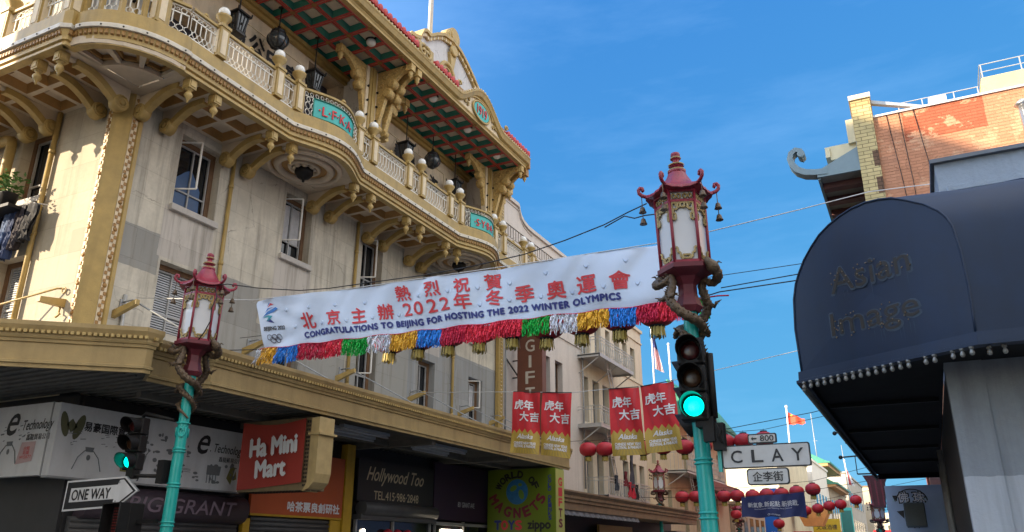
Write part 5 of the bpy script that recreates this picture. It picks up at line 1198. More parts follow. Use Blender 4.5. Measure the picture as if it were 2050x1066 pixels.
front = [[banner(i / NS, j / NT) for i in range(NS + 1)] for j in range(NT + 1)]; m.strip(front); m.build('cloth', CLOTHW, BN, recalc=False)
BWD, BHT = 7.0, 0.85
bm_ = lambda u, v, n: banner(u / BWD, v / BHT, n + 0.004)
CONS = dict(cut=0.12)
# first line and second line of characters (positions along the banner as fractions)
fx = lambda px_: (px_ - 510) / 825
def sfrac(px_):
    # fraction along the cloth of a column that sits x metres along the street line
    return px_
def chars(txt, xs, v, w_, h_, m_):
    for c, x in zip(txt, xs): text(c, m_, 'lettering', BN, bm_, x * BWD, v, w_, h_, bold=0.05, cut=0.1)
# columns: world x of each glyph / 7.19 m long cloth
SX = lambda x, v: (x - (BLb.x + (TLb.x - BLb.x) * v / BHT)) / ((TRb.x - TLb.x) if v > 0.42 else (BRb.x - BLb.x))
GX1 = (-6.43, -5.9, -5.41, -4.92); chars('熱烈祝賀', [SX(x, 0.7) for x in GX1], 0.665, 0.25, 0.235, INKR)
GX2 = (-8.22, -7.73, -7.28, -6.81); chars('北京主辦', [SX(x, 0.4) for x in GX2], 0.40, 0.255, 0.25, INKR)
for c, x in zip('2022', (-6.43, -6.23, -6.0, -5.79)): chars(c, [SX(x, 0.4)], 0.40, 0.155, 0.20, INKR)
GX3 = (-5.5, -5.02, -4.58, -4.12, -3.69, -3.24); chars('年冬季奧運會', [SX(x, 0.4) for x in GX3], 0.405, 0.27, 0.25, INKR)
text('CONGRATULATIONS TO BEIJING FOR HOSTING THE 2022 WINTER OLYMPICS', INKN, 'lettering', BN, bm_, SX(-5.72, 0.2) * BWD, 0.165, 5.22, 0.122, bold=0.13, cut=0.1, spacing=1.12)
text('BEIJING 2022', INK, 'lettering', BN, bm_, SX(-8.84, 0.2) * BWD, 0.325, 0.42, 0.08, shear=0.25, bold=0.06, cut=0.1)
lx = SX(-8.88, 0.2) * BWD
def onb(polys, m_, name): 
    k = MB()
    for p in polys: k.face([bm_(u, v, 0.004) for u, v in p])
    return k.build(name, m_, BN, recalc=False)
onb([[(lx - 0.02, 0.70), (lx + 0.05, 0.78), (lx + 0.13, 0.74), (lx + 0.04, 0.735), (lx - 0.06, 0.66)]], INKR, 'emblem_red_stroke')
onb([[(lx - 0.17, 0.52), (lx - 0.03, 0.62), (lx + 0.16, 0.69), (lx + 0.20, 0.66), (lx + 0.08, 0.60), (lx - 0.08, 0.56)], [(lx - 0.04, 0.71), (lx + 0.04, 0.80), (lx + 0.03, 0.77)], [(lx - 0.09, 0.60), (lx + 0.0, 0.67), (lx + 0.13, 0.70), (lx - 0.02, 0.69)]], mat('emblem_blue', (0.02, 0.16, 0.50), 0.5, 0), 'emblem_blue_stroke')
onb([[(lx - 0.14, 0.53), (lx - 0.02, 0.56), (lx + 0.07, 0.54), (lx - 0.02, 0.47), (lx - 0.08, 0.46), (lx - 0.02, 0.52)]], mat('emblem_teal', (0.03, 0.32, 0.40), 0.5, 0), 'emblem_teal_stroke')
onb([[(lx - 0.08, 0.46), (lx + 0.0, 0.50), (lx + 0.07, 0.42), (lx + 0.0, 0.43), (lx - 0.1, 0.475)]], INKN, 'emblem_navy_stroke')
k = MB()
for i, (u, v) in enumerate(((-0.09, 0.185), (0, 0.185), (0.09, 0.185), (-0.045, 0.14), (0.045, 0.14))): k.tube([bm_(lx + u + 0.042 * cos(a), v + 0.045 * sin(a), 0.005) for a in [2 * pi * i_ / 16 for i_ in range(16)]], 0.005, 4, closed=True)
k.build('five_rings', mat('faded_ring_print', (0.06, 0.06, 0.10), 0.5, 0), BN)
# crescent wind flaps: cut tongues that hang a little open
k = MB()
def flap(s, v, w_=0.075, h_=0.11):
    u0 = s * BWD; A_ = [pi * 1.02 + pi * 0.96 * i / 10 for i in range(11)]
    o_ = [(u0 + w_ / 2 * cos(a), v + h_ * 0.6 * sin(a)) for a in A_]; i_ = [(u0 + w_ / 2 * 0.82 * cos(a) + 0.004, v + h_ * 0.6 * 0.80 * sin(a) + 0.004) for a in A_]
    k.strip([[bm_(a, b, 0.004) for a, b in o_], [bm_(a, b, 0.020) for a, b in i_]], False)
for s in (0.085, 0.155, 0.225, 0.30): flap(s, 0.66 - s * 0.1)
for x in (-6.16, -5.65, -5.16, -4.66): flap(SX(x, 0.7), 0.62)
for x in (-8.5, -7.97, -7.5, -7.04, -6.6, -5.25, -4.8, -4.35, -3.9, -3.46, -3.02): flap(SX(x, 0.4), 0.36)
for x in (-4.1, -3.5, -2.95): flap(SX(x, 0.7), 0.70)
k.build('wind_flaps', CLOTHW, BN, recalc=False)
# wires across the street
def wire(name, label, pts, r=0.008, m_=WIRE, sag=0.0, n=14):
    P0, P1 = V(pts[0]), V(pts[-1])
    if len(pts) == 2: q = [P0.lerp(P1, i / n) - V((0, 0, sag * 4 * (i / n) * (1 - i / n))) for i in range(n + 1)]
    else: q = [V(p) for p in pts]
    k = MB(); k.tube(q, r, 5); return tag(k.build(name, m_), label, 'wire')
wire('banner_wire', 'pale wire holding the upper edge of the white banner', [(-12.25, 9.2, 5.9), TLb, banner(0.25, 1) + V((0, 0, 0.005)), banner(0.5, 1) + V((0, 0, 0.005)), banner(0.75, 1) + V((0, 0, 0.005)), TRb, (-1.92, 9.2, 5.33), (-0.87, 9.4, 5.5), (-0.09, 10.5, 6.04), (1.2, 12, 6.6)], 0.007, WIREW)
wire('banner_wire', 'thin wire running from the left wall to the lower edge of the white banner', [(-12.25, 9.25, 4.9), BLb, banner(0.3, 0), banner(0.7, 0), BRb, (-1.86, 9.2, 4.54), (-0.95, 9.22, 4.56)], 0.008, WIRE)
wire('power_cable', 'black cable looping from the left lamp to the right lamp above the banner', [(-9.0, 8.1, 5.34), (-8.83, 8.1, 5.33), (-8.38, 8.3, 5.26), (-7.87, 8.6, 5.24), (-7.4, 8.7, 5.235), (-6.75, 8.8, 5.26), (-6.3, 8.8, 5.245), (-5.81, 8.85, 5.25), (-4.96, 8.7, 5.2), (-4.17, 8.6, 5.2), (-3.56, 8.5, 5.25), (-3.0, 8.4, 5.32), (-2.66, 8.3, 5.38), (-2.4, 8.2, 5.40)], 0.008)
wire('power_cable', 'short thin black cable between the right lamp and the navy awning', [(-1.86, 9.3, 4.62), (-0.95, 9.3, 4.66)], 0.007)
wire('power_cable', 'black cable ending at the right lamp with a knotted insulator', [(-3.03, 8.5, 5.33), (-2.74, 8.4, 5.385), (-2.6, 8.35, 5.31), (-2.46, 8.3, 5.3), (-2.2, 8.2, 5.24)], 0.008)
wire('lamp_cord', 'black cord drooping from the left lamp eave down to its dragon', [(-9.02, 8.05, 5.30), (-8.93, 8.02, 5.12), (-8.98, 8.0, 4.95), (-8.97, 8.0, 4.75), (-9.06, 8.0, 4.6), (-9.2, 8.0, 4.45)], 0.009)
# metallic fringe hanging under the banner
FR = thing('tinsel_fringe', 'string of shiny tinsel fringes in many colours under the white banner', 'tinsel', (-5.6, 9.2, 4.5), None)
def foil(n, c): return mat('foil_' + n, c, 0.3, 0.3, 40, metal=0.45, bump=0.5, bscale=45)
FOIL = dict(silver=foil('silver', (0.72, 0.74, 0.8)), gold=foil('gold', (0.80, 0.42, 0.03)), blue=foil('blue', (0.02, 0.22, 0.72)), red=foil('red', (0.72, 0.02, 0.05)), green=foil('green', (0.0, 0.38, 0.04)), redd=foil('crimson', (0.55, 0.01, 0.05)))
SEG = [('silver', -9.12, -9.04), ('gold', -9.04, -8.71), ('blue', -8.71, -8.3), ('redd', -8.3, -7.84), ('red', -7.84, -7.44), ('green', -7.44, -6.98), ('silver', -6.98, -6.57), ('gold', -6.57, -6.12), ('blue', -6.12, -5.72), ('redd', -5.72, -5.32), ('red', -5.32, -4.47), ('green', -4.47, -4.07), ('silver', -4.07, -3.67), ('gold', -3.67, -3.24), ('blue', -3.24, -2.89), ('redd', -2.89, -2.6), ('red', -2.6, -2.48), ('red', -2.46, -2.24), ('green', -2.22, -1.98)]
random.seed(11)
def ftop(x):
    f = (x + 9.12) / 7.4; return 4.60 - 0.17 * f + 0.02 * sin(x * 7) 
ft2 = lambda x: 4.60 - 0.018 * (x + 9.1) + 0.012 * sin(x * 9)
for nme, a, b in SEG:
    k = MB(); kb = int((b - a) / 0.0042); spar = nme in ('silver',) or a > -2.36
    for i in range(kb):
        x = a + (b - a) * (i + random.random()) / kb; zt = ft2(x); L_ = (random.uniform(0.20, 0.26) if x < -5 else random.uniform(0.16, 0.24)) if not spar else random.uniform(0.14, 0.27); y = 9.17 + random.uniform(-0.02, 0.02)
        if spar and random.random() < 0.3: continue
        w_ = random.uniform(0.004, 0.0085); lean = random.uniform(-0.012, 0.012) - (0.10 if x < -8.5 else 0.02); pts = []
        tw = random.uniform(0, 6.3)
        for j in range(6):
            f = j / 5; ca = 0.6 * sin(tw) + f * random.uniform(-0.5, 0.5); c = V((x + lean * f + 0.006 * sin(f * 9 + tw), y + 0.015 * sin(f * 7 + tw), zt - L_ * f)); d = V((cos(ca * 0.5), sin(ca * 0.5), 0)) * w_; pts.append((c - d, c + d))
        for j in range(5): k.face([pts[j][0], pts[j][1], pts[j + 1][1], pts[j + 1][0]])
    k.build('tinsel_section', FOIL[nme], FR, recalc=False)
k = MB(); k.tube([(x, 9.17, ft2(x) + 0.003) for x in [-9.12 + 7.37 * i / 60 for i in range(61)]], 0.01, 5); k.build('string', FOIL['redd'], FR)
# red cloth lanterns
def make_lantern(label, loc, group, d=0.62, h=0.5, tass=0.22):
    t = thing('red_lantern', label, 'paper lantern', loc, group); O = V(loc)
    m = MB(); n = 24; prof = [(max(0.1, d / 2 * sin(pi * i / 14) ** 0.72), -h / 2 * cos(pi * i / 14)) for i in range(15)]
    m.lathe(O, prof, n, True, 0, None, 0.014); m.build('shade', REDL, t)
    m = MB(); m.lathe(O, [(0.12, h / 2 - 0.015), (0.12, h / 2 + 0.03)], 14); m.lathe(O, [(0.12, -h / 2 - 0.03), (0.12, -h / 2 + 0.015)], 14); m.tube([O + V((0, 0, h / 2)), O + V((0, 0, h / 2 + 0.1))], 0.008, 4); m.build('rim', BLACKP, t)
    m = MB(); N = 40
    for i in range(N):
        a = 2 * pi * i / N; r = 0.105 + 0.012 * ((i * 7) % 3 - 1); L_ = tass * (0.85 + 0.15 * ((i * 5) % 4) / 3); c = O + V((r * cos(a), r * sin(a), -h / 2 - 0.02)); d_ = V((-sin(a), cos(a), 0)) * 0.012; e = V((0.02 * cos(a), 0.02 * sin(a), -L_)); m.face([c - d_, c + d_, c + d_ * 0.8 + e, c - d_ * 0.8 + e])
    m.build('tassel', TASSEL, t, recalc=False); return t
G1 = 'red lanterns behind the tinsel fringe'
xs = [-8.45, -7.82, -7.19, -6.56, -5.92, -5.28, -4.65, -4.0, -3.38]
COLN = ['behind the silver and green tinsel at the left end of its string', 'with tassel under the leftmost gold tinsel', 'with tassel under the left blue tinsel', 'with tassel under the left end of the long red tinsel', 'with tassel between long red and right green tinsel', 'behind the right silver tinsel, its round side showing through', 'behind the right gold tinsel, round bottom fully showing', 'behind the right blue tinsel, above the fire escape', 'rightmost under the banner, behind crimson tinsel, against the sky']
first = None
for i, x in enumerate(xs):
    loc = (x, 11.75, (5.29 if x < -5.5 else 5.22) - 0.004 * i); lab = 'red cloth lantern ' + COLN[i]
    if first is None: first = make_lantern(lab, loc, G1, 0.64, 0.5, 0.17)
    else: dup(first, loc, lab, G1)
wire('lantern_wire', 'wire carrying the red lanterns behind the tinsel fringe', [(-12.25, 11.75, 5.75), (-0.9, 11.75, 5.62)], 0.006, WIRE, 0.05)
def lantern_row(y, zx, group, labels):
    for i, ((x, z), lab) in enumerate(zip(zx, labels)): dup(first, (x, y, z), lab, group)
Yl = 28.0; L1 = [(1177, 900), (1211, 901), (1247, 898), (1290, 897), (1330, 894), (1372, 893), (1407, 890), (1452, 885), (1490, 883), (1531, 881)]
row1 = [(-10.96, 5.18), (-10.30, 5.16), (-9.6, 5.16), (-8.85, 5.12), (-8.12, 5.12), (-7.35, 5.08), (-6.7, 5.09), (-5.92, 5.18), (-5.3, 5.18), (-4.62, 5.20)]
lantern_row(Yl, row1, 'red lanterns strung behind the year banners', ['red lantern first from the left behind the year banners, over the cream wall', 'red lantern just left of the third year banner', 'red lantern hidden behind the third year banner', 'red lantern peeping out between the third and fourth year banner', 'red lantern showing its lower half below the fourth year banner', 'red lantern showing right of the fourth year banner', 'red lantern touching the left side of the turquoise pole', 'red lantern touching the right side of the turquoise pole below the signal', 'red lantern left behind the small 800 plate', 'red lantern right behind the small 800 plate'])
wire('lantern_wire', 'wire carrying the red lanterns behind the year banners', [(-12.25, Yl, 5.52), (-8.1, Yl, 5.45), (-4.6, Yl, 5.52), (0.2, Yl, 6.3)], 0.009)
Ym = 38.0; row2x = [-10.24, -9.6, -8.98, -8.3, -7.70, -7.02, -6.4, -5.76, -5.11, -4.43]; row2z = [4.05, 4.05, 4.04, 4.03, 4.04, 4.02, 4.05, 4.07, 4.14, 4.23]
lantern_row(Ym, list(zip(row2x, row2z)), 'red lanterns strung over the navy banner', ['red lantern first beside the far lamp post in the row over the navy banner', 'red lantern second beside the far lamp post in the row over the navy banner', 'red lantern half hidden by the left edge of the turquoise pole', 'red lantern half hidden by the right edge of the turquoise pole', 'red lantern just left of the navy banner', 'red lantern over the left end of the navy banner', 'red lantern in front of the blue pole over the navy banner', 'red lantern over the middle of the navy banner', 'red lantern over the right end of the navy banner', 'red lantern right of the navy banner under the green pagoda roof'])
wire('lantern_wire', 'wire carrying the red lanterns over the navy banner', [(-12.25, Ym, 4.5), (-7.5, Ym, 4.38), (-4.4, Ym, 4.58), (0.3, Ym, 5.6)], 0.01)
row3 = [(-6.35, 3.9), (-5.68, 4.0), (-5.06, 4.13), (-4.44, 4.2), (-3.62, 4.42), (-10.3, 3.75), (-7.9, 3.2)]
lantern_row(50.0, row3, 'farthest red lanterns down the street', ['small far red lantern beside the right edge of the navy banner', 'small far red lantern second right of the navy banner', 'small far red lantern third right of the navy banner', 'small far red lantern over the yellow shop sign', 'small far red lantern rightmost, alone against the sky', 'small far red lantern below left of the navy banner by the turquoise pole', 'small far red lantern below the navy banner'])
wire('lantern_wire', 'wire carrying the farthest red lanterns', [(-12.2, 50, 4.3), (-6, 50, 4.35), (0.4, 50, 5.5)], 0.011)
# year of the tiger banners
YB = 18.0
RBC = wall_mat('red_banner_cloth', (0.62, 0.035, 0.045), streak=0.0, var=0.06, rough=0.6, bump=0.05); OLV = mat('mustard_banner_cloth', (0.50, 0.34, 0.06), 0.6, 0.08, 3)
RB2 = mat('darker_red_ray', (0.52, 0.026, 0.038), 0.6, 0.05); OL2 = mat('olive_ray', (0.40, 0.29, 0.07), 0.6, 0.05); WGOLD = mat('pale_gold_print', (0.45, 0.38, 0.18), 0.5, 0)
def year_banner(label, tl, tr, bl, br, ph):
    tl, tr, bl, br = [V(q) for q in (tl, tr, bl, br)]; t = thing('year_banner', label, 'banner', (tl + tr) / 2, 'red and gold new year banners')
    def f(u, v, n=0): # u, v in 0..1, v = 1 top
        p = bl.lerp(br, u).lerp(tl.lerp(tr, u), v); return p + V((0, 0.03 * sin(u * 6 + ph + v * 4) + 0.02 * sin(u * 13 + v * 6 + ph) * (0.3 + v * 0.7) - n, 0.012 * sin(u * pi * 2) * v))
    m = MB(); m.strip([[f(i / 14, j / 24) for i in range(15)] for j in range(25)]); m.build('cloth', RBC, t, recalc=False)
    zz = [0.30 + (0.065 if i % 2 else 0.0) + 0.035 * sin(pi * i / 10) for i in range(11)]
    m = MB()
    for i in range(10):
        for j in range(8):
            a0, a1 = zz[i], zz[i + 1]; m.face([f(i / 10, a0 * j / 8, 0.006), f((i + 1) / 10, a1 * j / 8, 0.006), f((i + 1) / 10, a1 * (j + 1) / 8, 0.006), f(i / 10, a0 * (j + 1) / 8, 0.006)])
    m.build('gold_burst', OLV, t, recalc=False)
    m = MB()
    for a, b in ((0.12, 0.2), (0.45, 0.55), (0.8, 0.88)):
        for j in range(10):
            v0, v1 = 0.42 + 0.058 * j, 0.42 + 0.058 * (j + 1); g_ = lambda u, v: 0.5 + (u - 0.5) * (0.45 + v * 0.65); m.face([f(g_(a, v0), v0, 0.005), f(g_(b, v0), v0, 0.005), f(g_(b, v1), v1, 0.005), f(g_(a, v1), v1, 0.005)])
    m.build('red_rays', RB2, t, recalc=False)
    m = MB()
    for i in range(9):
        u = 0.08 + 0.105 * i; m.face([f(0.5 + (u - 0.5) * 0.75, 0.10, 0.009), f(0.5 + (u - 0.475) * 0.75, 0.10, 0.009), f(u + 0.045, 0.01, 0.009), f(u - 0.005, 0.01, 0.009)])
    m.build('gold_rays', OL2, t, recalc=False)
    Wd = (tr - tl).length; Hd = (tl - bl).length; mf = lambda u, v, n: f(u / Wd, v / Hd, n + 0.008)
    for c, u, v in (('虎', 0.25, 0.79), ('年', 0.58, 0.79), ('大', 0.45, 0.60), ('吉', 0.80, 0.60)): text(c, INKW, 'lettering', t, mf, u * Wd, v * Hd, 0.31 * Wd, 0.155 * Hd, bold=0.045, cut=0.1)
    text('Alaska', INKW, 'lettering', t, mf, 0.5 * Wd, 0.275 * Hd, 0.56 * Wd, 0.075 * Hd, shear=0.35, bold=0.07, cut=0.1); text('AIRLINES', WGOLD, 'lettering', t, mf, 0.5 * Wd, 0.215 * Hd, 0.46 * Wd, 0.026 * Hd, bold=0.02, cut=0.1)
    text('CHINESE NEW YEAR', INKW, 'lettering', t, mf, 0.5 * Wd, 0.165 * Hd, 0.78 * Wd, 0.042 * Hd, bold=0.08, cut=0.1); text('FESTIVAL & PARADE', INKW, 'lettering', t, mf, 0.5 * Wd, 0.115 * Hd, 0.76 * Wd, 0.042 * Hd, bold=0.08, cut=0.1)
    m = MB(); m.tube([tl + V((0, 0, 0.01)), tr + V((0, 0, 0.01))], 0.012, 5); m.build('hem_cord', WIRE, t)
    return t
A = lambda x, z: (x, YB, z)
year_banner('red and gold new year banner, leftmost of the four, over the canopy end', A(-9.03, 5.43), A(-8.28, 5.36), A(-9.13, 3.93), A(-8.33, 3.84), 0.3)
year_banner('red and gold new year banner, second from left, beside the leftmost one', A(-8.22, 5.35), A(-7.43, 5.28), A(-8.29, 3.84), A(-7.52, 3.71), 1.7)
year_banner('red and gold new year banner, third from left, against the fire escape building', A(-6.48, 5.29), A(-5.72, 5.28), A(-6.43, 3.71), A(-5.63, 3.72), 2.9)
year_banner('red and gold new year banner, rightmost of the four, closest to the green signal', A(-5.68, 5.28), A(-4.88, 5.36), A(-5.60, 3.73), A(-4.76, 3.79), 4.1)
wire('banner_wire', 'pale wire holding the tops of the four new year banners', [(-12.2, YB, 5.68), (-9.03, YB, 5.44), (-7.43, YB, 5.29), (-6.48, YB, 5.30), (-5.7, YB, 5.29), (-4.88, YB, 5.37), (-1.2, YB, 5.9)], 0.009, WIREW)
# navy street banner farther off
NB = thing('street_banner', 'navy blue street banner with white Chinese slogan hung farther down the street', 'banner', (-5.6, 35, 3.4))
nb = lambda u, v, n=0: V((-6.98, 35, 2.98)).lerp(V((-4.42, 35, 2.96)), u).lerp(V((-6.95, 35, 3.78)).lerp(V((-4.42, 35, 3.92)), u), v) + V((0, 0.05 * sin(u * 9 + v * 2) + 0.04 * sin(u * 23 - v * 4) * (0.3 + u) - n, 0.03 * sin(u * 17) * (1 - v)))
m = MB(); m.strip([[nb(i / 30, j / 10) for i in range(31)] for j in range(11)]); m.build('cloth', mat('navy_banner_cloth', (0.028, 0.038, 0.135), 0.6, 0.1, 3), NB, recalc=False)
nm = lambda u, v, n: nb(u / 2.56, v / 0.86, n + 0.012)
text('新氣象.新起點.新挑戰.', INKW, 'lettering', NB, nm, 1.28, 0.50, 2.02, 0.21, bold=0.012, cut=0.15); text('New Resolution. New Beginning. New Challenge.', INKW, 'lettering', NB, nm, 1.28, 0.33, 1.5, 0.055, cut=0.15); text('HYUNDAI', INKW, 'lettering', NB, nm, 1.36, 0.09, 0.34, 0.055, bold=0.02); m = MB(); m.tube([nm(1.1 + 0.05 * cos(a), 0.09 + 0.03 * sin(a), 0.01) for a in [2 * pi * i / 12 for i in range(12)]], 0.008, 4, closed=True); m.build('oval_emblem', INKW, NB)
wire('banner_wire', 'dark wire holding the navy banner', [(-12.2, 35.05, 3.9), (-6.95, 35.05, 3.8), (-4.42, 35.05, 3.95), (0.3, 35.05, 4.6)], 0.01)
wire('power_cable', 'black cable crossing the sky below the right awning edge, beyond the lanterns', [(-5.92, 28.1, 5.62), (-3, 28.1, 6.0), (0.2, 28.1, 6.6)], 0.012)
# ================================================================ buildings farther along the left side
def simple_window(par, u0, u1, z0, z1, x=-12.3, fm=GREYM, d=0.22):
    f = MB(); t = 0.05
    for a, b, e, h in ((u0, u0 + t, z0, z1), (u1 - t, u1, z0, z1), (u0 + t, u1 - t, z1 - t, z1), (u0 + t, u1 - t, z0, z0 + t), (u0 + t, u1 - t, (z0 + z1) / 2 - 0.03, (z0 + z1) / 2 + 0.03)): f.box(x - d - 0.06, x - d, a, b, e, h)
    w_ = f.build('window', fm, par); p = MB(); p.face([(x - d - 0.05, u0, z0), (x - d - 0.05, u1, z0), (x - d - 0.05, u1, z1), (x - d - 0.05, u0, z1)]); p.build('pane', GLASS, w_)
    return w_
PALE = wall_mat('pale_mauve_stucco', (0.60, 0.55, 0.51), streak=0.22, var=0.06, joint=0.0)
B2 = thing('stucco_building', 'pale stucco building with curved parapet and dentil band next to the ornate corner building', 'building', (-12.3, 23.5, 0))
h2 = [(25.7, 26.45, 6.6, 8.72), (26.89, 27.66, 6.6, 8.72), (28.13, 28.87, 6.6, 8.72)] + [(a, b, 10.3, 12.1) for a, b in ((25.7, 26.45), (26.89, 27.66), (28.13, 28.87))]
w = MB(); wall_holes(w, 'x', -12.3, 23.46, 30.85, 3.3, 12.4, h2, 0.25, 1); w.build('wall', PALE, B2, recalc=False)
for a, b, e, f in h2: simple_window(B2, a, b, e, f, fm=BROWN)
w = MB(); w.box(-24, -12.55, 23.47, 30.84, 0, 12.3); w.build('interior_core', DARKW, B2)
top = [(23.46, 12.4), (30.85, 12.4), (30.85, 13.4), (25.9, 13.4), (25.55, 13.42), (25.2, 13.5), (24.98, 13.62), (24.86, 13.8), (24.8, 13.98), (24.7, 14.02), (23.46, 14.02)]
w = MB(); w.prism([(-12.28, a, b) for a, b in top], (-0.4, 0, 0)); w.build('parapet', PALE, B2)
w = MB(); up_ = top[2:]
for i in range(len(up_) - 1):
    (a, b), (c, d) = up_[i], up_[i + 1]
    w.prism([(-12.2, a, b - 0.09), (-12.2, c, d - 0.09), (-12.2, c, d + 0.05), (-12.2, a, b + 0.05)], (-0.5, 0, 0)); 
    if a < 30.8: w.prism([(-12.25, a + 0.12, b - 0.22), (-12.25, c + 0.12, d - 0.22), (-12.25, c + 0.12, d - 0.19), (-12.25, a + 0.12, b - 0.19)], (-0.2, 0, 0))
w.box(-12.3, -12.18, 23.46, 30.85, 12.86, 12.93); w.box(-12.3, -12.12, 23.46, 30.85, 12.22, 12.32); w.box(-12.3, -12.25, 23.46, 30.85, 9.74, 9.86)
w.build('parapet_moulding', PALE, B2)
w = MB()
for i in range(34): w.box(-12.28, -12.17, 23.6 + i * 0.21, 23.72 + i * 0.21, 12.40, 12.80)
w.build('dentil_band', PALE, B2); w = MB(); w.box(-12.29, -12.275, 23.46, 30.85, 12.36, 12.84); w.build('painted_dentil_shade', mat('dentil_gap_shade', (0.12, 0.09, 0.075), 0.7, 0.1), B2)  # dark strip behind the dentils paints the shade in their gaps
w = MB(); w.tube([(-12.2, 30.8, 4), (-12.2, 30.8, 12)], 0.04, 6); w.tube([(-12.2, 23.7, 4.6), (-12.2, 23.7, 10)], 0.03, 6); w.build('drainpipe', GREYM, B2)
GS = thing('blade_sign', 'tall rust brown vertical sign lettered GIFTS on the pale stucco building', 'sign', (-11.5, 24.4, 7)); RUST = mat('rust_brown_sign', (0.14, 0.048, 0.028), 0.5, 0.15, 3)
w = MB(); w.box(-12.05, -11.1, 24.3, 24.62, 4.9, 9.05); w.build('panel', RUST, GS); w = MB(); w.box(-12.1, -11.05, 24.28, 24.64, 9.05, 9.2); w.build('cap', mat('verdigris_cap', (0.25, 0.4, 0.34), 0.5, 0.1), GS)
gp = panel((0, 24.3, 0), (1, 0, 0), (0, 0, 1))
for i, ch in enumerate('GIFTS'): text(ch, mat('sign_bulb_letters', (0.50, 0.46, 0.40), 0.5, 0.1) if i == 0 else bpy.data.materials['sign_bulb_letters'], 'lettering', GS, gp, -11.56, 8.35 - 0.56 * i, 0.34 if ch != 'I' else 0.1, 0.42, bold=0.03)
text('凵', bpy.data.materials['sign_bulb_letters'], 'lettering', GS, gp, -11.56, 8.9, 0.3, 0.25, bold=0.02)
w = MB()
for z in (5.6, 7.3, 7.9): w.bar((-12.3, 24.45, z), (-12.05, 24.45, z), 0.04)
w.bar((-12.3, 23.9, 7.9), (-12.05, 24.4, 7.3), 0.04); w.build('bracket', BLACK, GS)
B3 = thing('fire_escape_building', 'cream stucco building with narrow windows and grey iron fire escape balconies', 'building', (-12.3, 31, 0))
CREAMW = wall_mat('cream_stucco', (0.62, 0.55, 0.43), streak=0.25, var=0.07, crack=0.3)
h3 = [(30.95, 31.68, 6.75, 8.67), (32.17, 32.94, 6.75, 8.67), (33.4, 34.2, 6.75, 8.67), (35.2, 35.9, 9.85, 11.4), (36.39, 37.06, 9.85, 11.4), (37.58, 38.28, 9.85, 11.36), (31.2, 31.95, 9.5, 11.4), (32.6, 33.4, 9.5, 11.4), (34.0, 34.6, 9.85, 11.4),
      (31.25, 31.95, 3.5, 5.62), (32.45, 33.2, 3.5, 5.62), (33.9, 34.6, 3.6, 5.62), (35.74, 36.54, 3.6, 5.6), (36.92, 37.7, 3.8, 5.58), (38.16, 38.91, 3.95, 5.58), (35.3, 36.0, 6.9, 8.65), (36.5, 37.2, 6.9, 8.65), (37.7, 38.4, 6.9, 8.65)]
w = MB(); wall_holes(w, 'x', -12.3, 30.86, 39.4, 3.3, 12.5, h3, 0.25, 1); w.face([(-12.3, 30.86, 12.2), (-24, 30.86, 12.2), (-24, 30.86, 12.5), (-12.3, 30.86, 12.5)]); w.build('wall', CREAMW, B3, recalc=False)
for a, b, e, f in h3: simple_window(B3, a, b, e, f)
w = MB(); w.box(-24, -12.56, 30.86, 39.4, 0, 12.45); w.build('interior_core', DARKW, B3)
w = MB(); w.box(-12.3, -12.24, 30.86, 39.4, 11.84, 11.92); w.box(-12.3, -12.2, 30.86, 39.45, 12.45, 12.6); w.box(-12.3, -12.25, 34.8, 39.4, 9.66, 9.74); w.build('string_course', CREAMW, B3)
def fire_escape(par, y0, y1, z, x=-11.3, rail=0.72, m=GALV):
    w = MB(); w.box(-12.3, x, y0, y1, z - 0.05, z); w.box(x - 0.04, x, y0, y1, z - 0.13, z + 0.03); w.box(-12.3, x, y0, y0 + 0.04, z - 0.13, z + 0.03); w.box(-12.3, x, y1 - 0.04, y1, z - 0.13, z + 0.03)
    f = w.build('fire_escape', m, par); k = MB()
    for q in (rail, rail * 0.82): k.bar((x, y0, z + q), (x, y1, z + q), 0.025); k.bar((-12.3, y0, z + q), (x, y0, z + q), 0.025); k.bar((-12.3, y1, z + q), (x, y1, z + q), 0.025)
    n = int((y1 - y0) / 0.22)
    for i in range(n + 1):
        y = y0 + (y1 - y0) * i / n; k.bar((x, y, z), (x, y, z + rail), 0.018)
        if i < n:
            s = (y1 - y0) / n; k.tube([(x, y + s / 2 + 0.08 * cos(a), z + rail * 0.4 + 0.2 * sin(a)) for a in [2 * pi * j / 9 for j in range(9)]], 0.009, 4, closed=True)
    for i in range(1, 5): xx = -12.3 + (x + 12.3) * i / 5; k.bar((xx, y0, z), (xx, y0, z + rail), 0.018); k.bar((xx, y1, z), (xx, y1, z + rail), 0.018)
    k.build('railing', m, f); k = MB()
    for y in (y0 + 0.1, (y0 + y1) / 2, y1 - 0.1): k.bar((-12.3, y, z - 0.75), (x, y, z - 0.08), 0.04)
    k.build('stay', m, f); return f
fire_escape(B3, 30.5, 34.9, 9.42); fire_escape(B3, 30.4, 34.4, 6.5); fire_escape(B3, 31.0, 36.4, 3.75, rail=0.7)
def ladder(par, p, q, w_=0.4, m=GALV, ax=(0, 1, 0)):
    k = MB(); p, q, a = V(p), V(q), V(ax) * w_ / 2
    k.bar(p - a, q - a, 0.035); k.bar(p + a, q + a, 0.035); n = int((q - p).length / 0.32)
    for i in range(1, n): c = p.lerp(q, i / n); k.bar(c - a, c + a, 0.022)
    return k.build('ladder', m, par)
ladder(B3, (-11.5, 33.3, 6.5), (-11.6, 32.2, 9.4)); ladder(B3, (-11.45, 32.7, 3.75), (-11.55, 31.8, 6.5)); ladder(B3, (-11.3, 36.5, 3.3), (-11.3, 34.2, 4.3))
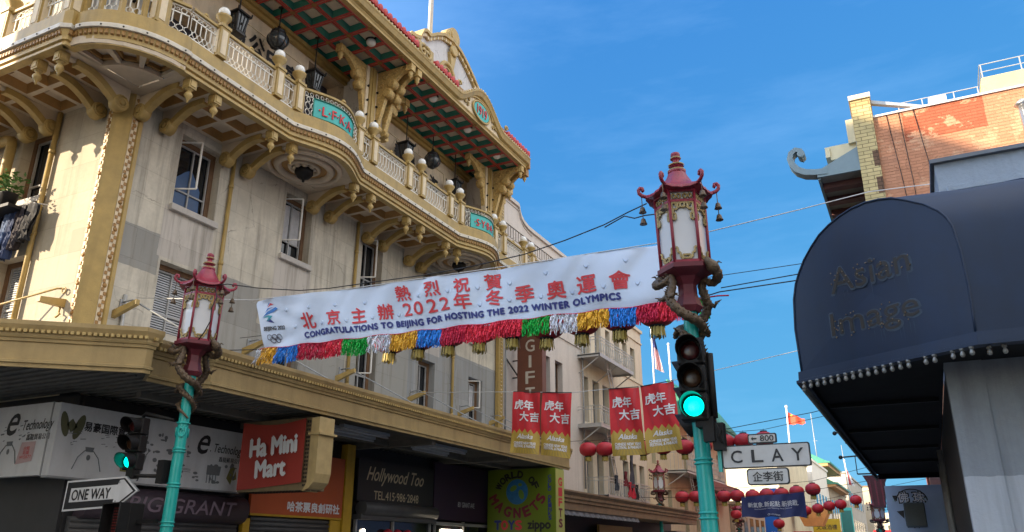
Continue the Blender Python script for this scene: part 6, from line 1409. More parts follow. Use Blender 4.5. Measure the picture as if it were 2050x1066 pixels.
for lab, c, y, z in (('dark grey trousers hung on the lower fire escape ladder', (0.05, 0.05, 0.07), 33.95, 5.75), ('dark green cloth hung over the lower fire escape rail at its left end', (0.02, 0.03, 0.05), 31.9, 4.6), ('maroon cloth draped high on the lower fire escape', (0.14, 0.01, 0.02), 33.1, 4.85),
                     ('bright red shirt drying on the lower fire escape rail', (0.42, 0.01, 0.03), 33.6, 4.45), ('second bright red shirt drying beside the black one', (0.46, 0.012, 0.035), 34.05, 4.4), ('black shirt drying at the right of two red ones', (0.015, 0.015, 0.02), 34.5, 4.4)):
    k = MB(); ln = 1.5 if 'trousers' in lab else 0.6; rows = [[(-11.27 + 0.04 * sin(i * 2 + j), y + (i / 5 - 0.5) * 0.36 * (1 + 0.2 * sin(j * 1.5)), z - ln * j / 6 - 0.05 * abs(i - 2.5) / 2.5) for i in range(6)] for j in range(7)]; k.strip(rows); k.strip([[(a - 0.03, b, c_) for a, b, c_ in r] for r in rows])
    tag(k.build('hanging_garment', mat('cloth', c, 0.8, 0.25, 10), recalc=False), lab, 'garment', 'laundry on the fire escape')
CANB = mat('brown_canopy_paint', (0.24, 0.155, 0.085), 0.6, 0.3, 2.5, streak=0.5)
C2 = thing('street_canopy', 'long brown moulded canopy running below the fire escape building', 'canopy', (-10.3, 24.5, 3))
w = MB(); prof = [(-10.42, 2.88), (-10.3, 2.88), (-10.3, 3.1), (-10.25, 3.12), (-10.25, 3.2), (-10.2, 3.24), (-10.2, 3.32), (-10.12, 3.42), (-10.12, 3.47), (-12.3, 3.5), (-12.3, 2.95)]
w.prism([(x, 23.6, z) for x, z in prof], (0, 17.0, 0)); w.build('canopy', CANB, C2)
w = MB(); rows = [[(-10.36, 23.8 + 7.8 * i / 90, 2.92) for i in range(91)], [(-10.3 + 0.03 * sin(i), 23.8 + 7.8 * i / 90, 2.70 + 0.03 * (i % 2)) for i in range(91)]]; w.strip(rows, False); w.build('fringed_awning', mat('grey_awning_cloth', (0.17, 0.17, 0.19), 0.8, 0.2), C2, recalc=False)
SF = thing('shop_row', 'dark shopfronts with an amber lit panel under the long brown canopy', 'shop', (-12, 32, 0))
w = MB(); w.box(-12.4, -12.0, 23.6, 42, 0.14, 3.0); w.build('shopfront', DARKW, SF)
w = MB(); w.box(-11.7, -11.6, 30.6, 34.6, 0.6, 2.62); w.build('amber_panel', mat('amber_panel', (0.42, 0.25, 0.07), 0.5, 0.15, 1.5), SF); w = MB(); w.box(-11.4, -10.6, 38, 41.5, 2.3, 2.55); w.build('grey_awning', GREYM, SF)
B4 = thing('green_eaved_building', 'yellowish cream building with green tiled eave and iron balcony behind the turquoise pole', 'building', (-12.3, 40, 0))
YC = wall_mat('yellow_cream_stucco', (0.56, 0.49, 0.33), streak=0.3, var=0.08)
h4 = [(42.8, 43.55, 3.2, 4.75), (40.3, 41.0, 5.9, 7.9), (55.0, 55.8, 5.6, 7.8), (46.5, 47.4, 6.0, 8.0), (49.6, 50.6, 6.0, 8.0), (46.0, 46.8, 2.6, 4.9), (48.4, 49.2, 2.6, 4.9), (51.2, 52.0, 2.6, 4.9), (53.6, 54.3, 2.6, 4.9)]
w = MB(); wall_holes(w, 'x', -12.3, 39.41, 57.5, 0, 8.7, h4, 0.25, 1); w.face([(-12.3, 57.5, 0), (-20, 57.5, 0), (-20, 57.5, 8.7), (-12.3, 57.5, 8.7)]); w.build('wall', YC, B4, recalc=False)
for a, b, e, f in h4: simple_window(B4, a, b, e, f)
w = MB(); w.box(-24, -12.56, 39.41, 57.4, 0, 8.6); w.build('interior_core', DARKW, B4)
GT = mat('green_glazed_tile', (0.05, 0.24, 0.16), 0.35, 0.3, 8)
w = MB(); w.prism([(-12.35, 44.2, 10.9), (-11.1, 44.2, 9.05), (-11.1, 44.2, 8.9), (-12.35, 44.2, 8.9)], (0, 12.5, 0))
for i in range(42): w.tube([(-11.05, 44.3 + i * 0.3, 9.05), (-12.4, 44.3 + i * 0.3, 10.95)], 0.07, 5)
w.build('roof', GT, B4); w = MB(); w.box(-12.3, -11.2, 44.2, 56.7, 8.74, 8.9); w.box(-12.3, -11.7, 44.2, 56.7, 8.6, 8.74); w.build('eave_board', YC, B4)
fire_escape(B4, 42.9, 51.8, 5.75, x=-11.2, rail=1.15)
w = MB(); w.box(-12.3, -11.15, 48, 56, 5.1, 5.6); w.build('brick_balcony', mat('brown_red_board', (0.22, 0.07, 0.05), 0.7, 0.2), B4)
ladder(B4, (-11.4, 46.2, 2.6), (-11.5, 44.6, 5.7), 0.5); ladder(B4, (-11.5, 45.5, 5.8), (-11.6, 44.4, 10.5), 0.5)
# far left blocks
SUNW = wall_mat('stippled_sunlit_wall', (0.66, 0.60, 0.44), streak=0.5, var=0.12, crack=0.5, axis='X'); WHW = wall_mat('whitewashed_wall', (0.78, 0.75, 0.68), streak=0.15, var=0.06, axis='X'); TANW = wall_mat('tan_facade', (0.42, 0.36, 0.27), streak=0.3, var=0.15)
def block(label, x0, x1, y0, y1, z1, m, wins=(), name='city_building', top=None):
    t = thing(name, label, 'building', (x1, y0, 0)); w = MB(); w.box(x0, x1, y0, y1, 0, z1); w.build('wall', m, t); w = MB(); w.box(x0 + 0.2, x1 + 0.15, y0 - 0.1, y1, z1, z1 + 0.25); w.build('cornice', top or m, t)
    for (a, b, e, f) in wins:
        k = MB(); k.box(x1 - 0.02, x1 + 0.03, a, b, e, f); q = k.build('window', GLASS, t); k = MB(); k.box(x1 - 0.01, x1 + 0.06, a - 0.1, b + 0.1, e - 0.15, e); k.build('sill', m, q)
    return t
b5 = block('sunlit stippled blank wall rising behind the street name sign', -22, -11.35, 74, 94, 10.4, SUNW)
b5b = block('tan low building with dark bays left of the navy banner', -22, -12.0, 57.6, 73.9, 4.7, TANW, [(58.5 + 2.2 * i, 59.7 + 2.2 * i, 2.2, 4.0) for i in range(6)])
b6 = block('white sunlit wall right of the stippled wall', -24, -10.95, 95, 110, 11.2, WHW, [(96 + 3 * i, 97.4 + 3 * i, 5, 8) for i in range(4)])
b7 = block('orange brown building under a green pagoda roof far down the street', -24, -10.9, 110.2, 132, 9.4, TANW, [(111.5 + 3 * i, 113 + 3 * i, 4.4, 8) for i in range(6)])
for zz, oo in ((9.6, 0.0), (12.2, -0.6)):
    w = MB(); w.prism([(-13.5 + oo, 109, zz + 2.2), (-10.1 + oo, 109, zz + 0.35), (-9.7 + oo, 109, zz + 0.3), (-9.7 + oo, 109, zz + 0.1), (-13.5 + oo, 109, zz + 0.1)], (0, 18 + oo * 5, 0)); w.build('roof', GT, b7); w = MB(); w.box(-13 + oo, -10 + oo, 109.1, 126, zz - 0.25, zz + 0.12); w.build('eave_board', mat('orange_eave_paint', (0.5, 0.26, 0.1), 0.6, 0.1), b7)
b8 = block('pale far block with balconies beyond the green pagoda roof', -26, -10.6, 133, 165, 13.0, wall_mat('pale_far_facade', (0.5, 0.44, 0.36), streak=0.2), [(135 + 4 * i, 137 + 4 * i, zz, zz + 2) for i in range(7) for zz in (4.5, 8.5)])
b9 = block('beige far building with overhanging cornice near the end of the street', -26, -9.8, 170, 205, 13.5, wall_mat('beige_far_facade', (0.55, 0.46, 0.33), streak=0.2), [(172 + 5 * i, 174.5 + 5 * i, zz, zz + 2.4) for i in range(6) for zz in (5, 9)], top=CANB)
b10 = block('cream apartment blocks stacked on the far hill', -40, 20, 420, 440, 19, wall_mat('far_hill_facade', (0.6, 0.52, 0.4), streak=0.2, axis='X'))
w = MB(); random.seed(2)
for i in range(12):
    x = -34 + i * 4.2; w.box(x, x + 3.6, 414, 420, 0, 12 + 9 * random.random())
w.build('annex', bpy.data.materials['far_hill_facade'], b10)
w = MB()
for i in range(60): x = -33 + (i % 20) * 2.5; w.box(x, x + 0.9, 413.9, 414, 9 + 3 * (i // 20), 10.6 + 3 * (i // 20))
w.build('window', GLASS, b10)
t = thing('blue_blade_sign', 'tall bright blue vertical sign with white characters behind the navy banner', 'sign', (-10, 60, 1)); w = MB(); w.box(-10.4, -9.45, 60, 60.5, 0.5, 5.9); w.build('panel', mat('bright_blue_sign', (0.005, 0.13, 0.55), 0.35, 0.15, 0.7), t)
bp_ = panel((0, 60, 0), (1, 0, 0), (0, 0, 1))
for i, c in enumerate('花旗銀'): text(c, INKW, 'lettering', t, bp_, -9.9, 2.75 - 0.62 * i, 0.5, 0.5, bold=0.02)
t = thing('shop_sign', 'yellow shop sign with a row of dark characters far down the street', 'sign', (-9.6, 90, 3)); w = MB(); w.box(-10.9, -8.3, 90, 90.3, 2.8, 4.9); w.build('panel', mat('yellow_shop_sign', (0.48, 0.33, 0.01), 0.5, 0.1), t); text('文城酒樓', INK, 'lettering', t, panel((0, 90, 0), (1, 0, 0), (0, 0, 1)), -9.6, 4.1, 2.0, 0.5, bold=0.02)
t = thing('shop_sign', 'teal vertical shop sign right of the yellow one', 'sign', (-8, 95, 3)); w = MB(); w.box(-8.6, -7.4, 95, 95.3, 1.5, 6.2); w.build('panel', TURQS, t); w = MB(); w.box(-8.5, -7.5, 94.98, 95, 1.8, 5.9); w.build('inner_panel', mat('dark_teal', (0.02, 0.16, 0.15), 0.5, 0.1), t)
t = thing('shop_awning', 'orange pagoda lantern canopy just right of the navy banner', 'awning', (-9.4, 80, 4)); w = MB(); w.prism([(-10.6, 79, 4.6), (-8.4, 79, 4.6), (-7.9, 79, 5.5), (-11, 79, 5.5)], (0, 2, 0)); w.build('upper_canopy', mat('orange_canopy_top', (0.52, 0.22, 0.05), 0.6, 0.2, 2), t); w = MB(); w.prism([(-10.3, 79, 3.9), (-8.8, 79, 3.9), (-8.4, 79, 4.6), (-10.6, 79, 4.6)], (0, 2, 0)); w.build('canopy', mat('orange_canopy', (0.48, 0.19, 0.04), 0.6, 0.2, 2), t)
labs = ['leftmost under the navy banner', 'second from the left at the bottom edge', 'third at the bottom edge under the yellow sign', 'fourth, below the green far roof', 'rightmost, near the far lamp post']
for i, (pxx, lab) in enumerate(zip((-0.133, -0.115, -0.09, -0.068, -0.05), labs)):
    Y = 62.0 + 2 * i; t = thing('year_banner', 'small far red banner ' + lab, 'banner', (pxx * Y, Y, 2), 'small far red banners'); w = MB(); w.box(pxx * Y - 0.62, pxx * Y + 0.62, Y, Y + 0.04, 0.2, 3.05 + (0.25 if i == 4 else 0.0)); w.build('cloth', RBC, t); text('虎年', INKW, 'lettering', t, panel((pxx * Y, Y, 0), (1, 0, 0), (0, 0, 1)), 0, 2.6, 0.85, 0.45, bold=0.02)
# flags
t = thing('flag_on_pole', 'limp stars and stripes flag on a tall pole over the fire escape building', 'flag', (-13.35, 45, 9)); w = MB(); w.tube([(-13.33, 45, 8.6), (-13.35, 45, 14.3)], 0.05, 6); w.ball((-13.35, 45, 14.38), 0.1, 8, 6); w.build('pole', WHITE, t)
def drape(x, y, z, cols, wd, ln, lean=0.12, name='stripes'):
    for mi, (m_, us) in enumerate(cols):
        k = MB()
        for a, b, f0, f1 in us:
            for i in range(4):
                for j in range(8):
                    def P(u, f): return V((x + lean * f + wd * u * (0.35 + 0.65 * f), y + 0.12 * sin(u * 9 + f * 3), z - ln * f - 0.3 * u))
                    u0, u1 = a + (b - a) * i / 4, a + (b - a) * (i + 1) / 4; g0, g1 = f0 + (f1 - f0) * j / 8, f0 + (f1 - f0) * (j + 1) / 8; k.face([P(u0, g0), P(u1, g0), P(u1, g1), P(u0, g1)])
        yield k, m_
FW_ = mat('flag_white', (0.62, 0.6, 0.6), 0.7, 0.05); FR_ = mat('flag_red', (0.42, 0.03, 0.04), 0.7, 0.08); FB_ = mat('flag_blue', (0.03, 0.04, 0.16), 0.7, 0.1)
for nm_, (k, m_) in zip(('blue_field', 'red_stripes', 'white_stripes'), drape(-13.35, 45, 13.9, [(FB_, [(0, 1, 0, 0.34)]), (FR_, [(i / 7, (i + 0.5) / 7, 0.34, 1) for i in range(7)]), (FW_, [((i + 0.5) / 7, (i + 1) / 7, 0.34, 1) for i in range(7)])], 0.55, 2.1)): k.build(nm_, m_, t, recalc=False)
w = MB(); w.tube([(-12.3, 45, 8.6), (-12.36, 45, 13.15)], 0.05, 6); w.ball((-12.36, 45, 13.2), 0.08, 8, 6); tag(w.build('flagpole', WHITE), 'bare white pole beside the stars and stripes flag', 'flagpole')
t = thing('flag_on_pole', 'red flag flying on a tall pole above the street name sign', 'flag', (-12.2, 90, 8)); w = MB(); w.tube([(-12.35, 90, 8), (-12.2, 90, 16.4)], 0.09, 6); w.ball((-12.2, 90, 16.5), 0.16, 8, 6); w.build('pole', WHITE, t)
k = MB(); k.strip([[(-12.2 + 1.75 * i / 10, 90 + 0.15 * sin(i), 15.9 - 0.09 * i - 1.35 * f * (1 - 0.065 * i) + 0.05 * sin(i * 1.4)) for i in range(11)] for f in (0, 0.33, 0.66, 1)]); k.build('cloth', mat('orange_red_flag', (0.60, 0.06, 0.02), 0.7, 0.06), t, recalc=False)
k = MB(); c0 = V((-11.75, 89.9, 15.5)); k.face([c0 + V(((0.17 if i % 2 == 0 else 0.07) * sin(i * pi / 5), 0, (0.17 if i % 2 == 0 else 0.07) * cos(i * pi / 5))) for i in range(10)]); k.build('yellow_star', mat('flag_yellow', (0.7, 0.5, 0.03), 0.7, 0), t, recalc=False)
for (x, y, z0, z1, lab) in ((-12.0, 112, 10, 19, 'thin roof antenna mast right of the street name sign'), (-11, 140, 12, 18, 'thin roof antenna mast above the far lanterns')):
    w = MB(); w.tube([(x, y, z0), (x - 0.2, y, z1)], 0.06, 5); w.box(x - 0.3, x + 0.2, y - 0.02, y + 0.02, z0 + 0.6 * (z1 - z0), z0 + 0.6 * (z1 - z0) + 0.05); tag(w.build('antenna_mast', GREYM), lab, 'antenna')
t = thing('flag_on_pole', 'small red and white flag on the far pagoda roof corner', 'flag', (-10.2, 128, 9)); w = MB(); w.tube([(-9.8, 128, 8.5), (-10.1, 128, 14.5)], 0.07, 5); w.build('pole', WHITE, t)
for nm_, (k, m_) in zip(('red_stripes', 'white_stripes'), drape(-10.05, 128, 13.2, [(FR_, [(0, 0.5, 0, 1)]), (FW_, [(0.5, 1, 0, 1)])], 0.8, 2.2)): k.build(nm_, m_, t, recalc=False)
# ================================================================ right side
BLUEA = mat('faded_navy_awning_vinyl', (0.006, 0.020, 0.054), 0.58, 0.2, 2.2, bump=0.12, bscale=4, streak=0.25)
AW = thing('awning', 'big rounded navy awning with dead bulb lettering at the right corner building', 'awning', (-1.02, 9.04, 3.45))
O_ = V((-1.02, 9.04, 3.45)); D_ = V((0.84, -0.54, 0)).normalized(); N_ = V((-0.54, -0.84, 0)).normalized()
af = lambda s, z, n=0: V((O_.x, O_.y, 0)) + D_ * s + V((0, 0, z)) + N_ * n
prof = [(0.0, 3.45), (-0.01, 3.7), (-0.02, 3.94), (0.01, 4.28), (0.06, 4.45), (0.12, 4.56), (0.21, 4.69), (0.33, 4.81), (0.45, 4.91), (0.59, 4.98), (0.74, 5.03), (0.89, 5.06), (1.06, 5.065), (1.22, 5.04), (1.36, 5.0), (1.49, 4.93), (1.68, 4.81), (1.81, 4.69), (1.87, 4.6), (1.91, 4.5), (1.94, 4.25), (1.95, 3.9), (1.94, 3.62), (1.93, 3.45)]
w = MB(); rows = []
for j in range(9):
    f = j / 8; rows.append([af(0.965 + (s - 0.965) * f, 4.1 + (z - 4.1) * f, 0.015 * sin(pi * f)) for s, z in prof + [(1.3, 3.45), (0.6, 3.45), (0.0, 3.45)]])
w.strip(rows); w.build('end_face', BLUEA, AW, recalc=False)
ia = 12
w = MB(); L_ = [af(s, z) for s, z in prof[:ia + 1]]; w.strip([L_, [p + V((0, 6, 0)) for p in L_], [p + V((0, 12.8, 0)) for p in L_]]); w.strip([[p + V((0, 12.8, 0)) for p in L_], [V((0.35, 21.84, p.z)) for p in L_]])
R_ = [af(s, z) for s, z in prof[ia:]]; w.strip([R_] + [[p + V((q, 0.02 * q + 0.03 * sin(q * 2), -0.01 * sin(q * 3) - 0.02 * q)) for p in R_] for q in (0.8, 1.6, 2.4, 3.2, 4.0)]); w.build('hood', BLUEA, AW, recalc=False)
w = MB(); seam = [af(s, z, 0.004) for s, z in prof]; w.tube(seam, 0.012, 5); w.build('piping', BLUEA, AW)
for q in (1.25, 2.6):
    w = MB(); w.tube([p + V((q, 0.02 * q + 0.03 * sin(q * 2), -0.01 * sin(q * 3) - 0.02 * q)) for p in R_], 0.010, 5); w.build('seam', BLUEA, AW)
for q in (2.5, 5.5, 8.5):
    w = MB(); w.tube([p + V((0, q, 0)) for p in L_], 0.010, 5); w.build('seam', BLUEA, AW)
vp = [(-1.03, 21.84), (-1.03, 9.04), (0.608, 7.985), (4.6, 8.04)]
w = MB(); sweep(w, vp, [(-0.03, 3.46), (0.03, 3.46), (0.035, 3.37), (0.06, 3.365), (0.06, 3.335), (-0.05, 3.33)]); w.build('valance', BLUEA, AW, recalc=False)
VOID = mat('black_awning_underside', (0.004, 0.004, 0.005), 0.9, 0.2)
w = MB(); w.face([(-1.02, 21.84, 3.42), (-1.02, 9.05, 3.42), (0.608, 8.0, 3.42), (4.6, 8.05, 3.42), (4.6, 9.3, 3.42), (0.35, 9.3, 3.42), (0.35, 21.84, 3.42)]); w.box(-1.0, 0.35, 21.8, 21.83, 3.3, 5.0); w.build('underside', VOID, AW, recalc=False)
for y in (11, 13.5, 16, 18.5):
    w = MB(); w.box(-0.95, 0.3, y, y + 0.05, 3.36, 3.41); w.build('frame_bar', BLACKP, AW)
def bulb(p):
    m = MB(); p = V(p); m.lathe(p, [(0.012, 0.0), (0.013, -0.025), (0.022, -0.045), (0.023, -0.06), (0.015, -0.075), (0.001, -0.08)], 8); m.lathe(p, [(0.022, 0.005), (0.022, -0.02)], 8); return m
BULB = mat('clear_dead_bulb', (0.20, 0.20, 0.19), 0.15, 0.2, 30, spec=0.8)
bs = []
for p, n in walk([(-1.03, 9.04), (0.608, 7.985)], 0.088):
    bs.append(p + n * 0.03 + V((0, 0, 3.335)))
for i in (15, 18): 
    if i < len(bs): bs[i] = None
for x in (0.68, 0.8): bs.append(V((x, 8.02, 3.33)))
for q in bs:
    if q is not None: bulb(q).build('bulb', BULB, AW)
w = MB(); i = 0
for p, n in walk([(-1.03, 21.8), (-1.03, 9.1)], 0.09): w.merge(bulb(p + n * 0.0 + V((0, 0, 3.335))))
o = w.build('bulb_row', BULB, AW)
for txt, sx, z, wd, h, ro in (('Asian', 0.98, 4.33, 0.92, 0.27, 0.0), ('Image', 0.96, 3.83, 1.0, 0.32, 0.0)):
    text(txt, mat('rusted_letter_channel', (0.035, 0.03, 0.026), 0.7, 0.3, 30) if txt == 'Asian' else bpy.data.materials['rusted_letter_channel'], 'lettering', AW, lambda u, v, n: af(u, v, n + 0.02), sx, z, wd, h, bold=0.0)
    text(txt, mat('pale_letter_stain', (0.045, 0.07, 0.105), 0.6, 0.3, 20) if txt == 'Asian' else bpy.data.materials['pale_letter_stain'], 'letter_stain', AW, lambda u, v, n: af(u, v, n + 0.012), sx + 0.004, z - 0.004, wd + 0.02, h + 0.02, bold=0.06)
w = MB(); random.seed(9)
for i in range(70):
    s = 0.5 + 0.95 * random.random(); z = 4.33 + random.uniform(-0.1, 0.1) if i % 2 else 3.83 + random.uniform(-0.12, 0.12)
    w.ball(af(s, z, 0.028), 0.008, 5, 4)
w.build('letter_bulb_sockets', mat('rusty_socket', (0.22, 0.16, 0.1), 0.5, 0.4, 30), AW)
w = MB()
for i in range(14):
    s = 0.5 + 0.95 * random.random(); z = random.choice((4.2, 3.7)); l = random.uniform(0.06, 0.2); w.face([af(s, z, 0.017), af(s + 0.005, z, 0.017), af(s + 0.003, z - l, 0.017), af(s + 0.002, z - l, 0.017)])
w.build('rain_streaks', bpy.data.materials['pale_letter_stain'], AW, recalc=False)
RB_ = thing('corner_shop_building', 'low grey blue corner shop building carrying the navy awning', 'building', (0.6, 9.3, 0))
GREYB = wall_mat('grey_blue_painted_render', (0.34, 0.40, 0.48), streak=0.25, var=0.08, axis='X', bump=0.6); PIL = wall_mat('pale_grey_pier', (0.33, 0.36, 0.40), streak=0.35, var=0.08, axis='X', boxes=((0.3, 4, 0, 2.3, (0.52, 0.55, 0.60)),))
w = MB(); w.box(0.62, 9, 9.3, 17.9, 3.4, 5.72); w.build('wall', GREYB, RB_); w = MB(); w.box(0.58, 9, 9.24, 9.5, 5.72, 5.765); w.box(0.58, 0.75, 9.5, 17.9, 5.72, 5.765); w.build('parapet_cap', mat('dark_cap_metal', (0.16, 0.18, 0.21), 0.6, 0.2), RB_)
w = MB(); w.box(0.72, 9, 9.255, 9.3, 5.36, 5.41); w.box(0.70, 0.75, 9.24, 9.3, 3.4, 5.41); w.build('string_course', GREYB, RB_)
w = MB(); w.box(0.345, 0.68, 9.02, 9.3, 0, 3.42); w.box(0.683, 4.6, 9.05, 9.3, 0, 3.42); w.build('corner_pier', PIL, RB_)
w = MB(); w.box(0.36, 0.6, 9.31, 22.9, 0, 3.42); w.build('dark_side_wall', mat('black_weathered_wall', (0.022, 0.023, 0.025), 0.8, 0.4, 2, streak=0.4), RB_)
w = MB(); w.tube([(0.32, 18.6, 1), (0.32, 18.6, 3.3)], 0.05, 6); w.tube([(0.32, 16.4, 1), (0.32, 16.4, 3.35)], 0.06, 6); w.build('drainpipe', GREYM, RB_)
ORB = wall_mat('peeling_orange_brick', (0.62, 0.285, 0.16), joint=0.006, course=0.075, length=0.22, streak=0.1, var=0.14, axis='X', jcol=0.9, crack=0.4, bump=1.2, peel=((1.6, 0.54, (0.70, 0.40, 0.24), 0.75), (5.0, 0.62, (0.36, 0.14, 0.07), 0.85), (9.0, 0.66, (0.2, 0.09, 0.05), 0.8)), boxes=((0.75, 2.35, 10.25, 11.1, (0.40, 0.10, 0.05)), (0.15, 0.5, 6.0, 10.0, (0.55, 0.27, 0.16))))
YBK = wall_mat('pale_yellow_brick', (0.62, 0.50, 0.25), joint=0.010, course=0.09, length=0.27, streak=0.25, var=0.16, axis='X', jcol=0.42, peel=((5.0, 0.62, (0.40, 0.34, 0.2), 0.7),), boxes=((0.04, 0.2, 9.75, 10.15, (0.09, 0.03, 0.03)), (0.04, 0.2, 9.1, 9.5, (0.09, 0.03, 0.03)), (0.04, 0.2, 8.4, 8.8, (0.09, 0.03, 0.03)), (-0.3, 0.2, 11.3, 11.7, (0.5, 0.36, 0.16))))
OB = thing('brick_building', 'tall orange painted brick building with peeling paint and a pale yellow brick front edge', 'building', (0.2, 18, 0))
w = MB(); w.box(0.17, 16, 18.0, 40, 4.2, 11.0); w.box(0.7, 16, 18.02, 40, 0, 4.2); w.build('wall', ORB, OB); w = MB(); w.box(0.17, 16, 17.96, 18.3, 11.0, 11.045); w.build('coping', WHITE, OB)
w = MB(); w.box(-0.25, 0.165, 17.9, 40, 5.0, 11.5); w.build('front_wall', YBK, OB); w = MB(); w.box(-0.28, 0.19, 17.86, 40, 11.5, 11.62); w.build('front_coping', CREAM, OB)
w = MB(); w.prism([(0.17, 18.15, 11.56), (0.17, 18.15, 11.47), (1.3, 18.15, 11.06), (1.35, 18.15, 11.1)], (0, 0.12, 0)); w.build('brace', GALV, OB)
w = MB(); w.box(1.36, 1.72, 18.3, 18.7, 11.0, 11.38); w.build('chimney', WHITE, OB); w = MB(); w.box(2.42, 9, 18.05, 20, 11.08, 11.45); w.build('roof_upstand', mat('pale_yellow_render', (0.56, 0.49, 0.26), 0.7, 0.1), OB)
w = MB()
for z in (11.34, 11.55): w.bar((0.7, 18.6, z), (2.4, 18.6, z), 0.016)
for x in (0.75, 1.25, 1.9, 2.38): w.bar((x, 18.6, 11.0), (x, 18.6, 11.55), 0.022)
for z in (11.62, 11.80): w.bar((2.44, 18.1, z), (9, 18.1, z), 0.016); w.bar((2.4, 18.6, z - 0.25), (2.44, 18.1, z), 0.016)
for x in (2.46, 3.2, 4.0): w.bar((x, 18.1, 11.4), (x, 18.1, 11.80), 0.022)
w.build('roof_railing', GALV, OB)
w = MB(); w.tube([(2.95, 17.4, 8.0), (2.95, 17.4, 10.25)], 0.10, 12); w.lathe((2.95, 17.4, 10.25), [(0.1, 0), (0.17, 0.04), (0.05, 0.16), (0.001, 0.17)], 12); tag(w.build('vent_pipe', mat('shiny_vent_steel', (0.5, 0.5, 0.5), 0.3, 0.1, 5, metal=0.8)), 'shiny steel vent pipe with cap in front of the orange brick wall', 'pipe')
w = MB()
for x0, x1 in ((0.45, 0.62), (0.7, 0.76), (1.0, 1.25)): w.tube([(x0, 17.985, 11.0), ((x0 + x1) / 2 + 0.02, 17.97, 9.3), (x1, 17.985, 7.0)], 0.008, 4)
w.build('wall_cables', BLACK, OB)
SLATE = mat('blue_grey_eave_paint', (0.17, 0.24, 0.27), 0.5, 0.12, 4); PGE = mat('dark_rafter', (0.06, 0.05, 0.05), 0.6, 0.1)
EV = MB(); EV.prism([(-0.25, 17.95, 10.35), (-1.15, 17.95, 9.93), (-1.15, 17.95, 9.84), (-0.25, 17.95, 9.80)], (0, 14, 0)); e = EV.build('pagoda_eave', SLATE, OB)
w = MB(); w.box(-1.17, -0.25, 17.9, 17.96, 9.74, 9.93); w.box(-1.17, -1.11, 17.96, 31, 9.70, 9.93); w.build('eave_fascia', SLATE, e)
w = MB(); w.box(-1.1, -0.25, 17.97, 31, 9.76, 9.79); w.build('eave_soffit', mat('grey_soffit', (0.20, 0.20, 0.20), 0.7, 0.1), e)
w = MB()
for i in range(14): w.box(-1.1, -0.25, 18.35 + i * 0.85, 18.6 + i * 0.85, 9.62, 9.76)
w.build('rafters', mat('dull_red_rafter', (0.09, 0.03, 0.03), 0.6, 0.1), e)
w = MB(); pts = [(-0.95, 9.86), (-1.2, 9.88), (-1.42, 9.93), (-1.58, 10.03), (-1.68, 10.18), (-1.72, 10.34), (-1.68, 10.48), (-1.57, 10.55), (-1.46, 10.50), (-1.43, 10.40), (-1.48, 10.34)]
cw_ = (0.07, 0.07, 0.072, 0.072, 0.07, 0.066, 0.062, 0.058, 0.055, 0.05, 0.045); lo_, hi_ = [], []
for k_ in range(len(pts)):
    a_, b_ = pts[max(k_ - 1, 0)], pts[min(k_ + 1, len(pts) - 1)]; d = V((b_[0] - a_[0], 0, b_[1] - a_[1])).normalized(); n = V((-d.z, 0, d.x)); c_ = V((pts[k_][0], 17.88, pts[k_][1])); lo_.append(c_ - n * cw_[k_]); hi_.append(c_ + n * cw_[k_])
T_ = V((0, 0.3, 0)); w.strip([lo_, hi_], False); w.strip([[p + T_ for p in lo_], [p + T_ for p in hi_]], False); w.strip([lo_, [p + T_ for p in lo_]]); w.strip([hi_, [p + T_ for p in hi_]])
w.lathe((-1.46, 17.87, 10.42), [(0.085, 0), (0.085, 0.32)], 14, axis=(0, 1, 0))
w.build('eave_curl', SLATE, e)
w = MB(); w.box(-0.85, -0.26, 18.3, 30, 10.3, 10.65); w.box(-0.95, -0.85, 18.25, 30, 10.36, 10.62); w.box(-0.42, -0.26, 18.2, 18.4, 10.6, 11.2); w.build('upper_ledge', mat('sunlit_cream_trim', (0.66, 0.58, 0.38), 0.6, 0.1), e)
# distant right side under the awning
GW = thing('painted_wall_shop', 'white painted shop wall with outlined Chinese graffiti under the far awning end', 'shop', (-0.9, 23, 0))
GRW = mat('blue_white_mural_wall', (0.40, 0.50, 0.66), 0.6, 0.15, 1.2, spots=(3, 0.62, (0.2, 0.45, 0.35), 0.5))
w = MB(); w.box(-0.95, 2, 23, 40, 0, 3.22); w.build('wall', GRW, GW); gpn = panel((0, 23, 0), (1, 0, 0), (0, 0, 1))
for c, u, v, s in (('佛', -0.56, 2.93, 0.26), ('珠', -0.2, 2.93, 0.27), ('館', -0.42, 2.35, 0.26)):
    text(c, INK, 'lettering', GW, gpn, u, v, s + 0.03, s + 0.03, bold=0.06); text(c, INKW, 'lettering', GW, lambda a, b, n: gpn(a, b, n + 0.008), u, v, s - 0.02, s - 0.02, bold=0.015)
k = MB(); k.tube([gpn(-0.72 + 0.35 * (1 - cos(t)), 2.85 + 0.28 * sin(t), 0.01) for t in [pi * i / 14 for i in range(15)]], 0.012, 4); k.face([gpn(-0.75, 2.6, 0.008), gpn(-0.58, 2.62, 0.008), gpn(-0.6, 2.42, 0.008)]); k.face([gpn(-0.8, 2.98, 0.008), gpn(-0.7, 2.98, 0.008), gpn(-0.75, 2.82, 0.008)]); k.build('headphone_drawing', INK, GW, recalc=False)
w = MB(); w.box(-0.55, -0.1, 21.9, 22.6, 2.2, 2.75); tag(w.build('utility_box', mat('grey_green_cabinet', (0.09, 0.12, 0.14), 0.5, 0.15), None, bevel=0.02), 'dark grey utility box hung in front of the graffiti wall', 'cabinet')
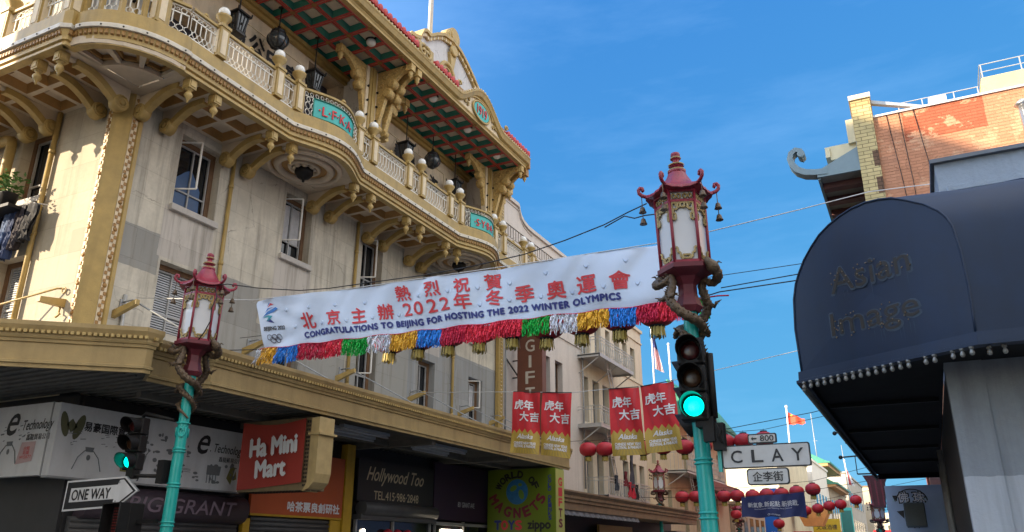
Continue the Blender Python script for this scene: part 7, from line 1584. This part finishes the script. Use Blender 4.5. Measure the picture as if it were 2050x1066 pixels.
t = thing('hanging_shop_sign', 'dark red tapered lantern sign hanging on a bracket beyond the awning', 'sign', (-1.3, 26, 3)); w = MB(); w.prism([(-1.62, 26, 3.75), (-0.95, 26, 3.75), (-1.05, 26, 3.55), (-1.12, 26, 2.85), (-1.45, 26, 2.85), (-1.52, 26, 3.55)], (0, 0.4, 0)); w.build('box', MAROOND, t)
w = MB()
for x in (-1.45, -1.3, -1.15): w.bar((x, 25.99, 3.6), (x + 0.02, 25.99, 2.9), 0.04)
w.build('ribs', MAROON, t); w = MB(); w.bar((-1.75, 26.1, 3.8), (0.2, 26.1, 3.8), 0.04); w.bar((-1.75, 26.1, 3.8), (-1.75, 26.1, 4.3), 0.025); w.bar((-2.1, 26.1, 4.3), (-0.6, 26.1, 4.38), 0.04); w.ball((-2.15, 26.1, 4.3), 0.06, 8, 6); w.build('bracket', BLACK, t)
t = thing('sign_bracket', 'empty black pole bracket with round knob beyond the awning edge', 'bracket', (-1.3, 24, 4.3)); w = MB(); w.bar((-2.0, 24, 4.75), (-0.6, 24, 4.85), 0.04); w.ball((-2.05, 24, 4.74), 0.06, 8, 6); w.bar((-1.8, 24, 4.7), (-1.8, 24, 4.45), 0.025); w.bar((-1.8, 24, 4.45), (-0.6, 24, 4.5), 0.025); w.bar((-1.75, 24, 4.77), (-1.0, 24, 5.1), 0.012); w.build('bracket', BLACK, t)
t = thing('red_brick_building', 'red brick building front seen under the far edge of the awning', 'building', (0.3, 41, 0)); w = MB(); w.box(0.1, 20, 40.5, 70, 0, 14); w.build('wall', wall_mat('red_brick_front', (0.35, 0.09, 0.05), joint=0.012, course=0.1, length=0.3, streak=0.2, axis='X'), t); w = MB(); w.box(0.05, 0.3, 40.4, 70, 13.8, 14.3); w.build('cornice', CANB, t)
block('grey far building closing the right side of the street', 1.0, 20, 72, 140, 12, wall_mat('grey_far_facade', (0.4, 0.37, 0.33), streak=0.2))

# ================================================================ buildings on the near side of the crossing, behind the viewer
OPP = wall_mat('warm_stucco_opposite', (0.66, 0.56, 0.42), streak=0.2, axis='X')
t = thing('corner_building', 'tall plain stucco building across the side street, behind the viewer on the left', 'building', (-12.3, -4, 0))
w = MB(); w.box(-21.2, -12.3, -34, -4, 0, 19.0); w.prism([(-21.2, -4, 0), (-24.3, -4, 0), (-24.3, -4, 24.0), (-23.0, -4, 24.0), (-21.2, -4, 21.2)], (0, -30, 0)); w.build('wall', OPP, t)
w = MB()
for i in range(4):
    for k in range(5): w.box(-22.5 + 2.6 * i, -21.3 + 2.6 * i, -4.0, -3.97, 4.5 + 3.2 * k, 6.3 + 3.2 * k)
w.build('window', GLASS, t)
t = thing('corner_building', 'tall pale stucco building, unseen behind the viewer, shaped to bounce sun on the facade', 'building', (1, -6, 0))
w = MB(); w.box(1.2, 16, -40, -6, 0, 24); w.build('wall', OPP, t)  # unseen; made tall and pale to bounce sunlight onto the shaded facade

t = thing('row_building', 'low stucco building west along the side street, behind the viewer', 'building', (-25, -4, 0))
w = MB(); w.box(-70, -24.5, -34, -4, 0, 11.6); w.build('wall', OPP, t); w = MB()
for i in range(8): w.box(-66 + 5 * i, -64 + 5 * i, -4.0, -3.97, 5, 7.5)
w.build('window', GLASS, t)
